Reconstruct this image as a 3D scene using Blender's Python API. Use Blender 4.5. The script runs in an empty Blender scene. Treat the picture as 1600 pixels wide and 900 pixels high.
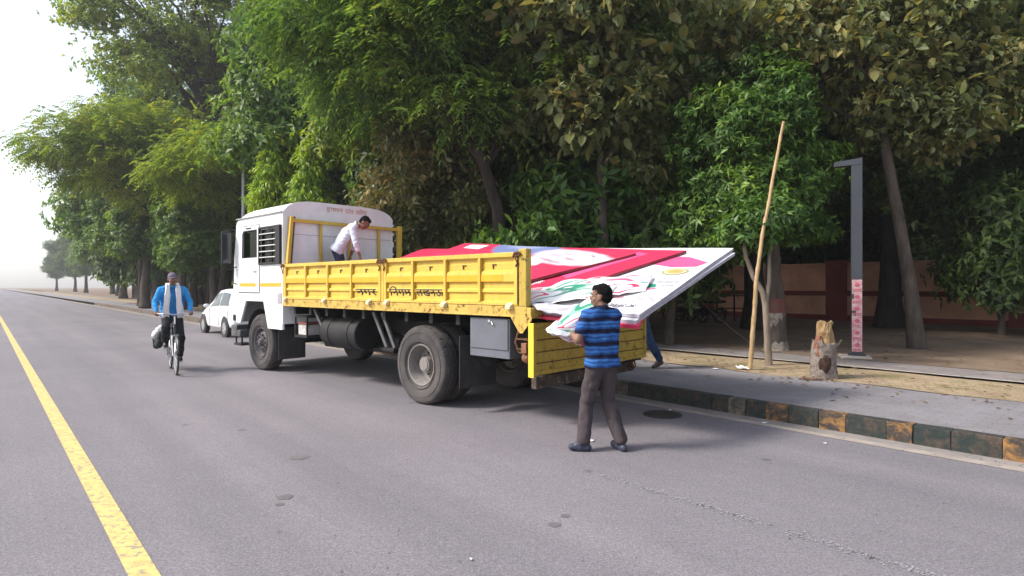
import bpy, bmesh, math, random
import numpy as np
from mathutils import Vector, Matrix, noise
from mathutils.geometry import tessellate_polygon

SC = bpy.context.scene
COL = SC.collection
rad = math.radians

# ---------------------------------------------------------------- camera, sky, sun, exposure
EYE = 1.65
cam_d = bpy.data.cameras.new('camera')
cam_d.sensor_width = 36.0
cam_d.lens = 930.0 / 1600.0 * 36.0
cam_d.shift_y = -3.0 / 1600.0
cam_d.clip_start = 0.05
cam_d.clip_end = 3000.0
cam = bpy.data.objects.new('camera', cam_d)
cam.location = (0, 0, EYE)
cam.rotation_euler = (rad(90), 0, 0)
COL.objects.link(cam)
SC.camera = cam

SUN_AZ = rad(-100)      # clockwise from +Y (view direction); negative = from the left
SUN_EL = rad(43)
world = bpy.data.worlds.new('World')
SC.world = world
world.use_nodes = True
wn = world.node_tree
for n in list(wn.nodes):
    wn.nodes.remove(n)
w_out = wn.nodes.new('ShaderNodeOutputWorld')
w_bg = wn.nodes.new('ShaderNodeBackground')
w_sky = wn.nodes.new('ShaderNodeTexSky')
w_sky.sky_type = 'NISHITA'
w_sky.sun_disc = False
w_sky.sun_elevation = SUN_EL
w_sky.sun_rotation = SUN_AZ
w_sky.air_density = 1.0
w_sky.dust_density = 2.0
w_sky.ozone_density = 0.6
w_hsv = wn.nodes.new('ShaderNodeHueSaturation')
w_hsv.inputs['Saturation'].default_value = 0.55
wn.links.new(w_sky.outputs[0], w_hsv.inputs['Color'])
wn.links.new(w_hsv.outputs[0], w_bg.inputs['Color'])
w_bg.inputs['Strength'].default_value = 0.09
wn.links.new(w_bg.outputs[0], w_out.inputs['Surface'])

sun_d = bpy.data.lights.new('sun', 'SUN')
sun_d.energy = 1.5
sun_d.angle = rad(12)
sun_d.color = (1.0, 0.94, 0.84)
sun = bpy.data.objects.new('sun', sun_d)
sv = Vector((math.sin(SUN_AZ) * math.cos(SUN_EL), math.cos(SUN_AZ) * math.cos(SUN_EL), math.sin(SUN_EL)))
sun.rotation_euler = sv.to_track_quat('Z', 'Y').to_euler()
sun.location = sv * 60
COL.objects.link(sun)

SC.render.engine = 'CYCLES'
SC.cycles.use_denoising = True
SC.cycles.max_bounces = 6
SC.cycles.diffuse_bounces = 3
SC.cycles.glossy_bounces = 3
SC.cycles.transmission_bounces = 4
SC.cycles.transparent_max_bounces = 8
SC.view_settings.view_transform = 'Standard'
SC.view_settings.look = 'None'
SC.view_settings.exposure = 1.72
SC.view_settings.gamma = 1.0

# ---------------------------------------------------------------- frames
U = Vector((-0.665, 0.747, 0)).normalized()       # along the road, away from the camera
RN = Vector((0.747, 0.665, 0)).normalized()       # across the road, towards the pavement
def R(t, o, z=0.0):
    return U * t + RN * o + Vector((0, 0, z))
ROAD_ANG = math.atan2(U.y, U.x)
def W(px, py, depth):
    return Vector(((px - 800) / 930 * depth, depth, EYE + (447 - py) / 930 * depth))

# ---------------------------------------------------------------- materials
def lin(c):
    return tuple(((v / 255) / 12.92 if v / 255 <= 0.04045 else ((v / 255 + 0.055) / 1.055) ** 2.4) for v in c)
def newmat(name):
    m = bpy.data.materials.new(name)
    m.use_nodes = True
    nt = m.node_tree
    b = nt.nodes['Principled BSDF']
    return m, nt, b
def N(nt, t, **kw):
    n = nt.nodes.new(t)
    for k, v in kw.items():
        if k in n.inputs:
            n.inputs[k].default_value = v
        else:
            setattr(n, k, v)
    return n
def coords(nt, kind='Object', scale=(1, 1, 1)):
    tc = nt.nodes.new('ShaderNodeTexCoord')
    mp = nt.nodes.new('ShaderNodeMapping')
    mp.inputs['Scale'].default_value = scale
    nt.links.new(tc.outputs[kind], mp.inputs['Vector'])
    return mp.outputs['Vector']
def noisetex(nt, vec, scale, detail=4, rough=0.6, dist=0.0):
    n = nt.nodes.new('ShaderNodeTexNoise')
    n.inputs['Scale'].default_value = scale
    n.inputs['Detail'].default_value = detail
    n.inputs['Roughness'].default_value = rough
    n.inputs['Distortion'].default_value = dist
    nt.links.new(vec, n.inputs['Vector'])
    return n.outputs['Fac']
def ramp(nt, fac, stops):
    r = nt.nodes.new('ShaderNodeValToRGB')
    el = r.color_ramp.elements
    while len(el) < len(stops):
        el.new(0.5)
    for e, (p, c) in zip(el, stops):
        e.position = p
        e.color = (*c, 1) if len(c) == 3 else c
    nt.links.new(fac, r.inputs['Fac'])
    return r.outputs['Color']
def mixc(nt, fac, a, b, mode='MIX'):
    m = nt.nodes.new('ShaderNodeMix')
    m.data_type = 'RGBA'
    m.blend_type = mode
    for sock, v in ((m.inputs['Factor'], fac), (m.inputs['A'], a), (m.inputs['B'], b)):
        pass
    ins = [s for s in m.inputs if s.enabled]
    fs, as_, bs = ins[0], ins[1], ins[2]
    for s, v in ((fs, fac), (as_, a), (bs, b)):
        if isinstance(v, bpy.types.NodeSocket):
            nt.links.new(v, s)
        elif isinstance(v, (int, float)):
            s.default_value = v
        else:
            s.default_value = (*v, 1) if len(v) == 3 else v
    return [s for s in m.outputs if s.enabled][0]
def bump(nt, b, h, strength=0.3, dist=0.02):
    n = nt.nodes.new('ShaderNodeBump')
    n.inputs['Strength'].default_value = strength
    n.inputs['Distance'].default_value = dist
    nt.links.new(h, n.inputs['Height'])
    nt.links.new(n.outputs['Normal'], b.inputs['Normal'])
MATS = {}
def pm(name, col, rough=0.6, var=0.15, scale=6.0, bmp=0.0, bscale=40.0, metal=0.0, spec=0.4, stretch=(1, 1, 1), dirt=None, dscale=3.0, dlo=0.55, dhi=0.72, damt=1.0):
    if name in MATS:
        return MATS[name]
    m, nt, b = newmat(name)
    v = coords(nt, 'Object', stretch)
    f = noisetex(nt, v, scale, 5)
    c0 = tuple(max(0, x * (1 - var)) for x in col)
    c1 = tuple(min(1, x * (1 + var)) for x in col)
    out = ramp(nt, f, [(0.3, c0), (0.7, c1)])
    if dirt:
        f2 = noisetex(nt, v, dscale, 8, 0.7, 0.3)
        k = ramp(nt, f2, [(dlo, (0, 0, 0)), (dhi, (damt, damt, damt))])
        out = mixc(nt, k, out, dirt)
    nt.links.new(out, b.inputs['Base Color'])
    b.inputs['Roughness'].default_value = rough
    b.inputs['Metallic'].default_value = metal
    b.inputs['Specular IOR Level'].default_value = spec
    if bmp:
        bump(nt, b, noisetex(nt, v, bscale, 4), bmp)
    MATS[name] = m
    return m
def leafmat(name, stops, trans=0.3, rough=0.45, spec=0.35, tcol=None):
    """stops: colours picked leaf by leaf"""
    m, nt, b = newmat(name)
    g = nt.nodes.new('ShaderNodeNewGeometry')
    v = coords(nt, 'Object')
    f = noisetex(nt, v, 0.55, 3)
    # per-leaf random mixed with slow noise so that neighbouring twigs share a tone
    ma = N(nt, 'ShaderNodeMath', operation='MULTIPLY_ADD')
    nt.links.new(g.outputs['Random Per Island'], ma.inputs[0])
    ma.inputs[1].default_value = 0.55
    nt.links.new(f, ma.inputs[2])
    sb = N(nt, 'ShaderNodeMath', operation='SUBTRACT')
    nt.links.new(ma.outputs[0], sb.inputs[0])
    sb.inputs[1].default_value = 0.27
    c = ramp(nt, sb.outputs[0], stops)
    nt.links.new(c, b.inputs['Base Color'])
    b.inputs['Roughness'].default_value = rough
    b.inputs['Specular IOR Level'].default_value = spec
    tr = nt.nodes.new('ShaderNodeBsdfTranslucent')
    tc = mixc(nt, 1.0, c, tcol or (1.25, 1.25, 0.55), 'MULTIPLY')
    nt.links.new(tc, tr.inputs['Color'])
    mx = nt.nodes.new('ShaderNodeMixShader')
    mx.inputs[0].default_value = trans
    nt.links.new(b.outputs[0], mx.inputs[1])
    nt.links.new(tr.outputs[0], mx.inputs[2])
    nt.links.new(mx.outputs[0], nt.nodes['Material Output'].inputs['Surface'])
    MATS[name] = m
    return m

# ---------------------------------------------------------------- mesh helpers
class MB:
    """collects shapes into one mesh"""
    def __init__(s):
        s.v, s.f, s.m = [], [], []
    def add(s, verts, faces, mi=0):
        k = len(s.v)
        s.v += [tuple(p) for p in verts]
        s.f += [tuple(i + k for i in q) for q in faces]
        s.m += [mi] * len(faces)
        return s
    def box(s, lo, hi, mi=0, M=None):
        (a, b, c), (d, e, g) = lo, hi
        vs = [(a, b, c), (d, b, c), (d, e, c), (a, e, c), (a, b, g), (d, b, g), (d, e, g), (a, e, g)]
        if M:
            vs = [M @ Vector(p) for p in vs]
        return s.add(vs, [(0, 3, 2, 1), (4, 5, 6, 7), (0, 1, 5, 4), (1, 2, 6, 5), (2, 3, 7, 6), (3, 0, 4, 7)], mi)
    def bar(s, p, q, w, h, mi=0, up=(0, 0, 1)):
        p, q = Vector(p), Vector(q)
        d = (q - p)
        L = d.length
        d.normalize()
        up = Vector(up)
        x = d.cross(up)
        if x.length < 1e-4:
            x = d.cross(Vector((1, 0, 0)))
        x.normalize()
        y = x.cross(d)
        vs = []
        for e in (p, q):
            for sx, sy in ((-1, -1), (1, -1), (1, 1), (-1, 1)):
                vs.append(e + x * sx * w / 2 + y * sy * h / 2)
        return s.add(vs, [(0, 3, 2, 1), (4, 5, 6, 7), (0, 1, 5, 4), (1, 2, 6, 5), (2, 3, 7, 6), (3, 0, 4, 7)], mi)
    def tube(s, path, radii, seg=10, mi=0, cap=True, wob=0.0, rng=None):
        path = [Vector(p) for p in path]
        if not hasattr(radii, '__len__'):
            radii = [radii] * len(path)
        k = len(s.v)
        ref = None
        for i, p in enumerate(path):
            d = (path[min(i + 1, len(path) - 1)] - path[max(i - 1, 0)])
            if d.length < 1e-9:
                d = Vector((0, 0, 1))
            d.normalize()
            if ref is None:
                ref = Vector((1, 0, 0)) if abs(d.x) < 0.8 else Vector((0, 1, 0))
            x = (ref - d * ref.dot(d)).normalized()
            y = d.cross(x)
            ref = x
            for j in range(seg):
                a = 2 * math.pi * j / seg
                r = radii[i] * (1 + (rng.uniform(-wob, wob) if rng else 0))
                s.v.append(tuple(p + x * math.cos(a) * r + y * math.sin(a) * r))
        for i in range(len(path) - 1):
            for j in range(seg):
                a, b = k + i * seg + j, k + i * seg + (j + 1) % seg
                s.f.append((a, b, b + seg, a + seg))
                s.m.append(mi)
        if cap:
            s.f.append(tuple(k + j for j in reversed(range(seg))))
            e = k + (len(path) - 1) * seg
            s.f.append(tuple(e + j for j in range(seg)))
            s.m += [mi, mi]
        return s
    def cyl(s, p, q, r, r2=None, seg=20, mi=0):
        return s.tube([p, q], [r, r if r2 is None else r2], seg, mi)
    def lathe(s, prof, seg=32, mi=0, M=None, closed=False, mod=None):
        """prof: (radius, height) pairs turned about the local Y axis"""
        k = len(s.v)
        n = len(prof)
        for j in range(seg):
            a = 2 * math.pi * j / seg
            for i, (r, h) in enumerate(prof):
                if mod:
                    r = mod(i, j, r)
                p = Vector((math.cos(a) * r, h, math.sin(a) * r))
                s.v.append(tuple(M @ p if M else p))
        for j in range(seg):
            for i in range(n if closed else n - 1):
                i2 = (i + 1) % n
                a, b = k + j * n + i, k + j * n + i2
                c, d = k + ((j + 1) % seg) * n + i2, k + ((j + 1) % seg) * n + i
                s.f.append((a, b, c, d))
                s.m.append(mi)
        return s
    def plate(s, outer, holes, f0, f1, mi=0):
        """flat plate with holes: 2D loops, f0/f1 map a 2D point to the two faces"""
        loops = [[Vector((p[0], p[1], 0)) for p in l] for l in [outer] + list(holes)]
        tris = tessellate_polygon(loops)
        flat = [p for l in loops for p in l]
        k = len(s.v)
        n = len(flat)
        s.v += [tuple(f0(p.x, p.y)) for p in flat] + [tuple(f1(p.x, p.y)) for p in flat]
        for t in tris:
            s.f.append(tuple(k + i for i in t))
            s.f.append(tuple(k + n + i for i in reversed(t)))
            s.m += [mi, mi]
        b = k
        for l in loops:
            m = len(l)
            for i in range(m):
                j = (i + 1) % m
                s.f.append((b + i, b + j, b + n + j, b + n + i))
                s.m.append(mi)
            b += m
        return s
    def sphere(s, c, r, seg=12, rings=8, mi=0, M=None):
        c = Vector(c)
        if not hasattr(r, '__len__'):
            r = (r, r, r)
        k = len(s.v)
        vs = [Vector((0, 0, -1))]
        for i in range(1, rings):
            th = math.pi * i / rings - math.pi / 2
            for j in range(seg):
                a = 2 * math.pi * j / seg
                vs.append(Vector((math.cos(th) * math.cos(a), math.cos(th) * math.sin(a), math.sin(th))))
        vs.append(Vector((0, 0, 1)))
        for p in vs:
            q = Vector((p.x * r[0], p.y * r[1], p.z * r[2]))
            if M:
                q = M @ q
            s.v.append(tuple(c + q))
        fs = []
        for j in range(seg):
            fs.append((0, 1 + (j + 1) % seg, 1 + j))
        for i in range(rings - 2):
            for j in range(seg):
                a, b = 1 + i * seg + j, 1 + i * seg + (j + 1) % seg
                fs.append((a, b, b + seg, a + seg))
        t = len(vs) - 1
        o = 1 + (rings - 2) * seg
        for j in range(seg):
            fs.append((o + j, o + (j + 1) % seg, t))
        s.f += [tuple(i + k for i in q) for q in fs]
        s.m += [mi] * len(fs)
        return s
    def mesh(s, name, smooth=False, ang=35):
        me = bpy.data.meshes.new(name)
        me.from_pydata(s.v, [], s.f)
        bm = bmesh.new()
        bm.from_mesh(me)
        bmesh.ops.recalc_face_normals(bm, faces=bm.faces)
        bm.to_mesh(me)
        bm.free()
        if any(s.m):
            me.polygons.foreach_set('material_index', s.m)
        if smooth:
            me.polygons.foreach_set('use_smooth', [True] * len(me.polygons))
            try:
                me.set_sharp_from_angle(angle=rad(ang))
            except Exception:
                pass
        return me
    def build(s, name, mats, parent=None, smooth=False, bevel=0.0, ang=35, loc=None, rz=None):
        me = s.mesh(name, smooth, ang)
        if not isinstance(mats, (list, tuple)):
            mats = [mats]
        for m in mats:
            me.materials.append(m)
        o = bpy.data.objects.new(name, me)
        COL.objects.link(o)
        if parent:
            o.parent = parent
        if bevel:
            md = o.modifiers.new('bevel', 'BEVEL')
            md.width = bevel
            md.segments = 2
            md.limit_method = 'ANGLE'
            md.angle_limit = rad(40)
        if loc is not None:
            o.location = loc
        if rz is not None:
            o.rotation_euler = (0, 0, rz)
        return o
def empty(name, loc=(0, 0, 0), rz=0.0, label=None, cat=None, group=None):
    o = bpy.data.objects.new(name, None)
    o.empty_display_size = 0.2
    COL.objects.link(o)
    o.location = loc
    o.rotation_euler = (0, 0, rz)
    return tag(o, label, cat, group)
def tag(o, label=None, cat=None, group=None, kind=None):
    if label: o['label'] = label
    if cat: o['category'] = cat
    if group: o['group'] = group
    if kind: o['kind'] = kind
    return o
def raw_mesh(name, V, Fq, mat):
    """numpy quads -> mesh"""
    me = bpy.data.meshes.new(name)
    nv, nf = len(V), len(Fq)
    me.vertices.add(nv)
    me.vertices.foreach_set('co', np.asarray(V, np.float32).ravel())
    me.loops.add(nf * 4)
    me.loops.foreach_set('vertex_index', np.asarray(Fq, np.int32).ravel())
    me.polygons.add(nf)
    me.polygons.foreach_set('loop_start', np.arange(0, nf * 4, 4, dtype=np.int32))
    me.update(calc_edges=True)
    me.materials.append(mat)
    return me
def link(name, me, parent=None):
    o = bpy.data.objects.new(name, me)
    COL.objects.link(o)
    if parent:
        o.parent = parent
    return o
def textmesh(body, size, bold=0.0, extrude=0.0):
    c = bpy.data.curves.new('lettering', 'FONT')
    c.body = body
    c.size = size
    c.offset = bold
    c.extrude = extrude
    c.resolution_u = 2
    c.align_x = 'CENTER'
    o = bpy.data.objects.new('lettering', c)
    COL.objects.link(o)
    bpy.context.view_layer.update()
    me = bpy.data.meshes.new_from_object(o.evaluated_get(bpy.context.evaluated_depsgraph_get()))
    bpy.data.objects.remove(o)
    bpy.data.curves.remove(c)
    return me
def text(body, size, mat, parent, M, name='lettering', bold=0.0, width=None):
    me = textmesh(body, size, bold)
    if len(me.vertices):
        xs = [v.co.x for v in me.vertices]
        k = (width / (max(xs) - min(xs))) if width else 1.0
        cx = (max(xs) + min(xs)) / 2
        for v in me.vertices:
            p = v.co.copy()
            v.co = M @ Vector(((p.x - cx) * k, p.y, 0))
    me.materials.clear()
    me.materials.append(mat)
    o = bpy.data.objects.new(name, me)
    COL.objects.link(o)
    o.parent = parent
    return o
# ================================================================ SETTING
def road_material():
    m, nt, b = newmat('asphalt')
    v = coords(nt)
    big = noisetex(nt, v, 0.35, 5, 0.6)
    fine = noisetex(nt, v, 75, 3, 0.85)
    mid = noisetex(nt, v, 9, 5, 0.65)
    c = ramp(nt, big, [(0.3, (0.172, 0.160, 0.178)), (0.72, (0.210, 0.195, 0.214))])
    c2 = ramp(nt, fine, [(0.32, (0.5, 0.5, 0.52)), (0.5, (1, 1, 1)), (0.68, (1.6, 1.58, 1.56))])
    c = mixc(nt, 0.85, c, c2, 'MULTIPLY')
    fine2 = noisetex(nt, v, 34, 3, 0.8)
    c = mixc(nt, 0.7, c, ramp(nt, fine2, [(0.32, (0.72, 0.72, 0.73)), (0.5, (1, 1, 1)), (0.68, (1.3, 1.29, 1.28))]), 'MULTIPLY')
    c3 = ramp(nt, mid, [(0.3, (0.93, 0.93, 0.93)), (0.7, (1.05, 1.05, 1.05))])
    c = mixc(nt, 1.0, c, c3, 'MULTIPLY')
    # worn tracks that run with the road
    mp = nt.nodes.new('ShaderNodeMapping')
    mp.vector_type = 'TEXTURE'
    mp.inputs['Rotation'].default_value = (0, 0, ROAD_ANG)
    mp.inputs['Scale'].default_value = (22, 0.9, 1)
    tc = nt.nodes.new('ShaderNodeTexCoord')
    nt.links.new(tc.outputs['Object'], mp.inputs['Vector'])
    st = noisetex(nt, mp.outputs['Vector'], 1.0, 4, 0.6)
    c4 = ramp(nt, st, [(0.35, (0.88, 0.88, 0.89)), (0.65, (1.08, 1.07, 1.06))])
    c = mixc(nt, 1.0, c, c4, 'MULTIPLY')
    # scattered oil drips
    vo = nt.nodes.new('ShaderNodeTexVoronoi')
    vo.inputs['Scale'].default_value = 1.1
    nt.links.new(v, vo.inputs['Vector'])
    sp = ramp(nt, vo.outputs['Distance'], [(0.03, (0.55, 0.54, 0.54)), (0.07, (1, 1, 1))])
    c = mixc(nt, 0.8, c, sp, 'MULTIPLY')
    vo2 = nt.nodes.new('ShaderNodeTexVoronoi')
    vo2.inputs['Scale'].default_value = 3.7
    nt.links.new(v, vo2.inputs['Vector'])
    sp2 = ramp(nt, vo2.outputs['Distance'], [(0.025, (0.6, 0.58, 0.57)), (0.05, (1, 1, 1))])
    c = mixc(nt, 0.6, c, sp2, 'MULTIPLY')
    nt.links.new(c, b.inputs['Base Color'])
    b.inputs['Roughness'].default_value = 0.82
    b.inputs['Specular IOR Level'].default_value = 0.25
    bump(nt, b, fine, 0.5, 0.006)
    return m
M_ROAD = road_material()

def soil_material(name, c0, c1, grass=None, gscale=1.3):
    m, nt, b = newmat(name)
    v = coords(nt)
    f = noisetex(nt, v, 1.1, 8, 0.7)
    c = ramp(nt, f, [(0.3, c0), (0.68, c1)])
    g = noisetex(nt, v, 70, 3, 0.8)
    c = mixc(nt, 0.8, c, ramp(nt, g, [(0.3, (0.6, 0.6, 0.6)), (0.7, (1.35, 1.35, 1.35))]), 'MULTIPLY')
    if grass:
        k = ramp(nt, noisetex(nt, v, gscale, 8, 0.75), [(0.52, (0, 0, 0)), (0.64, (0.75, 0.75, 0.75))])
        c = mixc(nt, k, c, grass)
    nt.links.new(c, b.inputs['Base Color'])
    b.inputs['Roughness'].default_value = 0.95
    b.inputs['Specular IOR Level'].default_value = 0.1
    bump(nt, b, g, 0.7, 0.02)
    return m
M_SOIL = soil_material('bare_soil', (0.16, 0.115, 0.085), (0.27, 0.20, 0.145))
M_VERGE = soil_material('verge_soil', (0.30, 0.225, 0.15), (0.44, 0.34, 0.235), (0.17, 0.16, 0.06))
M_CONC = pm('pale_concrete', (0.42, 0.38, 0.34), 0.9, 0.2, 4, 0.4, 60, dirt=(0.2, 0.17, 0.14), dlo=0.5, dhi=0.75, damt=0.7)

def strip(name, t0, t1, o0, o1, z, mat, n=1, kind='structure', rough_edge=0.0, seed=1, m=1):
    rr = random.Random(seed)
    vs, fs = [], []
    for i in range(n + 1):
        t = t0 + (t1 - t0) * i / n
        for k in range(m + 1):
            o = o0 + (o1 - o0) * k / m
            if k in (0, m) and rough_edge:
                o += rr.uniform(-rough_edge, rough_edge)
            zz = z if not callable(z) else z(t, o)
            vs.append(R(t, o, zz))
    for i in range(n):
        for k in range(m):
            a = i * (m + 1) + k
            fs.append((a, a + 1, a + m + 2, a + m + 1))
    o_ = MB().add(vs, fs).build(name, mat)
    return tag(o_, kind=kind)

# one sheet to the horizon
tag(MB().add([(-700, -150, -0.03), (500, -150, -0.03), (500, 700, -0.03), (-700, 700, -0.03)], [(0, 1, 2, 3)]).build('ground', M_SOIL), kind='structure')
strip('road', -40, 600, -16, 7.24, 0.0, M_ROAD, 8)
M_YEL = pm('worn_yellow_paint', (0.62, 0.47, 0.17), 0.75, 0.2, 12, dirt=(0.2, 0.19, 0.19), dscale=18, dlo=0.5, dhi=0.62, damt=0.85)
strip('yellow_road_line', -12, 300, 0.62, 0.76, 0.004, M_YEL, 4)
# concrete gutter strip by the kerb
M_GUT = pm('gutter_concrete', (0.33, 0.285, 0.25), 0.9, 0.22, 3, 0.3, 60, dirt=(0.15, 0.14, 0.14), dscale=2.2, dlo=0.5, dhi=0.72, damt=0.7)
strip('gutter_strip', -25, 300, 6.88, 7.03, 0.004, M_GUT, 160, rough_edge=0.018, seed=4)
M_GUT2 = pm('gutter_dust', (0.235, 0.212, 0.2), 0.95, 0.2, 2.5, 0.3, 60)
strip('gutter_dust', -25, 300, 7.035, 7.25, 0.003, M_GUT2, 160, rough_edge=0.02, seed=5)

# worn white lane line: flakes of paint that are left
rr = random.Random(7)
fl = MB()
M_FLAKE = pm('worn_white_paint', (0.33, 0.32, 0.34), 0.8, 0.15, 20)
for i in range(2600):
    t = rr.uniform(-4.5, 3.35)
    o = 4.04 + rr.gauss(0, 0.026)
    if noise.noise(Vector((t * 2.5, 0, 0))) < -0.32:
        continue
    s = rr.uniform(0.003, 0.010)
    n = rr.randint(4, 6)
    ph = rr.random() * 6
    vs = [R(t + math.cos(ph + 6.283 * k / n) * s * rr.uniform(0.6, 1.3), o + math.sin(ph + 6.283 * k / n) * s * rr.uniform(0.6, 1.3), 0.0045) for k in range(n)]
    fl.add(vs, [tuple(range(n))])
tag(fl.build('worn_lane_line', M_FLAKE), 'faint flaking white lane line on the grey asphalt', kind='stuff')

# kerb: single stones, painted in turn
def kerb_material(name, paint, bare, lo, hi):
    m, nt, b = newmat(name)
    v = coords(nt, 'Generated')
    tc = nt.nodes.new('ShaderNodeTexCoord')
    oi = nt.nodes.new('ShaderNodeObjectInfo')
    ad = N(nt, 'ShaderNodeVectorMath', operation='ADD')
    sc = N(nt, 'ShaderNodeVectorMath', operation='SCALE')
    sc.inputs['Scale'].default_value = 1.0
    nt.links.new(oi.outputs['Location'], ad.inputs[0])
    nt.links.new(tc.outputs['Object'], ad.inputs[1])
    f = noisetex(nt, ad.outputs[0], 7.5, 8, 0.75, 0.6)
    k = ramp(nt, f, [(lo, (0, 0, 0)), (hi, (1, 1, 1))])
    g = noisetex(nt, ad.outputs[0], 24, 5, 0.7)
    bc = ramp(nt, g, [(0.3, tuple(x * 0.45 for x in bare)), (0.7, tuple(x * 1.3 for x in bare))])
    pc = ramp(nt, g, [(0.25, tuple(x * 0.6 for x in paint)), (0.7, paint)])
    c = mixc(nt, k, pc, bc)
    nt.links.new(c, b.inputs['Base Color'])
    b.inputs['Roughness'].default_value = 0.85
    bump(nt, b, f, 0.5, 0.015)
    return m
M_KO = kerb_material('kerb_orange', (0.34, 0.17, 0.05), (0.050, 0.040, 0.034), 0.38, 0.53)
M_KG = kerb_material('kerb_green', (0.018, 0.030, 0.029), (0.070, 0.050, 0.038), 0.45, 0.60)
M_KB = kerb_material('kerb_bare', (0.06, 0.055, 0.05), (0.16, 0.13, 0.10), 0.42, 0.6)
kerb = empty('kerb')
tag(kerb, kind='structure')
rr = random.Random(3)
def kerb_stone(t, ln, mat):
    j = lambda: rr.uniform(-0.006, 0.006)
    L = ln / 2 - 0.002
    mb = MB()
    vs = [(-L + j(), 0 + j(), -0.3), (L + j(), 0 + j(), -0.3), (L, 0.17, -0.3), (-L, 0.17, -0.3),
          (-L + j(), 0.014 + j(), 0.2 + j()), (L + j(), 0.014 + j(), 0.2 + j()), (L, 0.17, 0.2 + j() * 0.5), (-L, 0.17, 0.2 + j() * 0.5)]
    mb.add(vs, [(0, 3, 2, 1), (4, 5, 6, 7), (0, 1, 5, 4), (1, 2, 6, 5), (2, 3, 7, 6), (3, 0, 4, 7)])
    o = mb.build('kerb_stone', mat, kerb, bevel=0.008)
    # local x along the road, y away from it
    o.matrix_local = Matrix.Translation(R(t, 7.24, 0)) @ Matrix((( U.x, RN.x, 0), (U.y, RN.y, 0), (0, 0, 1))).to_4x4()
    return o
t = -6.0
i = 0
while t < 11.5:
    ph = (t - 0.08) / 0.62
    near = abs(ph - round(ph)) < 0.25
    m = M_KO if near else M_KG
    if t > 3.3:
        m = rr.choice((M_KG, M_KG, M_KB))
    ln = 0.31 * rr.uniform(0.7, 1.35)
    kerb_stone(t + ln / 2, ln, m)
    t += ln
while t < 62:
    kerb_stone(t + 0.3, 0.6, rr.choice((M_KB, M_KB, M_KO)))
    t += 0.6
strip('far_kerb', 62, 400, 7.24, 7.41, 0.19, M_KB, 4)
# pavement of small grey blocks
def pave_material():
    m, nt, b = newmat('grey_paving')
    mp = nt.nodes.new('ShaderNodeMapping')
    tc = nt.nodes.new('ShaderNodeTexCoord')
    nt.links.new(tc.outputs['Object'], mp.inputs['Vector'])
    mp.inputs['Rotation'].default_value = (0, 0, -ROAD_ANG)
    br = nt.nodes.new('ShaderNodeTexBrick')
    nt.links.new(mp.outputs['Vector'], br.inputs['Vector'])
    br.inputs['Scale'].default_value = 1.0
    br.inputs['Brick Width'].default_value = 0.22
    br.inputs['Row Height'].default_value = 0.11
    br.inputs['Mortar Size'].default_value = 0.006
    br.inputs['Color1'].default_value = (0.205, 0.195, 0.212, 1)
    br.inputs['Color2'].default_value = (0.225, 0.213, 0.23, 1)
    br.inputs['Mortar'].default_value = (0.165, 0.155, 0.16, 1)
    v = tc.outputs['Object']
    g = noisetex(nt, v, 1.4, 7, 0.7)
    c = mixc(nt, 1.0, br.outputs['Color'], ramp(nt, g, [(0.3, (0.78, 0.76, 0.74)), (0.7, (1.15, 1.15, 1.16))]), 'MULTIPLY')
    f = noisetex(nt, v, 90, 3, 0.8)
    c = mixc(nt, 0.6, c, ramp(nt, f, [(0.3, (0.7, 0.7, 0.7)), (0.7, (1.3, 1.3, 1.3))]), 'MULTIPLY')
    nt.links.new(c, b.inputs['Base Color'])
    b.inputs['Roughness'].default_value = 0.85
    bump(nt, b, br.outputs['Fac'], -0.4, 0.008)
    return m
strip('pavement', -25, 400, 7.412, 9.78, 0.192, pave_material(), 60)
strip('verge', -25, 400, 9.7, 11.5, lambda t, o: 0.199 + 0.02 * noise.noise(Vector((t, o, 0))), M_VERGE, 850, rough_edge=0.09, seed=9, m=6)
strip('path_edging', -25, 200, 11.42, 11.52, 0.235, M_CONC, 90, rough_edge=0.008, seed=11)
M_PATH = pm('grey_path', (0.21, 0.185, 0.18), 0.9, 0.2, 3, 0.3, 60)
strip('path', -25, 200, 11.52, 12.7, 0.225, M_PATH, 60, rough_edge=0.0)
strip('soil_strip', -25, 400, 12.66, 70, lambda t, o: 0.232 + (0 if o < 13 else 0.06 * noise.noise(Vector((t * 0.5, o * 0.5, 1)))), M_SOIL, 200, rough_edge=0.05, seed=13, m=30)

# manhole cover and a soft dark oil stain by the kerb
mh = grd = W(1035, 648, 1.65 * 930 / (648 - 447))
mbm = MB()
prof = [(0.0, 0.010), (0.20, 0.010), (0.21, 0.004), (0.235, 0.004), (0.245, 0.011), (0.31, 0.011), (0.315, 0.0)]
mbm.lathe(prof, 40, M=Matrix.Rotation(rad(90), 4, 'X'))
for k in range(-3, 4):
    ww = math.sqrt(max(0, 0.19 ** 2 - (k * 0.05) ** 2))
    mbm.box((-ww, k * 0.05 - 0.012, 0.009), (ww, k * 0.05 + 0.012, 0.014))
M_IRON = pm('dark_cast_iron', (0.035, 0.03, 0.03), 0.7, 0.3, 14, 0.3, 80)
o = mbm.build('manhole_cover', M_IRON, loc=(mh.x, mh.y, 0.001), rz=ROAD_ANG)
o.scale = (0.78, 0.78, 1)
tag(o, 'dark round manhole cover in the road beside the kerb', 'manhole cover')
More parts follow.
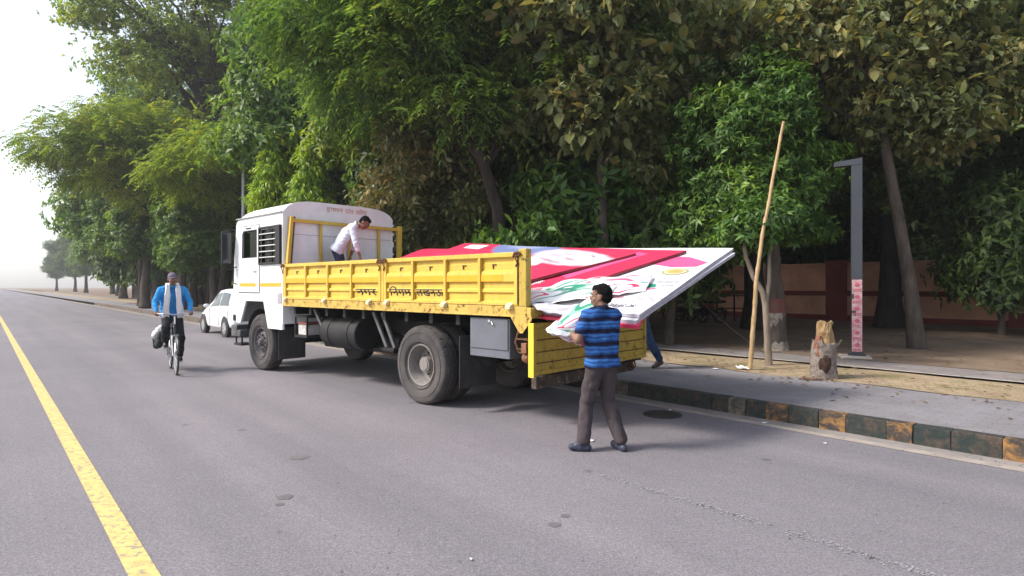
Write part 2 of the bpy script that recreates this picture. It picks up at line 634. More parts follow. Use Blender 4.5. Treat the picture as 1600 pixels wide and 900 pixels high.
# patches of tar on the asphalt
M_TAR = pm('tar', (0.14, 0.13, 0.137), 0.6, 0.2, 10)
for k, (px, py, r_) in enumerate([(446, 777, 0.055), (468, 715, 0.075), (866, 820, 0.04), (437, 788, 0.03), (884, 806, 0.03)]):
    p = W(px, py, 1.65 * 930 / (py - 447))
    vs = []
    for q in range(18):
        a = 6.283 * q / 18
        rr_ = r_ * (1 + 0.35 * noise.noise(Vector((math.cos(a) * 1.5, math.sin(a) * 1.5, k * 3.3))))
        vs.append((p.x + math.cos(a) * rr_ * 1.25, p.y + math.sin(a) * rr_, 0.003))
    where = ['larger dark tar spot in the left foreground of the road', 'small dark tar spot between cyclist and left foreground',
             'dark tar spot in the middle foreground below the truck', 'tiny tar spot beside the larger left foreground one', 'tiny tar spot just above the middle foreground one'][k]
    tag(MB().add(vs, [tuple(range(18))]).build('tar_spot', M_TAR), where, 'tar spot', 'tar spots on the road')
# ================================================================ TREES
M_BARK = pm('dark_bark', (0.042, 0.034, 0.030), 0.95, 0.4, 7, 0.9, 22, stretch=(1, 1, 0.3), spec=0.1)
M_BARKP = pm('pale_bark', (0.23, 0.185, 0.145), 0.9, 0.35, 6, 0.7, 26, stretch=(1, 1, 0.35), spec=0.1)
M_BARKG = pm('grey_bark', (0.085, 0.070, 0.060), 0.9, 0.4, 7, 0.8, 24, stretch=(1, 1, 0.35), spec=0.1)
L_MANGO = leafmat('mango_leaf', [(0.0, (0.026, 0.066, 0.018)), (0.45, (0.070, 0.150, 0.028)), (0.75, (0.165, 0.275, 0.042)), (1.0, (0.32, 0.42, 0.06))], 0.33)  # tips brightened and warmed in place of sun from behind
L_PINN = leafmat('feathery_leaf', [(0.0, (0.035, 0.085, 0.026)), (0.45, (0.095, 0.180, 0.045)), (0.78, (0.21, 0.30, 0.06)), (1.0, (0.40, 0.42, 0.075))], 0.42)
L_TEAK = leafmat('broad_dull_leaf', [(0.0, (0.050, 0.072, 0.030)), (0.42, (0.125, 0.165, 0.062)), (0.70, (0.24, 0.25, 0.095)), (0.90, (0.40, 0.33, 0.13)), (1.0, (0.58, 0.36, 0.10))], 0.40, 0.45, tcol=(1.3, 1.1, 0.5))  # warm bright stops paint backlight into the leaf colour
L_ASH = leafmat('bright_drooping_leaf', [(0.0, (0.063, 0.154, 0.022)), (0.4, (0.210, 0.350, 0.031)), (0.75, (0.448, 0.560, 0.042)), (1.0, (0.600, 0.600, 0.056))], 0.4)
L_DARK = leafmat('dark_evergreen_leaf', [(0.0, (0.030, 0.058, 0.022)), (0.5, (0.080, 0.135, 0.036)), (0.8, (0.17, 0.235, 0.052)), (1.0, (0.33, 0.34, 0.065))], 0.36)  # upper tones warmed to stand in for light through the canopy
L_YEL = leafmat('yellowing_leaf', [(0.0, (0.06, 0.12, 0.025)), (0.35, (0.15, 0.235, 0.036)), (0.65, (0.29, 0.36, 0.045)), (0.85, (0.46, 0.43, 0.055)), (1.0, (0.56, 0.40, 0.07))], 0.45)  # yellow-greens carry painted sunlight, the browner end is turning foliage
L_BROWN = leafmat('dry_brown_leaf', [(0.0, (0.05, 0.07, 0.028)), (0.40, (0.11, 0.13, 0.05)), (0.66, (0.20, 0.18, 0.075)), (0.85, (0.30, 0.22, 0.09)), (1.0, (0.42, 0.27, 0.11))], 0.38, tcol=(1.2, 1.0, 0.5))

def nrm(a):
    return a / np.maximum(np.linalg.norm(a, axis=1, keepdims=True), 1e-9)
def leaf_quads(P, D, UPV, L, Wd, fold=0.12, bend=0.15):
    """one folded diamond for every leaf"""
    D = nrm(D)
    S = nrm(np.cross(D, UPV))
    Nn = np.cross(S, D)
    L = L[:, None]
    Wd = Wd[:, None]
    a = P
    m = P + D * L * 0.45
    l = m + S * Wd * 0.5 + Nn * Wd * fold
    r = m - S * Wd * 0.5 + Nn * Wd * fold
    t = P + D * L - Nn * L * bend
    V = np.stack([a, l, t, r], 1).reshape(-1, 3)
    Fq = np.arange(len(P) * 4).reshape(-1, 4)
    return V, Fq
def rdir(g, n):
    return nrm(g.normal(size=(n, 3)))

def clump_centres(g, lobes, n, shell=0.45):
    """lobes: (cx,cy,cz, rx,ry,rz)"""
    lb = np.array(lobes, float)
    w = lb[:, 3] * lb[:, 4] + lb[:, 3] * lb[:, 5] + lb[:, 4] * lb[:, 5]
    idx = g.choice(len(lb), n, p=w / w.sum())
    d = rdir(g, n)
    d[:, 2] = np.where(d[:, 2] < -0.5, d[:, 2] * 0.5, d[:, 2])
    r = shell + (1 - shell) * g.random(n) ** 0.6
    r = r * (0.82 + 0.3 * g.random(n))
    return lb[idx, :3] + d * r[:, None] * lb[idx, 3:], d

def sprigs(g, lobes, nclump, per, spread, shell=0.45, flat=0.6):
    C, D = clump_centres(g, lobes, nclump, shell)
    k = np.repeat(np.arange(nclump), per)
    off = g.normal(size=(len(k), 3)) * spread
    off[:, 2] *= flat
    P = C[k] + off
    out = nrm(D[k] * 0.7 + nrm(off) * 0.8 + g.normal(size=(len(k), 3)) * 0.35)
    return C, P, out

def leaves_whorl(g, P, out, n=7, L=0.16, w=0.05):
    out = nrm(out + np.array([0, 0, 0.25]))
    N_ = len(P)
    k = np.repeat(np.arange(N_), n)
    ax = out[k]
    rnd = rdir(g, len(k))
    side = nrm(np.cross(ax, rnd))
    D = nrm(ax * g.uniform(0.1, 0.8, len(k))[:, None] + side - np.array([0, 0, 0.28]))
    up = nrm(ax + g.normal(size=(len(k), 3)) * 0.25 + np.array([0, 0, 0.5]))
    s = g.uniform(0.65, 1.2, len(k))
    return leaf_quads(P[k] + ax * g.uniform(-0.05, 0.02, len(k))[:, None], D, up, L * s, w * s, 0.15, 0.18)
def leaves_pinnate(g, P, out, pairs=7, rach=0.42, L=0.11, w=0.04):
    N_ = len(P)
    out = nrm(out * np.array([1, 1, 0.5]) + g.normal(size=out.shape) * 0.2)
    Vs, n = [], 0
    up0 = np.tile(np.array([0, 0, 1.0]), (N_, 1)) + g.normal(size=(N_, 3)) * 0.2
    S = nrm(np.cross(out, up0))
    sc = g.uniform(0.7, 1.25, N_)
    droop = g.uniform(0.35, 1.0, N_)
    for i in range(pairs):
        u = (i + 0.6) / pairs
        base = P + out * (rach * sc * u)[:, None] - np.array([0, 0, 1.0]) * (droop * rach * sc * u * u)[:, None]
        for sgn in (-1, 1):
            D = S * sgn + out * 0.5 - np.array([0, 0, 0.45]) + g.normal(size=(N_, 3)) * 0.15
            V, _ = leaf_quads(base, D, up0, L * sc * (1 - 0.35 * abs(u - 0.5)), w * sc, 0.1, 0.2)
            Vs.append(V)
    V = np.concatenate(Vs)
    return V, np.arange(len(V)).reshape(-1, 4)
def leaves_big(g, P, out, n=4, L=0.34, w=0.22):
    N_ = len(P)
    k = np.repeat(np.arange(N_), n)
    D = nrm(out[k] * 0.5 + rdir(g, len(k)) * 0.8 - np.array([0, 0, 0.35]))
    up = nrm(np.array([0, 0, 1.0]) + g.normal(size=(len(k), 3)) * 0.45)
    s = 0.32 + 1.0 * g.random(len(k)) ** 1.5
    P2 = P[k] + g.normal(size=(len(k), 3)) * 0.05
    D = nrm(D)
    S = nrm(np.cross(D, up))
    Nn = np.cross(S, D)
    Ls, ws = (L * s)[:, None], (w * s)[:, None]
    # two folded halves, rounded outline: 2 quads
    a = P2
    q1 = P2 + D * Ls * 0.3
    q2 = P2 + D * Ls * 0.68 - Nn * Ls * 0.07
    t = P2 + D * Ls - Nn * Ls * 0.22
    V = np.stack([a, q1 + S * ws * .46 + Nn * ws * .10, q2 + S * ws * .42 + Nn * ws * .08, t,
                  q2 - S * ws * .42 + Nn * ws * .08, q1 - S * ws * .46 + Nn * ws * .10], 1).reshape(-1, 3)
    b0 = np.arange(len(k))[:, None] * 6
    Fq = np.concatenate([b0 + np.array([[0, 1, 2, 3]]), b0 + np.array([[0, 3, 4, 5]])], 1).reshape(-1, 4)
    return V, Fq
def leaves_mixed(g, P, out, n=4, L=0.3, w=0.18):
    V1, F1_ = leaves_big(g, P, out, n, L, w)
    sel = g.random(len(P)) < 0.8
    P3 = P[sel] + g.normal(size=(int(sel.sum()), 3)) * 0.12
    V2, F2_ = leaves_whorl(g, P3, out[sel], 6, L * 0.5, w * 0.32)
    return np.concatenate([V1, V2]), np.concatenate([F1_, F2_ + len(V1)])
def leaves_droop(g, P, out, n=6, L=0.2, w=0.045):
    N_ = len(P)
    k = np.repeat(np.arange(N_), n)
    D = nrm(out[k] * 0.55 + rdir(g, len(k)) * 0.4 - np.array([0, 0, 0.75]))
    up = nrm(out[k] + g.normal(size=(len(k), 3)) * 0.4)
    s = g.uniform(0.6, 1.2, len(k))
    return leaf_quads(P[k] + g.normal(size=(len(k), 3)) * 0.05, D, up, L * s, w * s, 0.15, 0.12)

def limb(mb, g, a, b, r0, r1, seg=7, n=6, wig=0.08, sag=0.0):
    a, b = np.array(a, float), np.array(b, float)
    L = np.linalg.norm(b - a)
    pts, rr_ = [], []
    off = np.zeros(3)
    for i in range(n + 1):
        u = i / n
        if 0 < i < n:
            off = off + g.normal(size=3) * wig * L / n
        p = a + (b - a) * u + off * math.sin(math.pi * u) + np.array([0, 0, sag * L * math.sin(math.pi * u)])
        pts.append(tuple(p))
        rr_.append(r0 + (r1 - r0) * u)
    mb.tube(pts, rr_, seg)
    return pts
def skeleton(g, path, radii, C, nl=14, fork=0.45, r_l=None, seg=10, flare=1.5, twigs=40):
    """trunk along path, limbs out to the leaf clumps"""
    mb = MB()
    P = [tuple(p) for p in path]
    rad_ = list(radii)
    rad_[0] *= flare
    fine_p, fine_r = [], []
    for i in range(len(P) - 1):
        for u in (0, 0.33, 0.66):
            q = np.array(P[i]) * (1 - u) + np.array(P[i + 1]) * u
            e = (1 - u)
            fine_p.append(tuple(q + g.normal(size=3) * radii[i] * 0.08))
            fine_r.append(rad_[i] * e + rad_[i + 1] * u if i else radii[0] + (rad_[0] - radii[0]) * (1 - u) ** 3 * 1.0 + (rad_[1] - radii[0]) * u)
    fine_p.append(P[-1])
    fine_r.append(rad_[-1])
    mb.tube(fine_p, fine_r, seg)
    base = np.array(fine_p)
    tips = C[g.choice(len(C), min(nl, len(C)), replace=False)]
    ends = []
    for c in tips:
        z = base[:, 2]
        lo = z[0] + fork * (z[-1] - z[0])
        cand = np.where(z >= lo)[0]
        j = g.choice(cand)
        r = min(fine_r[j] * 0.62, r_l or 9)
        ends.append(limb(mb, g, fine_p[j], c, r, 0.012, 6, 7, 0.16, 0.06))
    for c in C[g.choice(len(C), min(twigs, len(C)), replace=False)]:
        e = ends[g.integers(len(ends))]
        best = min((np.linalg.norm(np.array(q) - c), q) for e in ends for q in e[2:])
        limb(mb, g, best[1], c, 0.018, 0.006, 4, 3, 0.15)
    return mb

KINDS = {}
def make_kind(key, seed, lobes, nclump, per, spread, leaf, path, radii, bark, shell=0.45, flat=0.6, nl=14, fork=0.45, twigs=40, r_l=None, flare=1.5, seg=10, **kw):
    g = np.random.default_rng(seed)
    C, P, out = sprigs(g, lobes, nclump, per, spread, shell, flat)
    V, Fq = leaf(g, P, out, **kw)
    crown = raw_mesh('crown', V, Fq, L_DARK)
    tm = skeleton(g, path, radii, C, nl, fork, r_l, seg, flare, twigs).mesh('trunk', True, 60)
    tm.materials.append(bark)
    KINDS[key] = (crown, tm)
def tree(key, name, label, cat, loc, rz=0.0, s=1.0, sz=None, mat=None, bark=None, group=None):
    e = empty(name, loc, rz, label, cat, group)
    cm, tm = KINDS[key]
    t = link('trunk', tm, e)
    c = link('crown', cm, e)
    for o, m in ((t, bark), (c, mat)):
        if m:
            o.material_slots[0].link = 'OBJECT'
            o.material_slots[0].material = m
    e.scale = (s, s, sz or s)
    return e

# --- kinds (each in its own metres, base of the trunk at 0,0,0)
make_kind('mango', 11, [(-0.85, 0, 3.3, 1.3, 1.1, 1.2), (0.2, 0.15, 3.7, 1.05, 0.9, 1.05), (-1.25, -0.1, 4.5, 0.95, 0.9, 0.9), (-0.3, 0, 5.1, 0.8, 0.8, 0.9), (0.4, 0.15, 2.7, 0.65, 0.7, 0.55), (-1.4, 0, 2.5, 0.8, 0.8, 0.6), (-0.2, 0, 6.0, 0.36, 0.35, 0.5)],
          420, 26, 0.18, leaves_whorl, [(0, 0, 0), (-0.02, 0, 1.2), (-0.1, 0, 2.4), (-0.1, 0, 4.2), (0, 0, 5.6)], [0.19, 0.165, 0.13, 0.08, 0.03], M_BARKG, fork=0.35, n=7, L=0.165, w=0.052, flare=1.35)
make_kind('feather', 12, [(-1.3, 0, 7.4, 2.0, 1.8, 1.6), (0.6, 0.2, 8.2, 2.2, 1.8, 1.7), (-3.0, 0, 6.6, 1.6, 1.5, 1.3), (-2.6, 0.2, 8.8, 1.9, 1.6, 1.5), (0.9, 0, 6.2, 1.3, 1.2, 0.9), (-4.6, 0, 7.8, 1.6, 1.4, 1.4), (2.2, 0.2, 7.2, 1.3, 1.2, 1.1), (-1.0, -0.4, 5.5, 1.2, 1.0, 0.8)],
          400, 15, 0.30, leaves_pinnate, [(0, 0, 0), (-0.05, 0, 1.6), (-0.3, 0, 3.2), (-0.75, 0, 4.6), (-1.25, 0, 6.2), (-1.4, 0, 8.0)], [0.2, 0.165, 0.15, 0.13, 0.10, 0.05], M_BARK, fork=0.5, nl=20, pairs=6, rach=0.5, L=0.17, w=0.06, flare=1.3)
make_kind('teak', 13, [(-0.3, 0, 5.4, 1.5, 1.3, 1.3), (0.9, 0, 6.6, 1.5, 1.3, 1.2), (-1.0, 0, 7.4, 1.6, 1.3, 1.3), (0.9, 0, 4.6, 0.9, 0.9, 1.0), (0.3, 0, 8.6, 1.8, 1.5, 1.1)],
          200, 17, 0.28, leaves_mixed, [(0, 0, 0), (0.05, 0, 2.0), (0.0, 0, 4.0), (-0.1, 0, 6.0), (0.1, 0, 8.4)], [0.15, 0.13, 0.11, 0.08, 0.04], M_BARKG, fork=0.4, nl=16, shell=0.5, n=3, L=0.32, w=0.19)
make_kind('ashoka', 14, [(0, 0, 1.6, 0.95, 0.95, 1.2), (0, 0, 3.0, 0.85, 0.85, 1.1), (0, 0, 4.3, 0.62, 0.62, 1.0), (0, 0, 5.3, 0.38, 0.38, 0.8), (0, 0, 6.1, 0.16, 0.16, 0.5)],
          300, 17, 0.14, leaves_droop, [(0, 0, 0), (0, 0, 2), (0, 0, 4), (0.02, 0, 6.2)], [0.11, 0.09, 0.06, 0.02], M_BARKG, shell=0.7, fork=0.15, n=7, L=0.23, w=0.05)
make_kind('broad', 15, [(-1.8, 0, 9.0, 2.8, 2.6, 2.4), (2.0, 0.4, 9.6, 2.8, 2.6, 2.4), (0, -0.8, 12.2, 3.0, 2.7, 2.6), (0.2, 1.0, 7.2, 3.0, 2.6, 1.8), (-3.2, 0, 6.6, 2.0, 2.0, 1.6), (3.4, 0, 7.0, 2.0, 2.0, 1.7), (-2.4, 0.5, 14.2, 2.2, 2.0, 1.9), (2.2, 0, 14.4, 2.3, 2.0, 2.0), (0, 0, 5.0, 2.3, 2.0, 1.3)],
          620, 26, 0.42, leaves_whorl, [(0, 0, 0), (0.1, 0, 3.0), (-0.1, 0, 6.0), (0.1, 0, 10.0), (0, 0, 13.6)], [0.34, 0.28, 0.24, 0.14, 0.04], M_BARK, fork=0.35, nl=22, n=7, L=0.25, w=0.10, twigs=20)
make_kind('shrub', 16, [(-0.4, 0, 1.2, 0.9, 0.8, 0.9), (0.5, 0.1, 1.4, 0.9, 0.8, 1.0), (0, 0, 2.3, 0.8, 0.7, 0.8)],
          130, 22, 0.2, leaves_whorl, [(0, 0, 0), (0.02, 0, 0.8), (0, 0, 2.2)], [0.06, 0.05, 0.02], M_BARKG, fork=0.05, n=6, L=0.2, w=0.075)
make_kind('bush', 17, [(-0.3, 0, 0.75, 0.55, 0.5, 0.55), (0.4, 0.1, 0.8, 0.55, 0.5, 0.55), (0, 0, 1.25, 0.5, 0.5, 0.45)],
          70, 12, 0.14, leaves_big, [(0, 0, 0), (0.02, 0, 0.5), (0, 0, 1.2)], [0.035, 0.03, 0.012], M_BARKG, fork=0.05, n=5, L=0.2, w=0.1)
make_kind('open', 18, [(-3.2, 0, 11.5, 2.4, 2.0, 1.5), (-1.0, 0, 13.4, 2.6, 2.2, 1.7), (2.2, 0, 12.6, 2.6, 2.2, 1.8), (3.8, 0, 10.4, 2.2, 2.0, 1.6), (-4.6, 0, 14.0, 2.0, 1.8, 1.4), (0.6, 0, 15.8, 2.6, 2.0, 1.5), (0.6, 0, 9.4, 2.6, 2.0, 1.4), (-2.6, 0, 16.4, 2.0, 1.6, 1.2)],
          420, 24, 0.38, leaves_whorl, [(0, 0, 0), (0, 0, 3.5), (0.1, 0, 7.0), (-0.6, 0, 9.6), (-1.4, 0, 12.0), (-1.2, 0, 14.5)], [0.46, 0.4, 0.36, 0.30, 0.2, 0.08], M_BARK, fork=0.42, nl=18, shell=0.35, n=6, L=0.2, w=0.085, r_l=0.16, twigs=60)
make_kind('brown', 19, [(-0.5, 0, 3.4, 0.8, 0.8, 0.8), (0.5, 0, 4.1, 0.8, 0.8, 0.8), (0.0, 0, 2.7, 0.7, 0.7, 0.6), (-0.2, 0, 4.9, 0.7, 0.6, 0.6)],
          150, 14, 0.2, leaves_big, [(0, 0, 0), (0.08, 0, 1.5), (-0.05, 0, 3.0), (0, 0, 4.8)], [0.06, 0.05, 0.04, 0.02], M_BARKP, fork=0.4, n=4, L=0.16, w=0.08)

def at(px, depth, z=0.2):
    return Vector(((px - 800) / 930 * depth, depth, z))
GROW = 'trees behind the pavement'
# front row
tree('mango', 'mango_tree', 'dense bushy green tree behind the leaning bamboo pole, trunk banded red and white', 'tree', (5.86, 13.2, 0.2), 0.15, 1.05, 1.05, L_MANGO, None, GROW)
tree('feather', 'feathery_tree', 'tall drooping green tree with dark curved trunk behind the banners', 'tree', (-0.05, 14.2, 0.2), 0.0, 1.0, 1.03, L_PINN, None, GROW)
tree('teak', 'teak_tree', 'broad leaved dull green tree with sparse large leaves right of the curved trunk', 'tree', (2.1, 13.9, 0.2), 0.6, 1.0, 0.98, L_TEAK, None, GROW)
tree('ashoka', 'conical_tree', 'bright yellow-green conical tree above the truck cab, left of its pair', 'tree', at(428, 21.5), 0.3, 1.0, 1.05, L_ASH, None, GROW)
tree('ashoka', 'conical_tree', 'bright green conical tree above the truck cab, right of its pair', 'tree', at(487, 21.0), 2.0, 1.02, 1.0, L_ASH, None, GROW)
tree('brown', 'brown_tree', 'small tree with dry brown leaves right of the truck cab', 'tree', at(652, 15.5), 0.4, 1.12, 1.1, L_BROWN, None, GROW)
tree('brown', 'brown_tree', 'slim pale-stemmed tree with dull leaves behind the front banner', 'tree', at(712, 16.0), 2.4, 1.0, 1.1, L_TEAK, None, GROW)
tree('bush', 'leafy_bush', 'bright green leafy bush beside the curved trunk, above the banners', 'bush', at(823, 13.2, 0.7), 0.4, 1.05, 1.5, L_MANGO, None, 'bushes behind the truck')
tree('bush', 'leafy_bush', 'small leafy bush left of the curved trunk, above the banners', 'bush', at(752, 13.4, 0.6), 1.9, 0.8, 1.35, L_MANGO, None, 'bushes behind the truck')
tree('shrub', 'dark_shrub', 'dark green shrub behind the banners, left of the bushy tree', 'shrub', at(925, 15.0), 0.2, 1.7, 1.6, L_MANGO, None, 'dark shrubs behind the truck')
tree('shrub', 'dark_shrub', 'tall dark green shrub between curved trunk and bushy tree', 'shrub', at(868, 16.4), 1.2, 1.6, 2.1, L_DARK, None, 'dark shrubs behind the truck')
tree('shrub', 'dark_shrub', 'dark green shrub touching the left side of the bushy tree', 'shrub', at(1005, 15.6), 2.2, 1.55, 1.75, L_DARK, None, 'dark shrubs behind the truck')

tree('mango', 'understory_tree', 'dense low green tree behind the banners, right of the curved trunk', 'tree', at(905, 18.2), 0.8, 1.25, 1.25, L_PINN, None, GROW)
tree('mango', 'understory_tree', 'dense low green tree left of the curved trunk', 'tree', at(640, 19.5), 2.5, 1.2, 1.25, L_PINN, None, GROW)
tree('feather', 'hanging_tree', 'drooping feathery tree high above the truck cab', 'tree', at(640, 17.5), 2.6, 0.95, 1.05, L_PINN, None, GROW)
# right-hand side: leaning trunk and dull broad leaves above the lamp post
g_ = np.random.default_rng(77)
lean = MB()
lean.tube([(0, 0, 0), (-0.12, 0, 1.2), (-0.42, 0, 3.0), (-0.72, 0, 4.6), (-0.85, 0, 6.0), (-1.1, 0, 7.6)], [0.2, 0.15, 0.125, 0.11, 0.09, 0.05], 10)
Cc, Pp, Oo = sprigs(g_, [(-0.6, -0.3, 5.4, 1.0, 0.8, 0.8), (0.4, -0.3, 5.0, 1.0, 0.8, 0.9), (-1.0, 0, 6.3, 1.5, 1.3, 0.9), (-2.4, 0, 7.0, 1.5, 1.3, 1.0), (0.3, 0, 7.2, 1.6, 1.3, 1.1), (-1.0, 0, 8.3, 1.9, 1.5, 1.0), (1.6, 0, 6.2, 1.3, 1.2, 1.0), (-4.0, 0, 7.6, 1.4, 1.2, 0.9)], 300, 18, 0.28, 0.45)
for c in Cc[:18]:
    limb(lean, g_, (-0.75 + 0.1 * g_.normal(), 0, 4.8 + 1.4 * g_.random()), c, 0.05, 0.012, 6, 6, 0.14, 0.05)
V, Fq = leaves_mixed(g_, Pp, Oo, 2, 0.26, 0.14)
KINDS['leaning'] = (raw_mesh('crown', V, Fq, L_TEAK), lean.mesh('trunk', True, 60))
KINDS['leaning'][1].materials.append(M_BARKG)
tree('leaning', 'leaning_tree', 'tree with brown trunk leaning left beyond the lamp post, broad dull leaves', 'tree', (9.25, 13.6, 0.2), 0.0, 1.0, 1.0, L_TEAK, None, GROW)

# slim stems on the verge under the bushy tree
def stem(name, label, pts, r0, r1, mat):
    mb = MB()
    mb.tube(pts, [r0 + (r1 - r0) * i / (len(pts) - 1) for i in range(len(pts))], 10, wob=0.06, rng=random.Random(4))
    return mb
sap = empty('sapling', (4.72, 10.95, 0.2), 0, 'slender pale forked sapling stem between bamboo pole and banded trunk', 'sapling', GROW)
mb = MB()
mb.tube([(0, 0, 0), (-0.02, 0, 0.5), (-0.05, 0.02, 1.1), (-0.10, 0.03, 1.35), (-0.26, 0.05, 1.62), (-0.38, 0.1, 2.0), (-0.42, 0.15, 2.5)], [0.075, 0.062, 0.055, 0.052, 0.046, 0.038, 0.02], 10)
mb.tube([(-0.05, 0.02, 1.08), (0.03, 0.05, 1.5), (0.06, 0.1, 2.1), (0.1, 0.2, 2.7)], [0.045, 0.036, 0.03, 0.015], 8)
mb.build('stem', M_BARKP, sap, True, ang=60)
gg = np.random.default_rng(5)
Cs, Ps, Os = sprigs(gg, [(-0.4, 0.12, 2.45, 0.55, 0.5, 0.4), (0.1, 0.2, 2.8, 0.5, 0.5, 0.4)], 40, 14, 0.13)
V, Fq = leaves_whorl(gg, Ps, Os, 6, 0.17, 0.06)
link('crown', raw_mesh('crown', V, Fq, L_MANGO), sap)
pt = empty('young_tree', (3.82, 14.5, 0.2), 0, 'short bare brown trunk behind the tip of the white banner', 'tree', GROW)
mb = MB()
mb.tube([(0, 0, 0), (0.03, 0, 0.6), (0.1, 0, 1.2), (0.14, 0, 1.9), (0.12, 0, 3.2)], [0.15, 0.11, 0.105, 0.1, 0.06], 12)
mb.build('trunk', M_BARKG, pt, True, ang=60)
Cs, Ps, Os = sprigs(gg, [(0.1, 0, 3.3, 0.8, 0.8, 0.7), (-0.3, 0, 4.0, 0.8, 0.8, 0.7)], 60, 14, 0.18)
V, Fq = leaves_whorl(gg, Ps, Os, 6, 0.18, 0.065)
link('crown', raw_mesh('crown', V, Fq, L_DARK), pt)
# paint on the banded trunk
for o in bpy.data.objects:
    if o.name == 'mango_tree':
        for nm, z0, z1, c in (('red_paint_band', 0.82, 1.12, (0.16, 0.045, 0.035)), ('white_paint_band', 0.02, 0.82, (0.30, 0.26, 0.22))):
            r_ = lambda z: 0.201 + 0.085 * max(0, 1 - z / 0.4) ** 2.2 - 0.012 * z
            zs = [z0 + (z1 - z0) * i / 6 for i in range(7)]
            mb = MB()
            mb.tube([(-0.017 * z, 0, z) for z in zs], [r_(z) for z in zs], 20, cap=False, wob=0.015, rng=random.Random(2))
            mb.build(nm, pm(nm, c, 0.9, 0.3, 5, 0.5, 30, dirt=(0.10, 0.085, 0.07), dscale=6, dlo=0.45, dhi=0.6, damt=0.85), o, True, ang=60)

# left: the huge old tree with buttressed trunk, far down the road
big_t = empty('banyan_tree', R(57.0, 13.8, 0.2), 0.4, 'huge old tree with thick fluted trunk behind the white car', 'tree', GROW)
mb = MB()
gt = np.random.default_rng(21)
zz = [0, 0.4, 1.0, 2.0, 3.6, 5.2, 7.0]
mb.tube([(0.08 * math.sin(z), 0, z) for z in zz], [1.35, 1.1, 0.95, 0.85, 0.8, 0.85, 0.6], 18, wob=0.1, rng=random.Random(5))
for k in range(11):
    a = k * 0.57
    mb.tube([(1.25 * math.cos(a), 1.25 * math.sin(a), 0), (0.95 * math.cos(a), 0.95 * math.sin(a), 1.0), (0.82 * math.cos(a + .1), 0.82 * math.sin(a + .1), 3.0), (0.7 * math.cos(a + .2), 0.7 * math.sin(a + .2), 5.2)], [0.3, 0.22, 0.17, 0.1], 8)
lob = [(-4.5, 0, 9, 4.2, 4, 3), (4.5, 0, 9, 4.2, 4, 3), (0, -2, 11, 4.5, 4, 3.2), (-7.5, 0, 7.2, 3.4, 3.2, 2.6), (7.5, 0, 7.2, 3.4, 3.2, 2.6), (0, 2, 7, 4, 3.5, 2.4), (-3, 0, 14, 4, 3.5, 3), (3.5, 0, 14.5, 4, 3.5, 3), (-1, -3.5, 6.5, 3.5, 2.5, 2.2)]
Cc, Pp, Oo = sprigs(gt, lob, 620, 16, 0.62)
keep_ = np.abs(Pp[:, 0]) < 10.2
Pp, Oo = Pp[keep_], Oo[keep_]
for c in Cc[:24]:
    limb(mb, gt, (0.3 * gt.normal(), 0.3 * gt.normal(), 4.6 + 1.6 * gt.random()), c, 0.32, 0.04, 8, 7, 0.12, 0.08)
trk = mb.build('trunk', pm('fluted_bark', (0.13, 0.085, 0.07), 0.95, 0.4, 2, 0.9, 6, stretch=(1, 1, 0.25), spec=0.1), big_t, True, ang=60)
V, Fq = leaves_whorl(gt, Pp, Oo, 7, 0.55, 0.2)
KINDS['banyan'] = (raw_mesh('crown', V, Fq, L_PINN), trk.data)
link('crown', KINDS['banyan'][0], big_t)
for k, (y0, y1) in enumerate((((-1.2, -0.9, 5.5), (-1.6, -4.5, 1.2)), ((0.2, -1.2, 5.8), (-0.2, -2.2, 0.2)))):
    mb = MB()
    a, b = Vector(y0), Vector(y1)
    mb.tube([a, a.lerp(b, 0.4) - Vector((0, 0, 0.5)), a.lerp(b, 0.8) - Vector((0, 0, 0.3)), b], 0.05, 6)
    mb.build('hanging_root', M_BARKP, big_t, True)

tree('open', 'old_roadside_tree', 'tall open tree with dark curved branches against the white sky, upper left', 'tree', R(44, 12.4, 0.2), 0.4, 1.45, 1.38, L_YEL, None, GROW)
for k, (t_, o_, rz, s_, sz_, m_, l_) in enumerate([
        (43, 11.4, 1.0, 1.3, 1.25, L_YEL, 'sunlit-coloured yellowing feathery tree left of the truck cab, over the white car'),
        (36.5, 12.9, 3.0, 1.2, 1.2, L_PINN, 'green feathery tree right above the truck cab roof'),
        (30, 15.0, 2.2, 1.1, 1.15, L_YEL, 'sunlit-coloured yellowing feathery tree right of the conical pair')]):
    tree('feather', 'yellowing_tree', l_, 'tree', R(t_, o_, 0.2), rz, s_, sz_, m_, None, GROW)
for k, (t_, o_, rz, s_, m_, l_) in enumerate([
        (33.0, 14.4, 1.0, 1.45, L_PINN, 'low bushy tree behind the truck cab roof'),
        (40.0, 13.6, 2.2, 1.7, L_PINN, 'low bushy tree behind the truck cab door'),
        (46.5, 12.9, 0.4, 1.75, L_PINN, 'low bushy tree behind the white car'),
        (64, 12.2, 2.9, 1.8, L_PINN, 'low bushy tree over the pavement behind the cyclist'),
        (71, 12.4, 1.5, 1.9, L_PINN, 'low bushy tree over the pavement left of the cyclist'),
        (80, 12.0, 0.7, 2.0, L_PINN, 'low bushy tree farthest down the pavement')]):
    tree('mango', 'roadside_tree', l_, 'tree', R(t_, o_, 0.2), rz, s_, s_ * 0.95, m_, None, GROW)
for px_, d_, rz, s_, m_, l_ in [(272, 37, 0.6, 1.25, L_YEL, 'bright yellow-green feathery tree above the cyclist'), (222, 43, 2.0, 1.4, L_YEL, 'yellow-green feathery tree at the left edge of the wood'), (345, 31, 4.0, 1.0, L_YEL, 'yellow-green feathery tree above the white car')]:
    tree('feather', 'yellowing_tree', l_, 'tree', at(px_, d_), rz, s_, s_ * 0.98, m_, None, GROW)
